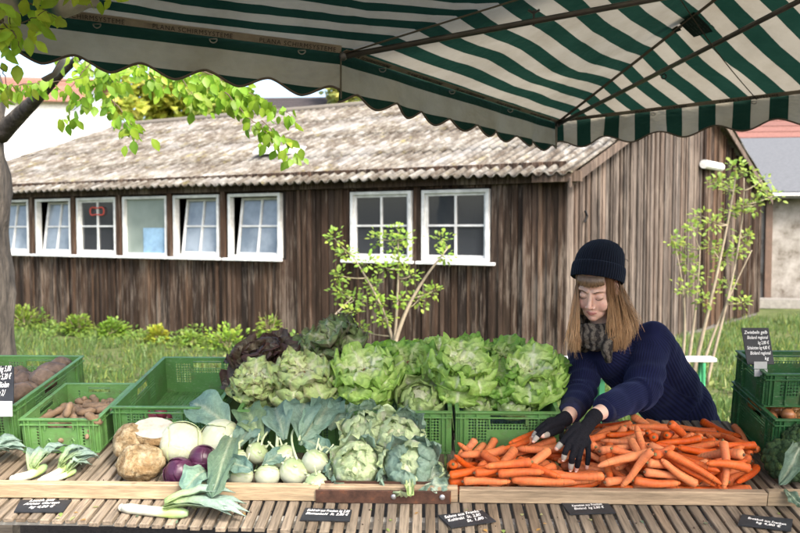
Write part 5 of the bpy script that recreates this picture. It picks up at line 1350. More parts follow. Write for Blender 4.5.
# ---------------------------------------------------------------- carrots
CARROTS = [(0,1.0984,0.2548,0.0154,0.568,-0.771,0.242,-0.157),(1,0.321,0.1812,0.0145,0.94,0.305,-0.036,-0.145),(2,0.7839,0.1027,0.0146,0.13,0.008,0.005,-0.991),(3,0.641,0.2642,0.0133,0.005,-0.99,0.135,0.029),(4,0.8133,0.2522,0.015,0.758,0.229,0.208,0.575),(5,0.4376,0.1948,0.0151,0.001,-0.02,0.586,-0.81),(6,1.0516,0.0707,0.017,0.072,-0.002,0.006,-0.997),(7,0.8196,0.4019,0.0144,0.45,0.024,-0.015,-0.892),(8,0.9408,0.0922,0.0188,0.065,-0.005,0.976,-0.209),(9,0.6787,0.134,0.0146,0.0,-0.811,-0.585,-0.002),(0,0.614,0.1306,0.0142,0.295,0.881,0.358,0.093),(1,0.7819,0.0411,0.0141,0.053,-0.014,0.973,-0.223),(2,0.539,0.1583,0.0144,0.004,0.995,0.089,-0.035),(3,1.0252,0.1301,0.0141,0.504,0.862,0.05,0.008),(4,1.1111,0.1104,0.0165,0.034,0.017,0.589,-0.807),(5,1.1322,0.1593,0.0142,0.126,-0.978,0.163,0.021),(6,0.4942,0.1152,0.0181,0.581,-0.798,-0.115,0.113),(7,0.4218,0.0468,0.0159,0.049,-0.009,-0.284,0.958),(8,1.1595,0.3593,0.0145,0.688,0.027,0.022,-0.725),(9,0.8805,0.5214,0.0143,0.014,0.034,0.951,0.307),(0,1.0859,0.4424,0.0142,0.013,-0.938,0.345,0.03),(1,0.7283,0.3132,0.0136,0.887,-0.0,-0.0,-0.461),(2,0.866,0.2425,0.0318,0.054,0.095,-0.801,0.588),(3,0.6714,0.1577,0.0379,0.811,0.542,-0.136,-0.172),(4,0.4573,0.0196,0.072,0.572,-0.818,0.047,-0.04),(5,1.0853,0.4069,0.0236,0.001,-0.348,-0.891,0.293),(6,0.4674,0.0745,0.0343,0.269,-0.947,-0.07,0.161),(7,1.1573,0.2479,0.0166,0.254,0.091,0.408,0.872),(8,0.8776,0.3265,0.017,0.302,-0.4,0.704,-0.502),(9,0.9905,0.1679,0.0271,0.825,0.436,0.283,0.223),(0,0.8168,0.3512,0.0142,0.319,0.009,-0.0,-0.948),(1,0.2435,0.2661,0.0133,0.037,0.036,0.963,0.266),(2,0.8536,0.2931,0.0425,0.269,-0.96,-0.069,0.028),(3,1.0917,0.3464,0.0267,0.177,0.967,-0.181,0.022),(4,1.0034,0.319,0.017,0.588,-0.809,0.013,-0.018),(5,0.9434,0.1849,0.0136,0.074,0.287,-0.899,-0.322),(6,0.9403,0.2806,0.0227,0.064,-0.024,-0.447,-0.892),(7,0.9172,0.1463,0.0463,0.839,0.41,-0.081,0.35),(8,0.8395,0.5531,0.0149,0.991,0.118,0.023,-0.067),(9,0.9326,0.4093,0.0137,0.947,0.312,0.016,-0.076),(0,1.0717,0.1231,0.0392,0.087,-0.316,0.931,-0.157),(1,0.6951,0.2251,0.0157,0.07,-0.05,-0.582,0.809),(2,1.1004,0.2178,0.0258,0.806,0.572,-0.144,-0.036),(3,0.4931,0.1048,0.0491,0.071,-0.099,0.291,-0.949),(4,0.2493,0.1071,0.0154,0.573,0.792,-0.159,-0.137),(5,0.8602,0.067,0.015,0.049,-0.024,-0.586,0.809),(6,0.6382,0.2059,0.0314,0.531,-0.82,0.144,-0.159),(7,0.964,0.193,0.0428,0.513,0.853,0.094,-0.005),(8,1.1081,0.1111,0.0462,0.924,0.086,0.109,0.355),(9,0.8953,0.0791,0.0363,0.067,-0.105,-0.296,0.947),(0,0.3855,0.0149,0.1027,0.523,0.851,-0.051,0.013),(1,1.1844,0.4406,0.0151,0.494,-0.179,-0.333,0.783),(2,0.943,0.2386,0.0444,0.057,-0.15,0.888,-0.432),(3,0.9557,0.14,0.0669,0.074,0.003,-0.708,-0.702),(4,0.4087,0.2818,0.0158,0.287,-0.891,-0.334,0.112),(5,0.9212,0.2128,0.0279,0.837,-0.535,-0.117,0.018),(6,1.0341,0.3431,0.0399,0.194,0.052,0.979,0.024),(7,0.675,0.0432,0.0308,0.993,0.018,-0.11,-0.028),(8,1.1664,0.2973,0.0347,0.222,-0.004,-0.708,0.67),(9,0.7966,0.4189,0.0295,0.278,-0.049,0.679,-0.678),(0,0.831,0.1879,0.0431,0.272,-0.883,0.317,0.213),(1,1.1013,0.2956,0.0331,0.986,-0.057,0.096,-0.125),(2,0.7951,0.4625,0.0167,0.566,0.774,0.231,0.165),(3,0.6648,0.1103,0.0457,0.039,-0.31,-0.934,-0.174),(4,0.7258,0.2564,0.0315,0.554,0.798,-0.229,-0.07),(5,0.2316,0.1617,0.0135,0.274,0.892,-0.335,-0.133),(6,1.0147,0.3731,0.0721,0.774,-0.452,0.246,0.369),(7,1.0144,0.4073,0.0362,0.117,-0.272,0.949,-0.112),(8,0.6379,0.1697,0.0702,0.764,-0.489,0.332,-0.259),(9,0.8039,0.1395,0.0188,0.803,0.592,0.019,0.063),(0,0.5641,0.1808,0.0379,0.847,-0.331,0.109,-0.402),(1,0.9644,0.5612,0.0136,0.987,0.007,-0.001,-0.162),(2,0.8176,0.0155,0.0713,0.81,0.586,-0.015,-0.032),(3,0.5752,0.2601,0.0381,0.935,0.344,0.01,-0.082),(4,0.8207,0.4675,0.0439,0.221,-0.116,0.452,-0.856),(5,1.1233,0.1853,0.0313,0.787,0.584,0.004,-0.197),(6,0.5671,0.0833,0.0483,0.038,-0.023,-0.768,-0.639),(7,0.3084,0.123,0.0182,0.763,-0.516,0.258,-0.29),(8,0.7718,0.175,0.0527,0.668,0.042,-0.058,0.74),(9,1.0603,0.2573,0.0363,0.065,-0.199,0.345,0.915),(0,1.1333,0.57,0.0154,0.14,-0.101,-0.578,0.798),(1,1.0278,0.332,0.0686,0.178,-0.219,-0.399,0.872),(2,1.0003,0.2883,0.0512,0.44,0.865,-0.229,-0.075),(3,0.952,0.0407,0.0368,0.001,0.03,-0.435,0.9),(4,0.9498,0.502,0.0407,0.81,0.44,-0.004,-0.389),(5,0.696,0.4012,0.0274,0.59,-0.799,-0.112,-0.023),(6,0.78,0.3142,0.0398,0.055,-0.125,0.921,-0.364),(7,1.1662,0.2246,0.0611,0.052,-0.357,-0.56,0.746),(8,1.1547,0.0175,0.0703,0.027,0.039,-0.231,-0.972),(9,1.1134,0.044,0.0348,0.022,0.144,-0.455,0.878),(0,0.8632,0.3605,0.0607,0.024,-0.779,0.592,-0.207),(1,0.7127,0.4494,0.0139,0.06,-0.977,-0.195,0.057),(2,1.1413,0.278,0.0499,0.213,-0.041,-0.643,0.735),(3,0.6869,0.2081,0.0508,0.192,-0.169,-0.966,-0.045),(4,0.6361,0.2532,0.0577,0.019,-0.398,0.914,-0.076),(5,0.6714,0.3751,0.0408,0.967,0.046,-0.15,0.203),(6,0.8997,0.1024,0.0553,0.998,-0.041,-0.049,-0.009),(7,0.3315,0.2838,0.0311,0.182,-0.794,0.512,-0.272),(8,0.7081,0.1186,0.0621,0.401,-0.746,0.506,-0.166),(9,0.8402,0.2594,0.0697,0.221,-0.657,0.688,-0.214),(0,0.2511,0.2291,0.0148,0.035,-0.004,0.317,0.948),(1,0.8636,0.2102,0.0574,0.023,-0.644,0.756,0.11),(2,0.5265,0.2693,0.0146,0.816,0.004,0.007,-0.578),(3,1.2058,0.3129,0.0486,0.302,-0.699,0.564,-0.318),(4,0.3695,0.0907,0.0641,0.771,-0.561,-0.267,0.142),(5,0.2851,0.1123,0.0463,0.434,-0.257,0.574,-0.645),(6,1.106,0.2338,0.079,0.255,-0.186,-0.574,0.756),(7,0.5745,0.0523,0.0346,0.97,-0.206,-0.123,0.02),(8,0.7945,0.3619,0.0437,0.384,0.074,0.397,-0.83),(9,0.7606,0.0932,0.0391,0.085,0.131,0.931,0.329),(0,0.7193,0.0389,0.069,0.878,-0.443,-0.068,0.167),(1,1.2428,0.3936,0.0133,0.213,0.828,-0.493,-0.159),(2,0.7602,0.2617,0.0659,0.902,0.303,0.024,0.307),(3,1.2609,0.3268,0.0464,0.566,0.625,0.517,0.147),(4,0.8739,0.1885,0.0786,0.814,0.272,0.264,0.441),(5,0.7896,0.2628,0.0938,0.14,0.143,0.762,0.616),(6,0.9198,0.1178,0.0999,0.03,-0.214,-0.941,-0.262),(7,0.6824,0.1148,0.0972,0.912,-0.179,-0.033,0.366),(8,0.8181,0.044,0.0532,0.141,0.981,-0.075,0.11),(9,0.9481,0.4362,0.0138,0.799,-0.577,0.122,-0.115),(0,0.5782,0.2292,0.0624,0.429,-0.111,0.214,-0.871),(1,0.5422,0.0418,0.0577,0.124,0.992,-0.01,0.023),(2,0.8821,0.0157,0.1066,0.251,-0.178,-0.781,-0.543),(3,0.7171,0.0671,0.0817,0.105,-0.127,0.363,-0.917),(4,1.0198,0.2579,0.0833,0.898,-0.382,-0.094,-0.197),(5,1.0231,0.0578,0.0952,0.806,0.563,-0.119,0.142),(6,0.4297,0.1477,0.0265,0.061,0.274,-0.762,-0.584),(7,0.58,0.3216,0.035,0.123,-0.257,-0.249,0.926),(8,1.0392,0.0786,0.0689,0.226,0.484,-0.759,-0.373),(9,0.2789,0.0203,0.0686,0.587,0.808,0.039,0.014),(0,0.8456,0.0316,0.0935,0.868,-0.479,0.023,0.127),(1,0.8457,0.0772,0.1014,0.958,0.133,0.167,0.193),(2,1.0024,0.1913,0.1006,0.112,0.052,-0.967,-0.224),(3,0.5511,0.0311,0.0838,0.018,-0.045,-0.725,0.687),(4,0.433,0.1177,0.0442,0.163,0.188,-0.559,-0.791),(5,0.9571,0.283,0.0922,0.066,-0.089,0.95,-0.291),(6,0.777,0.3268,0.0741,0.799,0.553,-0.235,0.019),(7,0.6878,0.5153,0.0143,0.159,0.013,-0.001,-0.987),(8,0.4338,0.2309,0.016,0.138,-0.021,0.311,-0.94),(9,0.6573,0.3388,0.0429,0.791,-0.496,-0.335,0.126),(0,1.1887,0.0758,0.0556,0.545,0.671,-0.086,-0.496),(1,0.9296,0.0327,0.1032,0.019,-0.959,0.1,0.265),(2,0.3997,0.1314,0.0519,0.506,0.823,0.12,0.226),(3,0.7056,0.0315,0.1019,0.039,-0.153,0.69,-0.706),(4,0.2483,0.2625,0.0415,0.293,0.434,-0.69,-0.5),(5,1.1377,0.103,0.0562,0.339,-0.259,0.46,-0.779),(6,1.1096,0.0729,0.0956,0.164,0.212,-0.297,-0.916),(7,0.977,0.3349,0.0596,0.353,-0.856,0.016,-0.378),(8,0.4803,0.1728,0.0763,0.25,0.937,-0.242,0.042),(9,1.0082,0.592,0.0143,0.281,0.867,-0.391,-0.13),(0,0.3623,0.1728,0.0383,0.103,-0.58,0.794,0.15),(1,0.5186,0.1891,0.0787,0.594,0.69,-0.402,-0.094),(2,0.6256,0.0936,0.0795,0.862,0.2,-0.001,-0.466),(3,0.801,0.1338,0.1011,0.236,-0.722,0.646,-0.072),(4,0.1957,0.1227,0.0485,0.504,-0.545,-0.626,0.24),(5,0.2224,0.073,0.0931,0.411,-0.318,-0.167,-0.838),(6,0.2471,0.0555,0.0643,0.438,0.894,0.012,0.093),(7,0.8481,0.0481,0.1161,0.389,0.868,0.299,-0.076),(8,0.3167,0.1193,0.0863,0.863,-0.151,0.131,-0.464),(9,1.0449,0.5114,0.0143,0.024,-0.071,-0.949,0.307),(0,0.888,0.382,0.0477,0.528,0.463,0.525,0.481),(1,0.4932,0.062,0.0756,0.745,0.665,0.035,-0.03),(2,0.2985,0.2913,0.0477,0.041,-0.485,0.858,0.162),(3,0.5657,0.0867,0.0785,0.044,0.961,-0.271,-0.036),(4,0.1694,0.1166,0.0697,0.247,0.647,0.71,-0.13),(5,0.5823,0.1841,0.0894,0.901,-0.335,0.06,-0.269),(6,0.8196,0.2036,0.0975,0.639,0.313,-0.151,0.687),(7,0.9062,0.4408,0.0592,0.087,-0.137,-0.121,-0.979),(8,1.0313,0.1858,0.0639,0.091,0.137,0.667,0.727),(9,1.1576,0.0667,0.0433,0.898,-0.267,0.203,0.284),(0,0.5698,0.122,0.0742,0.213,-0.849,0.308,-0.373),(1,1.2103,0.1196,0.0509,0.437,0.544,-0.696,-0.172),(2,0.9326,0.3455,0.0681,0.813,0.103,0.05,0.571),(3,0.4067,0.2086,0.05,0.715,0.436,0.415,0.357),(4,0.4298,0.3046,0.0647,0.957,0.094,-0.269,0.055),(5,0.688,0.0887,0.1212,0.115,0.013,-0.95,0.291),(6,0.6883,0.476,0.0175,0.008,0.202,-0.938,-0.281),(7,0.6726,0.2428,0.0819,0.869,-0.158,0.181,-0.433),(8,0.2753,0.1461,0.0641,0.413,0.606,0.667,0.135),(9,1.13,0.0144,0.0961,0.33,-0.94,0.013,-0.08),(0,1.1792,0.5189,0.015,0.164,0.189,0.789,0.562),(1,1.2053,0.1081,0.1067,0.212,0.758,0.578,0.214),(2,0.614,0.2651,0.093,0.322,-0.198,-0.279,0.883),(3,1.1535,0.154,0.0764,0.895,0.248,-0.163,-0.333),(4,0.4873,0.3081,0.0441,0.109,-0.045,0.154,0.981),(5,0.2486,0.0488,0.0957,0.622,-0.759,-0.172,0.087),(6,0.3412,0.1455,0.0638,0.458,-0.202,0.616,-0.608),(7,0.5451,0.0526,0.0989,0.019,-0.009,0.897,-0.442),(8,0.8513,0.0698,0.1535,0.716,-0.561,-0.191,0.37),(9,0.4683,0.3444,0.0431,0.156,-0.985,-0.001,0.071),(0,0.9399,0.2433,0.0825,0.081,-0.125,-0.852,-0.502),(1,0.267,0.2281,0.0582,0.233,0.138,-0.19,0.944),(2,0.7037,0.3466,0.08,0.917,-0.207,-0.069,0.333),(3,0.6459,0.4177,0.051,0.05,-0.687,0.711,-0.143),(4,0.5401,0.083,0.1052,0.06,0.218,0.699,-0.678),(5,1.0984,0.0893,0.1223,0.039,-0.197,0.062,0.978),(6,1.0441,0.1111,0.1247,0.316,-0.363,-0.296,0.825),(7,0.4451,0.0419,0.104,0.102,0.953,-0.264,-0.106),(8,0.6146,0.4026,0.0456,0.083,-0.697,0.694,-0.161),(9,0.3101,0.0442,0.0993,0.963,-0.196,-0.037,0.182),(0,0.9108,0.385,0.0678,0.77,0.414,0.44,0.205),(1,0.9576,0.1668,0.0912,0.394,-0.035,-0.035,0.918),(2,0.7538,0.1157,0.1024,0.476,-0.811,0.142,0.31),(3,1.1284,0.0246,0.1422,0.132,-0.012,-0.979,-0.154),(4,0.9249,0.0645,0.1205,0.817,0.493,-0.152,-0.259),(5,1.1052,0.4338,0.0404,0.624,-0.566,-0.155,0.516),(6,0.9149,0.066,0.0764,0.024,0.228,-0.011,-0.973),(8,0.8869,0.2948,0.1035,0.82,-0.038,0.219,0.527),(9,0.749,0.0132,0.1202,0.448,0.056,0.883,-0.13),(0,0.7385,0.2144,0.0973,0.963,-0.194,-0.032,0.183),(1,0.5989,0.0262,0.1175,0.187,0.067,0.424,-0.884),(2,0.746,0.1392,0.0829,0.221,0.416,-0.782,-0.408),(3,1.1782,0.3254,0.0562,0.625,-0.13,-0.028,0.769),(4,0.4494,0.2804,0.0616,0.125,0.129,0.081,-0.98),(5,0.9654,0.3735,0.0822,0.497,-0.667,-0.318,0.456),(6,0.2822,0.2034,0.0802,0.068,0.228,-0.965,-0.112),(7,1.037,0.042,0.1225,0.492,0.446,0.203,-0.72),(8,1.0348,0.0152,0.1355,0.082,-0.007,-0.887,-0.454),(9,1.1445,0.2233,0.1077,0.082,-0.119,0.526,-0.838),(0,0.2098,0.2637,0.0476,0.38,0.018,0.787,-0.486),(1,0.2289,0.14,0.06,0.708,0.473,0.406,0.331),(2,0.7706,0.3838,0.0444,0.004,0.421,-0.576,-0.701),(3,1.284,0.5085,0.0136,0.673,0.003,0.004,-0.74),(4,0.4188,0.0956,0.0892,0.285,0.161,-0.003,-0.945),(5,0.7875,0.4752,0.057,0.016,-0.305,0.951,-0.048),(6,0.4927,0.2572,0.0747,0.002,-0.051,0.94,0.337),(7,0.9912,0.4309,0.039,0.903,-0.261,-0.098,0.328),(8,1.0982,0.1768,0.0972,0.877,-0.42,-0.178,0.152),(9,0.763,0.4683,0.0341,0.312,0.145,-0.499,-0.795),(0,0.8039,0.3629,0.0843,0.07,-0.067,0.72,-0.687),(1,0.7615,0.0981,0.1323,0.53,-0.819,-0.067,0.212),(2,0.5026,0.0391,0.1256,0.5,0.834,-0.195,-0.13),(3,0.931,0.0142,0.125,0.48,0.837,0.096,-0.244),(4,0.7202,0.0354,0.1442,0.088,0.138,-0.596,-0.786),(5,0.7907,0.592,0.0209,0.01,-0.113,-0.657,0.745),(6,1.2207,0.5637,0.0178,0.822,0.253,-0.173,-0.48),(7,0.3455,0.0307,0.1229,0.047,-0.048,0.969,-0.237),(8,1.2207,0.4143,0.04,0.522,0.063,0.157,0.836),(9,0.9061,0.1615,0.1019,0.589,-0.755,0.274,-0.088),(0,1.2481,0.4445,0.0349,0.299,-0.242,-0.579,0.719),(1,0.7625,0.0691,0.1283,0.992,0.031,-0.038,0.12),(2,1.0129,0.2209,0.0872,0.084,0.988,0.087,-0.093),(3,1.1143,0.1574,0.1132,0.107,-0.05,-0.695,-0.71),(4,0.9175,0.4738,0.064,0.04,0.026,-0.979,-0.201)]
cmt = NT('carrot_skin'); cv = cmt.coord((1, 1, 1)); oi = cmt.n('ObjectInfo')
ring = cmt.noise(cmt.coord((38, 1.2, 1.2)), 4.2, 4, .6, .3); cn2 = cmt.noise(cv, 26, 5, .65)
cc_ = cmt.ramp(cn2, [(.3, (.47, .090, .010)), (.55, (.65, .145, .018)), (.75, (.73, .21, .038))])
cc_ = cmt.mix(cc_, cmt.ramp(ring, [(.34, .55), (.42, 1.0), (.7, 1.08)]), .9, 'MULTIPLY')
hs = cmt.n('HueSaturation'); cmt.l(cmt.math('ADD', cmt.math('MULTIPLY', oi.outputs['Random'], .018), .489), hs.inputs['Hue']); cmt.l(cmt.math('ADD', cmt.math('MULTIPLY', oi.outputs['Random'], .26), .84), hs.inputs['Value'])
cmt.l(cmt.math('SUBTRACT', 1.04, cmt.math('MULTIPLY', oi.outputs['Random'], .16)), hs.inputs['Saturation'])
cmt.l(cc_, hs.inputs['Color'])
dirt = cmt.ramp(cmt.noise(cv, 60, 4, .7), [(.56, 0), (.70, .5)])
cmt.base(cmt.mix(hs.outputs['Color'], (.26, .14, .07), dirt), .60, .35)
cmt.b.inputs['Subsurface Weight'].default_value = .12; cmt.b.inputs['Subsurface Radius'].default_value = (.012, .004, .002); cmt.b.inputs['Subsurface Scale'].default_value = .5
cmt.bump(ring, .35, .0015); M_carrot = cmt.m
cmesh = []; smesh = []
for k in range(NPROTO):
    p, r = carrot_pts(k); mb = MB(); tube(mb, p, r, 16); cmesh.append(mb.mesh('carrot', M_carrot, True))
    mb = MB(); a = Vector(p[0]); tube(mb, [a + Vector((.004, 0, 0)), a + Vector((-.0008, 0, 0)), a + Vector((-.0035, 0, 0)), a + Vector((-.006, 0, .0005))], [r[1] * .62, r[1] * .55, r[1] * .38, r[1] * .22], 10, (.20, .17, .07) if k % 3 else (.12, .07, .035)); smesh.append(mb.mesh('crown', M_col['matte'], True))
def carrot(k, M, label, group='carrots heaped behind the board'):
    o = bpy.data.objects.new('carrot', cmesh[k]); COL.objects.link(o); o.matrix_world = M; tag(o, label, 'carrot', group)
    c = bpy.data.objects.new('crown', smesh[k]); COL.objects.link(c); c.parent = o
    return o
from mathutils import Quaternion
HANDP = [TM.inverted() @ W(*q) for q in ((597, 414, 2.70), (581, 431, 2.625), (572, 445, 2.58), (582, 446, 2.58), (588, 456, 2.58), (563, 455, 2.565), (571, 464, 2.56), (577, 466, 2.56), (587, 464, 2.58), (563, 442, 2.60),
         (568, 417, 2.78), (556, 424, 2.74), (548, 426, 2.71), (538, 435, 2.68), (545, 435, 2.685), (533, 440, 2.67), (606, 408, 2.74), (558, 442, 2.6))]
def in_hand(k, M):
    P = carrot_pts(k)[0]
    for p in P:
        q = M @ Vector(p)
        if any((q - h).length < .034 and q.z > h.z - .026 for h in HANDP): return True
        w_ = TM @ q; d = w_ - CAM
        for h in HANDP[:18]:           # nothing lies on top of the fingers either
            e = TM @ h - CAM; k_ = d.dot(e) / e.length_squared
            if .90 < k_ < 1.004 and (d - e * k_).length < .030: return True
        if w_.x / w_.y * F_PX + 400 > 764: return True
    return False
for (k, x, y, z, qw, qx, qy, qz) in CARROTS:
    if in_hand(k, Tr(x, y, z) @ Quaternion((qw, qx, qy, qz)).to_matrix().to_4x4()): continue
    carrot(k, TM @ (Tr(x, y, z) @ Quaternion((qw, qx, qy, qz)).to_matrix().to_4x4()), 'orange carrot lying crisscross in the heap, no hand touching it')
def carrot_at(k, px0, py0, h0, px1, py1, h1, label):
    """a carrot laid between two points: crown end first"""
    a = TL(*TP(px0, py0, h0), h0); b = TL(*TP(px1, py1, h1), h1)
    d = (b - a); L0 = (Vector(carrot_pts(k)[0][-1]) - Vector(carrot_pts(k)[0][0])).length
    x = d.normalized(); z = (TN - x * TN.dot(x)).normalized(); y = z.cross(x)
    s_ = d.length / L0
    M = basis(x * s_, y, z, (a + b) / 2)
    return carrot(k, M, label)
# ---------------------------------------------------------------- the woman at the stall
def fuse(mb, voxel, smooth_it, name, mats, disp=None, colf=None, parent=None, factor=0.5, extra=None):
    """voxel-fuse overlapping closed pieces into one continuous surface"""
    tmp = mb.build('tmp', None)
    rm = tmp.modifiers.new('r', 'REMESH'); rm.mode = 'VOXEL'; rm.voxel_size = voxel; rm.adaptivity = 0
    if smooth_it:
        s_ = tmp.modifiers.new('s', 'SMOOTH'); s_.iterations = smooth_it; s_.factor = factor
    dg = bpy.context.evaluated_depsgraph_get()
    me = bpy.data.meshes.new_from_object(tmp.evaluated_get(dg))
    bpy.data.objects.remove(tmp)
    n = len(me.vertices); co = np.zeros(n * 3); me.vertices.foreach_get('co', co); co = co.reshape(-1, 3)
    if disp is not None:
        no = np.zeros(n * 3); me.vertices.foreach_get('normal', no); no = no.reshape(-1, 3)
        co = co + no * disp(co)[:, None]; me.vertices.foreach_set('co', co.ravel())
    for a in list(me.color_attributes): me.color_attributes.remove(a)
    at = me.color_attributes.new('Col', 'FLOAT_COLOR', 'POINT')
    C = colf(co) if colf is not None else np.full((n, 3), .5)
    at.data.foreach_set('color', np.concatenate([C, np.ones((n, 1))], 1).ravel().astype(np.float32))
    if extra: extra(me, co)
    me.materials.clear()
    me.materials.append(mats)
    me.polygons.foreach_set('use_smooth', [True] * len(me.polygons)); me.update()
    o = bpy.data.objects.new(name, me); COL.objects.link(o)
    if parent: o.parent = parent
    return o
HR = RZ(R(-31)) @ RX(R(22)) @ RY(R(4))
HC_ = W(590.5, 297.5, 2.90) - (HR @ Vector((0, -.088, 0)))
HM = Matrix.Translation(HC_) @ HR
def H(x, y, z): return HM @ Vector((x, y, z))
LS, RS = W(651, 341, 3.11), W(587, 354, 3.17)
LE, RE = W(641, 392, 2.93), W(580, 393, 3.02)
LW_, RW_ = W(597, 414, 2.70), W(568, 417, 2.78)
NB = W(609, 346, 3.08)
CHT, WAI, PEL = W(631, 366, 3.18), W(677, 404, 3.34), W(687, 440, 3.43)
PEL.z = max(PEL.z, .90)
FT = [Vector((PEL.x - .10, PEL.y + .02, .09)), Vector((PEL.x + .12, PEL.y + .06, .09))]
person = thing('person', 'woman in navy ribbed sweater, beanie and fingerless gloves bending over the carrots', 'person', Matrix.Translation((PEL.x, PEL.y, 0)))
PI_ = person.matrix_world.inverted()
HANDS = {
 'L': dict(w=LW_, palm=W(581, 431, 2.625), k=[W(569.5, 442, 2.585), W(575.5, 445, 2.575), W(582, 445.5, 2.58), W(588, 442, 2.60)],
           j=[W(565.5, 451, 2.562), W(572, 457.5, 2.55), W(578.8, 458.5, 2.555), W(588.3, 456, 2.58)],
           t=[W(563.2, 460, 2.562), W(570.5, 470, 2.56), W(576.3, 470.5, 2.565), W(586.8, 468, 2.58)],
           th=[W(577, 427, 2.635), W(564.5, 440, 2.60), W(556.8, 448.5, 2.59)]),
 'R': dict(w=RW_, palm=W(556, 424, 2.745), k=[W(548, 427, 2.700), W(547, 423.5, 2.720), W(549, 421, 2.740), W(552, 420, 2.755)],
           j=[W(540, 433, 2.670), W(538.5, 429.5, 2.700), W(541, 427, 2.725), W(545, 425.5, 2.745)],
           t=[W(533.5, 441.5, 2.660), W(533, 437, 2.690), W(536, 434, 2.720), W(540, 431, 2.740)],
           th=[W(560, 428, 2.745), W(552, 433, 2.700), W(542.5, 436, 2.670)]),
}
body = MB()
c0_ = (.5, .5, .5)
# head, in its own frame
def hc(a, b, ra, rb, n=16): capsule(body, H(*a), H(*b), ra, rb, n)
def he(c, r, seg=24, ring=16): ico(body, H(*c), r, seg, ring, M=HR.to_3x3().to_4x4())
he((0, .010, .030), (.074, .094, .088), 32, 22)
he((0, -.027, -.028), (.0635, .062, .080), 32, 22)
he((0, -.040, -.072), (.046, .046, .040))
he((0, -.062, -.090), (.024, .024, .021))
for s in (-1, 1):
    he((s * .031, -.053, -.038), (.029, .029, .034)); he((s * .041, -.018, -.062), (.020, .034, .030))
    he((s * .030, -.0735, .001), (.0160, .0138, .0118), 20, 14)
    hc((s * .012, -.0815, .022), (s * .042, -.068, .024), .0095, .009)
    he((s * .0125, -.0975, -.0375), (.0078, .0095, .0066), 12, 8)
    he((s * .070, .016, -.008), (.009, .016, .028), 14, 10)
    hc((s * .0190, -.0815, -.0655), (s * .006, -.0905, -.0620), .0028, .0044, 12)
    hc((s * .0180, -.0815, -.0660), (s * .004, -.0900, -.0695), .0030, .0050, 12)
hc((0, -.0835, .016), (0, -.0985, -.014), .0085, .0072); hc((0, -.0985, -.014), (0, -.1085, -.0315), .0072, .0092)
hc((0, -.0905, -.0625), (0, -.0905, -.0630), .0042, .0042, 12); hc((0, -.0902, -.0700), (0, -.0900, -.0700), .0050, .0050, 12)
he((0, -.068, -.058), (.030, .020, .022))
# neck and trunk
capsule(body, H(0, .022, -.045), NB, .051, .056, 20)
def lim(m, P, rr_, n=18):
    for i in range(len(P) - 1): capsule(m, P[i], P[i + 1], rr_[i], rr_[i + 1], n)
lim(body, [NB, CHT], [.062, .105]); lim(body, [LS, RS], [.055, .055]); lim(body, [LS, CHT], [.06, .09]); lim(body, [CHT, WAI, PEL], [.11, .10, .125])
for (a, e, w_) in ((LS, LE, LW_), (RS, RE, RW_)): lim(body, [a, e, w_], [.050, .040, .0265])
for k, f in enumerate(FT):
    hip = PEL + Vector((-.075 if k == 0 else .075, 0, -.05)); kn = hip.lerp(f, .5) + Vector((-.02, -.04, 0))
    lim(body, [hip, kn, f], [.082, .055, .038]); lim(body, [f + Vector((0, 0, -.03)), f + Vector((-.03, -.15, -.05))], [.04, .03])
def hand(m, hd, gr=0.0, upto=1.0):
    k = hd['k']
    for q in k: lim(m, [hd['w'] if gr == 0 else hd['w'].lerp(hd['palm'], .32), hd['palm'].lerp(q, .35), q], [.0215 + gr, .0155 + gr, .0102 + gr], 12)
    for i in range(3): lim(m, [k[i], k[i + 1]], [.0098 + gr, .0098 + gr], 12)
for hd in HANDS.values():
    hand(body, hd)
    for i in range(4):
        r_ = (.0088, .0092, .0088, .0078)[i]
        lim(body, [hd['k'][i], hd['j'][i], hd['t'][i]], [r_, r_ * .94, r_ * .76], 12)
    lim(body, hd['th'], [.0155, .0105, .0085], 12)
HMI = HM.inverted()
def skin_col(co):
    A = np.array(HMI); q = co @ A[:3, :3].T + A[:3, 3]
    C = np.tile(np.array((.72, .47, .37)), (len(co), 1))
    def blob(c, r, col, amt):
        d = ((q - np.array(c)) / np.array(r)); w_ = np.exp(-(d ** 2).sum(1)) * amt
        C[:] = C * (1 - w_[:, None]) + np.array(col) * w_[:, None]
    for s in (-1, 1):
        blob((s * .040, -.085, -.032), (.020, .03, .018), (.68, .31, .25), .42)
        blob((s * .031, -.088, .004), (.018, .02, .010), (.50, .29, .22), .35)
    blob((0, -.112, -.032), (.012, .012, .012), (.66, .30, .25), .45)
    lip = np.clip(1 - ((q[:, 0] / .0215) ** 2 + ((q[:, 2] + .0655 + .0012 * np.cos(q[:, 0] * 260)) / .0078) ** 2), 0, 1) * (q[:, 1] < -.074)
    w_ = np.clip(lip * 4, 0, 1)[:, None] * .85
    C = C * (1 - w_) + np.array((.47, .175, .155)) * w_
    mid = np.exp(-((q[:, 2] + .0660) / .0014) ** 2) * (np.abs(q[:, 0]) < .021) * (q[:, 1] < -.074)
    C = C * (1 - .6 * mid[:, None]) + np.array((.16, .05, .045)) * .6 * mid[:, None]
    for hd in HANDS.values():
        for tp in hd['t'] + [hd['th'][-1]]:
            d = np.linalg.norm(co - np.array(tp), axis=1); w_ = np.exp(-(d / .014) ** 2)[:, None] * .4
            C = C * (1 - w_) + np.array((.66, .33, .26)) * w_
    return C
sk = NT('skin'); sc_ = sk.attr().outputs['Color']; sn = sk.noise(sk.coord(), 160, 3)
sk.base(sk.mix(sc_, sk.ramp(sn, [(.3, .93), (.7, 1.04)]), 1.0, 'MULTIPLY'), .46, .4)
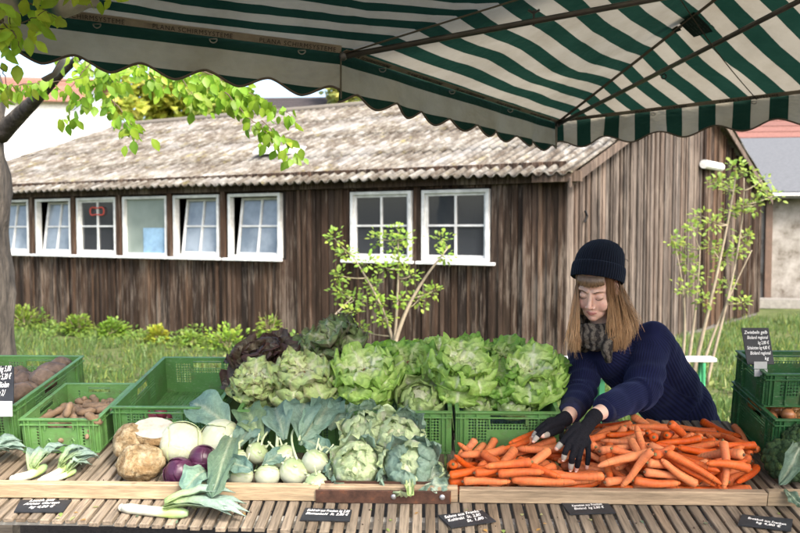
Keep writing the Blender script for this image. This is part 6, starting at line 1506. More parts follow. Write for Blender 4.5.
sk.b.inputs['Subsurface Weight'].default_value = .18; sk.b.inputs['Subsurface Radius'].default_value = (.010, .004, .002); sk.b.inputs['Subsurface Scale'].default_value = .6
sk.bump(sn, .12, .0006)
b_o = fuse(body, .0024, 4, 'body', sk.m, colf=skin_col, factor=.5); b_o.data.transform(PI_); b_o.parent = person
hairc = (.075, .045, .028)
for s in (-1, 1):   # brows, lash lines, nails
    mb = MB(); P = [H(s * x, y, z) for x, y, z in ((.014, -.0925, .0205), (.023, -.0905, .0230), (.034, -.0860, .0250), (.046, -.0755, .0215))]
    tube(mb, P, [.0020, .0030, .0026, .0010], 6, (.12, .07, .045), flat=.6); mb.xf(PI_); mb.build('eyebrow', M_col['matte'], b_o, smooth=True)
    mb = MB(); P = [H(s * x, y, z) for x, y, z in ((.0165, -.0835, -.0035), (.022, -.0885, -.0072), (.030, -.0902, -.0088), (.038, -.0868, -.0070), (.0450, -.0790, -.0030))]
    tube(mb, P, [.0004, .0008, .0010, .0010, .0006], 6, (.06, .035, .028)); 
    for i in range(14):
        f = i / 13; a = P[0].lerp(P[-1], f) if False else bez(P, 13)[i]; o_ = HR @ Vector((s * (.001 + .002 * f), -.0022, -.0022))
        tube(mb, [a, a + o_], [.0005, .0002], 4, (.03, .018, .014))
    mb.xf(PI_); mb.build('eyelashes', M_col['matte'], b_o)
mb = MB()
for hd in HANDS.values():
    for i in (0, 1, 2): 
        t_ = hd['t'][i]; j_ = hd['j'][i]; d = (t_ - j_).normalized(); up = (CAM - t_); up = (up - d * up.dot(d)).normalized(); up = (up + Vector((0, 0, .6)))
        up = (up - d * up.dot(d)).normalized()
        ico(mb, t_ + d * .002 + up * .0052, (.0042, .0042, .0022), 10, 6, (.74, .55, .48))
mb.xf(PI_); mb.build('fingernails', M_kohl, b_o, smooth=True)

# sweater
sw = MB()
CAP = []
def sc2(a, b, ra, rb, n=24): capsule(sw, a, b, ra, rb, n); CAP.append((Vector(a), Vector(b), (ra + rb) / 2))
LC = LE.lerp(LW_, .76); RC = RE.lerp(RW_, .74)
sc2(LS, LE, .079, .070); sc2(LE, LC, .070, .047)
sc2(RS, RE, .074, .062); sc2(RE, RC, .062, .044)
sc2(LS, RS, .082, .078); sc2(NB + Vector((.005, .015, -.03)), CHT, .092, .132); sc2(NB + Vector((.0, .0, -.005)), NB + Vector((0, .01, -.04)), .074, .088)
sc2(LS, WAI, .085, .132); sc2(CHT, WAI, .130, .138); sc2(WAI, PEL, .142, .155); sc2(PEL, PEL + Vector((0, 0, -.06)), .155, .158)
sc2(LS.lerp(NB, .5) + Vector((0, .05, 0)), WAI + Vector((-.02, .02, .02)), .09, .13)
CA = [(np.array(a), np.array(b), r) for a, b, r in CAP]
def near(co):
    best = np.full(len(co), 1e9); idx = np.zeros(len(co), int); T = np.zeros(len(co))
    for k, (a, b, r) in enumerate(CA):
        d = b - a; t = np.clip(((co - a) @ d) / (d @ d), 0, 1); q = co - (a + t[:, None] * d)
        dist = np.linalg.norm(q, axis=1) - r
        m_ = dist < best; best[m_] = dist[m_]; idx[m_] = k; T[m_] = t[m_]
    return idx, T
def sw_disp(co):
    out = np.zeros(len(co)); elb = [np.array(LE), np.array(RE), np.array(LC), np.array(RC)]
    for i, p in enumerate(co):
        v_ = Vector(p)
        out[i] = .011 * noise.noise(v_ * 8) + .005 * noise.noise(v_ * 19)
    idx, T = near(co)
    for k in (0, 1, 2, 3):    # creases gather round the elbows and above the cuffs
        m_ = idx == k; t = T[m_] if k in (1, 3) else 1 - T[m_]
        a = (1 - t) * 1.0 if k in (1, 3) else (1 - t)
        out[m_] += .0055 * np.sin(T[m_] * (22 if k in (1, 3) else 26) + co[m_][:, 0] * 30 + 8 * co[m_][:, 1]) * np.clip(1.1 - t * 1.5, 0.12, 1)
    return out
def sw_attr(me, co):
    idx, T = near(co); ang = np.zeros((len(co), 3))
    for k, (a, b, r) in enumerate(CA):
        m_ = idx == k
        if not m_.any(): continue
        d = Vector(b - a).normalized(); x, y, _ = frame_of(d)
        q = co[m_] - a; u_ = q @ np.array(x); v_ = q @ np.array(y); L = np.sqrt(u_ ** 2 + v_ ** 2) + 1e-9
        ang[m_, 0] = u_ / L; ang[m_, 1] = v_ / L; ang[m_, 2] = np.clip((L / r - .35) / .35, 0, 1)
    at = me.attributes.new('rib', 'FLOAT_VECTOR', 'POINT'); at.data.foreach_set('vector', ang.astype(np.float32).ravel())
ws = NT('navy_knit'); ra_ = ws.attr('rib').outputs['Vector']; sp = ws.n('SeparateXYZ'); ws.l(ra_, sp.inputs[0])
an = ws.math('ARCTAN2', sp.outputs[1], sp.outputs[0]); 
wv = ws.math('MULTIPLY', ws.math('SINE', ws.math('MULTIPLY', an, 46.0)), sp.outputs[2])
kn2 = ws.noise(ws.coord(), 330, 2)
nb_ = ws.noise(ws.coord(), 7, 4)
rb = ws.ramp(ws.math('MULTIPLY_ADD', wv, .5, .5), [(0.0, (.0035, .0045, .018)), (.5, (.0065, .0085, .036)), (1.0, (.0085, .0115, .045))])
ws.base(ws.mix(rb, ws.ramp(nb_, [(.3, .75), (.7, 1.25)]), 1.0, 'MULTIPLY'), .92, .15)
ws.b.inputs['Sheen Weight'].default_value = .12; ws.b.inputs['Sheen Roughness'].default_value = .5; ws.b.inputs['Sheen Tint'].default_value = (.3, .4, .9, 1)
ws.bump(kn2, .3, .001, ws.bump(wv, .4, .0013))
s_o = fuse(sw, .005, 7, 'sweater', ws.m, disp=sw_disp, extra=sw_attr); s_o.data.transform(PI_); s_o.parent = person
cuffm = MB()
for a, b, r in ((LE, LC, .0475), (RE, RC, .0445)):
    d = (b - a).normalized(); e_ = b + d * .034
    tube(cuffm, [e_ - d * .05, e_ - d * .03, e_ - d * .006, e_, e_ - d * .002], [r * 1.04, r * 1.02, r * .93, r * .88, r * .70], 28, (.008, .011, .042), caps=False)
    cuffm.xf(PI_); cuffm.build('cuff', colmat('navy_cuff', .9, 60, .4, .8, .002, 200), s_o, smooth=True); cuffm = MB()
# trousers and boots behind the table
tr = MB()
for k, f in enumerate(FT):
    hip = PEL + Vector((-.075 if k == 0 else .075, 0, -.05)); kn = hip.lerp(f, .5) + Vector((-.02, -.04, 0)); lim(tr, [hip, kn, f + Vector((0, 0, .05))], [.105, .078, .066])
capsule(tr, PEL, PEL + Vector((0, 0, -.05)), .135, .135)
o = fuse(tr, .008, 4, 'trousers', M_col['matte'], colf=lambda co: np.tile(np.array((.03, .035, .05)), (len(co), 1))); o.data.transform(PI_); o.parent = person
for f in FT:
    bo = MB(); capsule(bo, f + Vector((0, .01, .03)), f + Vector((0, .0, -.02)), .058, .055); capsule(bo, f + Vector((0, 0, -.035)), f + Vector((-.03, -.16, -.045)), .05, .043)
    o = fuse(bo, .006, 3, 'boot', M_col['matte'], colf=lambda co: np.tile(np.array((.05, .03, .02)), (len(co), 1))); o.data.transform(PI_); o.parent = person
# gloves
gm_ = colmat('black_knit', .95, 200, .35, .5, .0012, 420, spec=.15)
for hd in HANDS.values():
    gl = MB(); hand(gl, hd, .0022)
    a = (hd['w'] - hd['palm']).normalized(); lim(gl, [hd['w'] - a * .012, hd['w'] - a * .04], [.0275, .026], 18)
    cp = MB()
    for i in range(4):
        r_ = (.0088, .0092, .0088, .0078)[i] + .0019; e_ = hd['j'][i].lerp(hd['t'][i], .42 if i < 2 else .62)
        lim(gl, [hd['k'][i], hd['j'][i], e_], [r_, r_ * .96, r_ * .88], 12)
        if i < 2: capsule(cp, hd['j'][i].lerp(hd['t'][i], .50), hd['j'][i].lerp(hd['t'][i], .80), r_ * .93, r_ * .80, 12)
    e_ = hd['th'][1].lerp(hd['th'][2], .42); lim(gl, [hd['th'][0], hd['th'][1], e_], [.0178, .0125, .0112], 12)
    capsule(cp, hd['th'][1].lerp(hd['th'][2], .50), hd['th'][1].lerp(hd['th'][2], .85), .0113, .0098, 12)
    g_o = fuse(gl, .0022, 3, 'glove', gm_, colf=lambda co: np.tile(np.array((.012, .012, .016)), (len(co), 1))); g_o.data.transform(PI_); g_o.parent = person
    cp.c = [np.tile(np.array((.36, .33, .28)), (len(v_), 1)) for v_ in cp.v]
    cp.xf(PI_); cp.build('fingertip_cap', M_col['matte'], g_o, smooth=True)
# beanie
ht = NT('beanie_knit'); hra = ht.attr('rib').outputs['Vector']; sp = ht.n('SeparateXYZ'); ht.l(hra, sp.inputs[0])
hw2 = ht.math('SINE', ht.math('MULTIPLY', ht.math('ARCTAN2', sp.outputs[1], sp.outputs[0]), 60.0))
ht.base(ht.ramp(ht.math('MULTIPLY_ADD', hw2, .5, .5), [(0, (.003, .004, .008)), (1, (.006, .009, .018))]), .95, .12)
ht.b.inputs['Sheen Weight'].default_value = .1; ht.b.inputs['Sheen Tint'].default_value = (.3, .45, .8, 1)
ht.bump(ht.noise(ht.coord(), 420, 2), .4, .001, ht.bump(hw2, .7, .0018))
HT = HM @ Matrix.Translation((0, .004, .040)) @ RX(R(-35))
def hatmesh(prof, name, parent, seed=0):
    V = []; A_ = []; n = 64
    for z, rx, ry, oy in prof:
        for k in range(n):
            a = 2 * math.pi * k / n; w_ = 1 + .018 * noise.noise((math.cos(a) * 2, math.sin(a) * 2, z * 22 + seed))
            V.append((rx * w_ * math.cos(a), oy + ry * w_ * math.sin(a), z)); A_.append((math.cos(a), math.sin(a), 0))
    Fc = [(i * n + k, i * n + (k + 1) % n, (i + 1) * n + (k + 1) % n, (i + 1) * n + k) for i in range(len(prof) - 1) for k in range(n)]
    mb = MB(); mb.add(V, Fc + [tuple((len(prof) - 1) * n + k for k in range(n))]); mb.xf(PI_ @ HT); o = mb.build(name, ht.m, parent, smooth=True)
    at = o.data.attributes.new('rib', 'FLOAT_VECTOR', 'POINT'); at.data.foreach_set('vector', np.array(A_, dtype=np.float32).ravel())
    return o
# z along the hat's axis
hat = hatmesh([(.018, .088, .104, .004), (.035, .092, .108, .004), (.055, .093, .108, .006), (.080, .090, .104, .010), (.104, .083, .094, .020), (.126, .070, .080, .030), (.142, .052, .060, .038), (.152, .029, .035, .043), (.155, .004, .006, .044)], 'beanie', person)
hatmesh([(.004, .084, .100, .003), (-.004, .088, .105, .003), (-.010, .094, .112, .003), (-.006, .099, .117, .003), (.010, .1005, .1185, .004), (.034, .1005, .1175, .005), (.047, .098, .115, .006), (.051, .094, .110, .006), (.048, .089, .106, .006)], 'turned_up_cuff', hat, 3)
mb = MB(); p_ = HT @ Vector((.075, .07, .09)); tube(mb, bez([p_, p_ + Vector((.012, 0, .004)), p_ + Vector((.016, 0, -.008))], 5), .0012, 5, (.01, .012, .02)); mb.xf(PI_); mb.build('loose_thread', M_col['matte'], hat)
# hair
hm_ = NT('hair'); ha_ = hm_.attr().outputs['Color']; hm_.base(ha_, .38, .5)
hm_.b.inputs['Anisotropic'].default_value = .5
RH = random.Random(5); hair = MB()
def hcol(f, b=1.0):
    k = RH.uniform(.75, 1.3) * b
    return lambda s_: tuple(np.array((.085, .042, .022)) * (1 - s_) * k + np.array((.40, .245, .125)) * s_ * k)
def strand(P, n=11, r=.0017, b=1.0, wave=.008):
    Q = bez(P, n); cf = hcol(0, b); ph = RH.uniform(0, 6.28); wv = RH.uniform(.4, 1) * wave
    Q = [q + Vector((math.sin(ph + i * .9) * wv * i / n, math.cos(ph * 2 + i * .8) * wv * i / n, 0)) for i, q in enumerate(Q)]
    tube(hair, Q, [r * (1 if i < n * .75 else 1 - (i / n - .75) * 3.2) for i in range(n + 1)], 5, np.array([cf(min(1, .12 + 1.15 * i / n)) for i in range(n + 1)]), caps=False)
for k in range(900):   # right hand bundle in the picture, beside her left cheek, falling over the shoulder
    u_ = RH.random(); q = RH.random(); e = RH.uniform(-1, 1)
    root = H(.050 + .022 * q, -.060 + .110 * u_, .086 - .045 * u_)
    mid1 = W(609.5 + 18 * u_ + e * 2, 302 + 4 * q, 2.915 + .15 * u_ + .03 * q)
    mid2 = W(609 + 29 * u_ + 3 * e, 322 + 5 * e, 2.90 + .16 * u_ + .04 * q)
    tip = W(610 + 26 * u_ ** 1.2 + 4 * e, 352 - 26 * max(0, u_ - .55) * 1.6 - RH.uniform(0, 10), 2.93 + .12 * u_ + .03 * q)
    strand([root, mid1, mid2, tip], b=.95, r=.0014, wave=.006)
for k in range(400):   # left hand bundle in the picture
    u_ = RH.random(); q = RH.random(); e = RH.uniform(-1, 1)
    root = H(-.056 - .012 * q, -.045 + .045 * u_, .080 - .02 * u_)
    strand([root, W(578.5 - 3 * u_ + e, 302, 2.93 + .05 * u_), W(576 - 5 * u_ + 2 * e, 325, 2.925 + .04 * q), W(577 - 6 * u_ + 4.5 * e, 353 - RH.uniform(0, 12), 2.93 + .04 * q)], b=1.0, r=.0014, wave=.006)
for k in range(260):   # the back
    a = R(5 + 150 * RH.random()); rx, ry = .078, .095
    root = HT @ Vector((rx * math.cos(a), ry * math.sin(a), .01))
    dn = Vector((.012 * math.cos(a) + .012, .02, -.085)); strand([root, root + dn * .8, root + dn * 1.6 + Vector((0, .02, -.02)), root + dn * 2.0 + Vector((RH.uniform(-.02, .03), .03, -.05))], b=.8, r=.0024)
for k in range(300):   # fringe
    u_ = RH.random(); a = -R(90) + R(-44 + 98 * u_); q = RH.random()
    x = .066 * math.sin(a + R(90)); yb = -.062 - .0345 * math.cos((a + R(90)) * 1.15)
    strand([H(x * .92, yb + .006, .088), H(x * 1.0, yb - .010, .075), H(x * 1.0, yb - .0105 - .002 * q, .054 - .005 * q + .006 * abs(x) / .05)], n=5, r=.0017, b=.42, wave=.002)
for k in range(34):   # stray strands
    u_ = RH.random(); e = RH.uniform(-1, 1)
    strand([H(.066, -.03 + .08 * u_, .06 - .03 * u_), W(618 + 14 * u_ + e * 3, 304, 2.92 + .12 * u_), W(622 + 18 * u_ + 4 * e, 318 + 5 * e, 2.93 + .12 * u_), W(614 + 27 * u_ + 9 * e, 340 + RH.uniform(-14, 16), 2.95 + .12 * u_)], b=1.2, r=.0008, wave=.010)
    strand([H(-.062, -.03, .07), W(575 + e * 3, 305, 2.93), W(571 + 5 * e, 330, 2.93), W(573 + 9 * e, 348 + RH.uniform(-8, 12), 2.95)], b=1.2, r=.0008, wave=.008)
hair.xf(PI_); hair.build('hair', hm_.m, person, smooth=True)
# scarf: grey brown folds wound round the neck with dark bands
sf = NT('scarf_wool'); sv = sf.coord((1, 1, 1)); wvn = sf.n('TexWave', Scale=13.0, Distortion=9.0, Detail=4.0); wvn.inputs['Detail Scale'].default_value = 1.5; sf.l(sv, wvn.inputs['Vector'])
sf.base(sf.mix(sf.ramp(wvn.outputs['Fac'], [(.18, (.03, .027, .026)), (.34, (.075, .066, .056)), (.8, (.13, .115, .095))]), sf.ramp(sf.noise(sv, 230, 3), [(.35, .6), (.65, 1.3)]), 1, 'MULTIPLY'), .95, .1)
sf.bump(sf.noise(sv, 300, 2), .5, .0015)
scf = MB(); sc_c = W(596, 333, 2.995)
for j in range(5):
    P = []; 
    for i in range(25):
        a = 2 * math.pi * i / 24; rj = (.064, .074, .080, .070, .060)[j]
        P.append(sc_c + Vector((rj * math.cos(a) * 1.0, rj * .95 * math.sin(a) + .02, .034 - .022 * j + .014 * math.sin(a + j * .9) + .006 * math.sin(3 * a + j))))
    tube(scf, P, [.0185 + .003 * math.sin(i * 1.3 + j) for i in range(25)], 10, c0_)
P = bez([sc_c + Vector((.03, -.07, -.02)), sc_c + Vector((.01, -.09, -.05)), sc_c + Vector((.035, -.06, -.10))], 8); tube(scf, P, [.020, .022, .023, .022, .022, .02, .018, .016, .012], 12, c0_)
o = fuse(scf, .0035, 3, 'scarf', sf.m, disp=lambda co: np.array([.004 * noise.noise(Vector(p) * 45) for p in co])); o.data.transform(PI_); o.parent = person
# carrots she is sorting
carrot_at(2, 566, 423, .105, 508, 443, .085, 'orange carrot pinched between thumb and forefinger of the farther glove')
carrot_at(5, 604, 475, .036, 549, 474, .038, 'thick carrot under the fingertips of the nearer glove')
carrot_at(0, 552, 431, .085, 497, 452, .078, 'carrot pointing left beside the lattice crate, below the farther glove')
carrot_at(3, 590, 436, .075, 549, 447, .08, 'carrot lying behind the fingers of the nearer glove')
carrot_at(6, 608, 445, .075, 609, 479, .072, 'upright carrot right of the nearer glove, tip towards the board')
carrot_at(8, 600, 458, .036, 551, 459, .036, 'carrot half hidden under the nearer glove')
# ---------------------------------------------------------------- plants outdoors
def leaflet(V, Fc, C, p, d, n, L, Wd, c, fold=.25):
    d = d.normalized(); s_ = d.cross(n)
    if s_.length < 1e-4: s_ = d.cross(Vector((1, .3, .2)))
    s_.normalize(); n = s_.cross(d)
    k = len(V)
    for t, w_ in ((0, .05), (.22, .72), (.5, 1.0), (.78, .6), (1.0, .03)):
        c_ = p + d * (L * t) + n * (-.18 * L * t * t)
        V += [c_ - s_ * Wd * w_ + n * fold * Wd * w_, c_, c_ + s_ * Wd * w_ + n * fold * Wd * w_]
        C += [c, tuple(np.array(c) * 1.12), c]
    for i in range(4):
        a = k + 3 * i
        Fc += [(a, a + 1, a + 4, a + 3), (a + 1, a + 2, a + 5, a + 4)]
class Fol:
    def __init__(s): s.V = []; s.F = []; s.C = []
    def build(s, name, parent, M=None, mat=None):
        mb = MB(); mb.add([tuple(p) for p in s.V], s.F, np.array(s.C))
        if M is not None: mb.xf(M)
        return mb.build(name, mat or M_col['treeleaf'], parent, smooth=True)
PR = random.Random(21)
def rcol(c, v=.25): k = PR.uniform(1 - v, 1 + v); return (c[0] * k * PR.uniform(.85, 1.2), c[1] * k, c[2] * k)
def twig_leaves(F, twg, P, n, L, Wd, col, hang=1.0, r=.004):
    pts = []
    for i in range(len(P) - 1):
        for j in range(6): pts.append(P[i].lerp(P[i + 1], j / 6) + Vector((PR.uniform(-1, 1), PR.uniform(-1, 1), PR.uniform(-1, 1))) * .004)
    pts.append(P[-1]); m = len(pts)
    tube(twg, pts, [r * (1 - .75 * i / m) for i in range(m)], 5, (.13, .09, .06))
    for k in range(n):
        f = PR.random(); i = min(int(f * (m - 1)), m - 2); p = pts[i].lerp(pts[i + 1], f * (m - 1) - i)
        d = Vector((PR.gauss(0, .55), PR.gauss(0, .55), -hang + PR.gauss(0, .35)))
        q = p + d.normalized() * PR.uniform(.005, .03) + Vector((PR.gauss(0, .03), PR.gauss(0, .03), PR.gauss(0, .02)))
        sc_ = PR.uniform(.6, 1.15)
        leaflet(F.V, F.F, F.C, q, d, Vector((PR.gauss(0, .6), -1, .3)), L * sc_, Wd * sc_, rcol(col))
# the tree at the left edge
tb = W(-8, 330, 7.0); tree = thing('broadleaf_tree', 'old tree at the left edge whose fresh green twigs hang under the canopy', 'tree', Matrix.Translation((tb.x, tb.y, 0)))
TI = tree.matrix_world.inverted()
mb = MB(); P = [Vector((tb.x - .03, 7, 0)), W(-16, 340, 7), W(-18, 260, 7), W(-16, 180, 7), W(-12, 120, 7), W(-20, 60, 7), W(-40, -20, 7), W(-60, -160, 7.3)]
tube(mb, bez(P, 26), [.26 - .0045 * i + .02 * math.sin(i * 1.3) for i in range(27)], 36, (.085, .072, .058)); mb.v = [np.array([tuple(Vector(p) * 1.0 + Vector((noise.noise(Vector(p) * 5), noise.noise(Vector(p) * 5 + Vector((9, 0, 0))), 0)) * .035 + Vector((noise.noise(Vector((p[0] * 22, p[1] * 22, p[2] * 3))), 0, 0)) * .022) for p in v_]) for v_ in mb.v]
mb.xf(TI); tr_o = mb.build('trunk', M_col['bark'], tree, smooth=True)
mb = MB(); tube(mb, bez([W(0, 135, 7), W(22, 110, 6.8), W(45, 98, 6.3), W(60, 60, 5.6), W(110, 40, 5.0)], 14), [.085 - .0054 * i for i in range(15)], 12, (.09, .075, .06)); mb.xf(TI); mb.build('limb', M_col['bark'], tree, smooth=True)
mb = MB(); tube(mb, bez([W(-30, -60, 7.2), W(-20, -70, 5.5), W(-20, -30, 3.6), W(0, 20, 2.8)], 14), [.10 - .0062 * i for i in range(15)], 10, (.19, .15, .12)); mb.xf(TI); mb.build('limb', M_col['bark'], tree, smooth=True)
LG = (.235, .40, .035)
F = Fol(); tw = MB()
for P, n in (([(-5, 88), (30, 84), (70, 80), (130, 72)], 42), ([(110, 40), (100, 80), (85, 100), (60, 122)], 34), ([(110, 45), (112, 75), (116, 112), (138, 138)], 38), ([(110, 40), (70, 88), (88, 106)], 12),
             ([(130, 50), (180, 72), (215, 90), (248, 112)], 70), ([(200, 70), (235, 85), (262, 100), (292, 116)], 62), ([(225, 92), (245, 115), (262, 128), (275, 142)], 28), ([(262, 120), (282, 140), (299, 156)], 22),
             ([(130, 60), (150, 76), (165, 90)], 30), ([(60, 50), (95, 72), (125, 85)], 36), ([(170, 60), (190, 90), (200, 108)], 26), ([(110, 40), (160, 58), (215, 76), (240, 88)], 50), ([(112, 100), (128, 118), (134, 130)], 16)):
    Yt = 4.5 + PR.uniform(-.25, .35)
    twig_leaves(F, tw, [W(a, b, Yt) for a, b in P], int(n * 1.35), .072, .0235, LG)
for P, n in (([(0, 20), (14, 34), (22, 52)], 14), ([(0, 30), (28, 20), (48, 10)], 14), ([(20, 0), (42, 8), (58, 20)], 10), ([(48, -10), (75, -6), (92, -2)], 9), ([(-8, 60), (2, 70), (8, 90)], 16), ([(92, -14), (110, -8), (126, -10)], 5), ([(0, 5), (10, 18), (12, 30)], 10)):
    twig_leaves(F, tw, [W(a, b, 2.75 + PR.uniform(-.1, .1)) for a, b in P], int(n * 1.2), .066, .020, (.44, .62, .06), .7, .003)  # near leaves coloured lighter to make up for the canopy's shade
# more crown above and behind, out of the picture but there
for k in range(1500):
    p = Vector((PR.uniform(-7.5, -2.8), PR.uniform(4.5, 9.5), PR.uniform(4.4, 7.5)))
    leaflet(F.V, F.F, F.C, p, Vector((PR.gauss(0, 1), PR.gauss(0, 1), -1)), Vector((0, -1, .4)), .12, .045, rcol(LG))
F.build('foliage', tree, TI); tw.xf(TI); tw.build('twigs', M_col['matte'], tree)
def shrub(name, label, stems, clusters, Y, L, Wd, col, per=26, spread=9):
    base = W(stems[0][0][0], 345, Y); t = thing(name, label, 'shrub', Matrix.Translation((base.x, Y, 0))); I = t.matrix_world.inverted()
    mb = MB(); ends = []
    for st in stems:
        P = [W(a, b, Y + PR.uniform(-.1, .1)) for a, b in st]; g0 = P[0].copy(); g0.z = 0; g0.x -= .05
        P = [g0] + P; B = bez(P, 14); r0 = .030 * PR.uniform(.6, 1)
        tube(mb, B, [r0 * (1 - .055 * i) for i in range(15)], 7, (.30, .25, .18)); ends.append(B)
    F = Fol()
    for (cx, cy) in clusters:
        c = W(cx, cy, Y + PR.uniform(-.25, .25))
        bp = min((q for B in ends for q in B[4:]), key=lambda q: (q - c).length + .35 * abs(q.z > c.z))
        tube(mb, bez([bp, bp.lerp(c, .5) + Vector((0, 0, -.03)), c], 6), [.009, .008, .007, .006, .005, .004, .003], 5, (.28, .24, .16))
        for k in range(per):
            rr_ = spread / F_PX * Y
            o_ = Vector((PR.gauss(0, .45), PR.gauss(0, .45), PR.gauss(0, .38))) * rr_
            leaflet(F.V, F.F, F.C, c + o_, o_.normalized() + Vector((0, 0, .3)), Vector((PR.gauss(0, .5), -.5, 1)), L * PR.uniform(.6, 1.1), Wd * PR.uniform(.7, 1.1), rcol(col))
    mb.xf(I); mb.build('stem', M_col['matte'], t, smooth=True); F.build('foliage', t, I)
shrub('young_shrub', 'young leafy shrub growing before the hut wall under the two paired windows', [[(303, 345), (330, 318), (352, 298)], [(401, 345), (388, 312), (368, 280), (352, 255)], [(395, 335), (400, 280), (398, 240)], [(390, 320), (420, 282), (448, 248)]],
      [(334, 238), (345, 252), (338, 275), (341, 292), (352, 312), (333, 330), (366, 262), (378, 238), (392, 246), (386, 268), (400, 260), (372, 285), (398, 300), (384, 318), (418, 300), (433, 291), (441, 240), (444, 255), (410, 276), (405, 238), (354, 300), (360, 330), (376, 302), (330, 345), (398, 232)], 7.8, .052, .019, (.27, .40, .06), per=42, spread=10)
shrub('slender_shrub', 'slender pale stemmed shrub growing by the gable wall behind the woman', [[(697, 352), (712, 300), (728, 230), (736, 175)], [(712, 352), (734, 290), (746, 220), (744, 178)], [(690, 352), (698, 300), (700, 250)], [(704, 352), (722, 310), (752, 250)], [(684, 352), (690, 310), (676, 250)]],
      [(736, 166), (748, 172), (722, 180), (762, 190), (773, 196), (716, 184), (702, 216), (714, 224), (682, 246), (690, 262), (698, 274), (730, 212), (746, 206), (722, 258), (704, 300), (738, 250), (762, 180), (674, 240), (685, 290), (742, 302), (730, 190), (712, 246), (692, 226), (755, 205), (745, 236), (728, 285)], 9.0, .062, .023, (.27, .37, .07), per=34, spread=9)
def bush(px, py, rp, label, col, nm='low_bush', per=420, L=.07, kind='bush'):
    D = 1 / (.0676 + px * 6.3e-5) - .55; c = W(px, py, D); r = rp / F_PX * D
    t = thing(nm, label, kind, Matrix.Translation((c.x, c.y, 0)), 'low bushes along the hut wall'); I = t.matrix_world.inverted(); F = Fol(); mb = MB()
    for k in range(9):
        a = PR.uniform(0, 6.28); e = Vector((c.x + math.cos(a) * r * .7, c.y + math.sin(a) * r * .5, c.z + r * PR.uniform(-.1, .7)))
        tube(mb, [Vector((c.x, c.y, 0)), Vector((c.x, c.y, 0)).lerp(e, .5) + Vector((0, 0, .03)), e], [.008, .006, .003], 5, (.2, .16, .1))
    for k in range(per):
        d = Vector((PR.gauss(0, 1), PR.gauss(0, 1), PR.gauss(0, 1))).normalized(); rr_ = r * PR.uniform(.35, 1.0) * (1 + .35 * noise.noise(d * 2.2 + Vector((px, 0, 0))))
        p = Vector((c.x, c.y, c.z * .75)) + Vector((d.x * rr_, d.y * rr_ * .7, d.z * rr_ * 1.0))
        if p.z < .02: continue
        leaflet(F.V, F.F, F.C, p, d + Vector((0, 0, .2)), Vector((PR.gauss(0, .5), -.3, 1)), L * PR.uniform(.6, 1.2), L * .36, rcol(col))
    mb.xf(I); mb.build('stem', M_col['matte'], t); F.build('foliage', t, I)
bush(25, 322, 20, 'leafy low bush beside the tree trunk', (.20, .30, .04)); bush(77, 326, 13, 'second bush from the tree trunk, under the red ringed window', (.19, .29, .04)); bush(112, 330, 13, 'rounded low bush under the plain pane window', (.17, .30, .035))
bush(157, 335, 10, 'small yellow green bush at the hut base', (.36, .40, .05)); bush(228, 345, 22, 'wide bright green bush just above the red lettuce crate', (.24, .38, .05)); bush(268, 318, 13, 'thin upright bush reaching up the wall behind the red lettuce', (.24, .34, .06), per=130); bush(265, 345, 14, 'small bush close behind the dark red lettuces', (.22, .34, .05)); bush(192, 343, 12, 'small bush between the yellow green one and the wide one', (.2, .32, .05), per=250)
bush(-35, 318, 22, 'bush behind the tree trunk at the left edge', (.18, .28, .04))
# grass
def grass(n, seed):
    g = np.random.default_rng(seed)
    Yv = 5.6 + (15.5 - 5.6) * g.random(n) ** 1.25; X = (g.random(n) - .5) * 2 * (Yv * .62 + .6)
    pn = np.array([fbm((x * .9, y * .9, 3.0)) for x, y in zip(X, Yv)])
    h = (.035 + .10 * g.random(n)) * np.clip(1 + 1.3 * pn, .25, 2.0); a = g.random(n) * 6.28; w_ = .004 + .006 * g.random(n)
    keep = pn > -.33
    # stay out of the hut
    A = np.array((HA.x, HA.y)); s_ = np.stack([X, Yv], 1) - A
    inside = (s_ @ np.array((NRM.x, NRM.y)) < .08) & (X < HC.x + .2); s2 = np.stack([X, Yv], 1) - np.array((HC.x, HC.y)); inside |= ((s2 @ np.array((GNR.x, GNR.y)) < .08) & (X >= HC.x) & (s_ @ np.array((NRM.x, NRM.y)) < .08))
    keep &= ~inside
    X, Yv, h, a, w_, pn = X[keep], Yv[keep], h[keep], a[keep], w_[keep], pn[keep]; m = len(X)
    dx, dy = np.cos(a), np.sin(a); lx = g.normal(0, .35, m) * h; ly = g.normal(0, .35, m) * h
    z0 = np.zeros(m)
    V = np.stack([np.stack([X - dx * w_, Yv - dy * w_, z0], 1), np.stack([X + dx * w_, Yv + dy * w_, z0], 1), np.stack([X + lx * .4 + dx * w_ * .8, Yv + ly * .4 + dy * w_ * .8, h * .6], 1), np.stack([X + lx * .4 - dx * w_ * .8, Yv + ly * .4 - dy * w_ * .8, h * .6], 1), np.stack([X + lx, Yv + ly, h], 1)], 1).reshape(-1, 3)
    C = np.array((.125, .21, .06))[None] * (.65 + .7 * g.random((m, 1))); yl = (g.random(m) < .22)[:, None]; C = np.where(yl, C * np.array((1.9, 1.35, 1.1)), C); C = np.repeat(C, 5, 0)
    i = np.arange(m) * 5
    Fq = [(int(k), int(k) + 1, int(k) + 2, int(k) + 3) for k in i] + [(int(k) + 3, int(k) + 2, int(k) + 4) for k in i]
    mb = MB(); mb.add(V, Fq, C); return mb
tag(grass(60000, 4).build('grass', M_col['treeleaf']), 'uneven meadow grass between the stall and the hut', 'grass', None, 'stuff')
F = Fol()
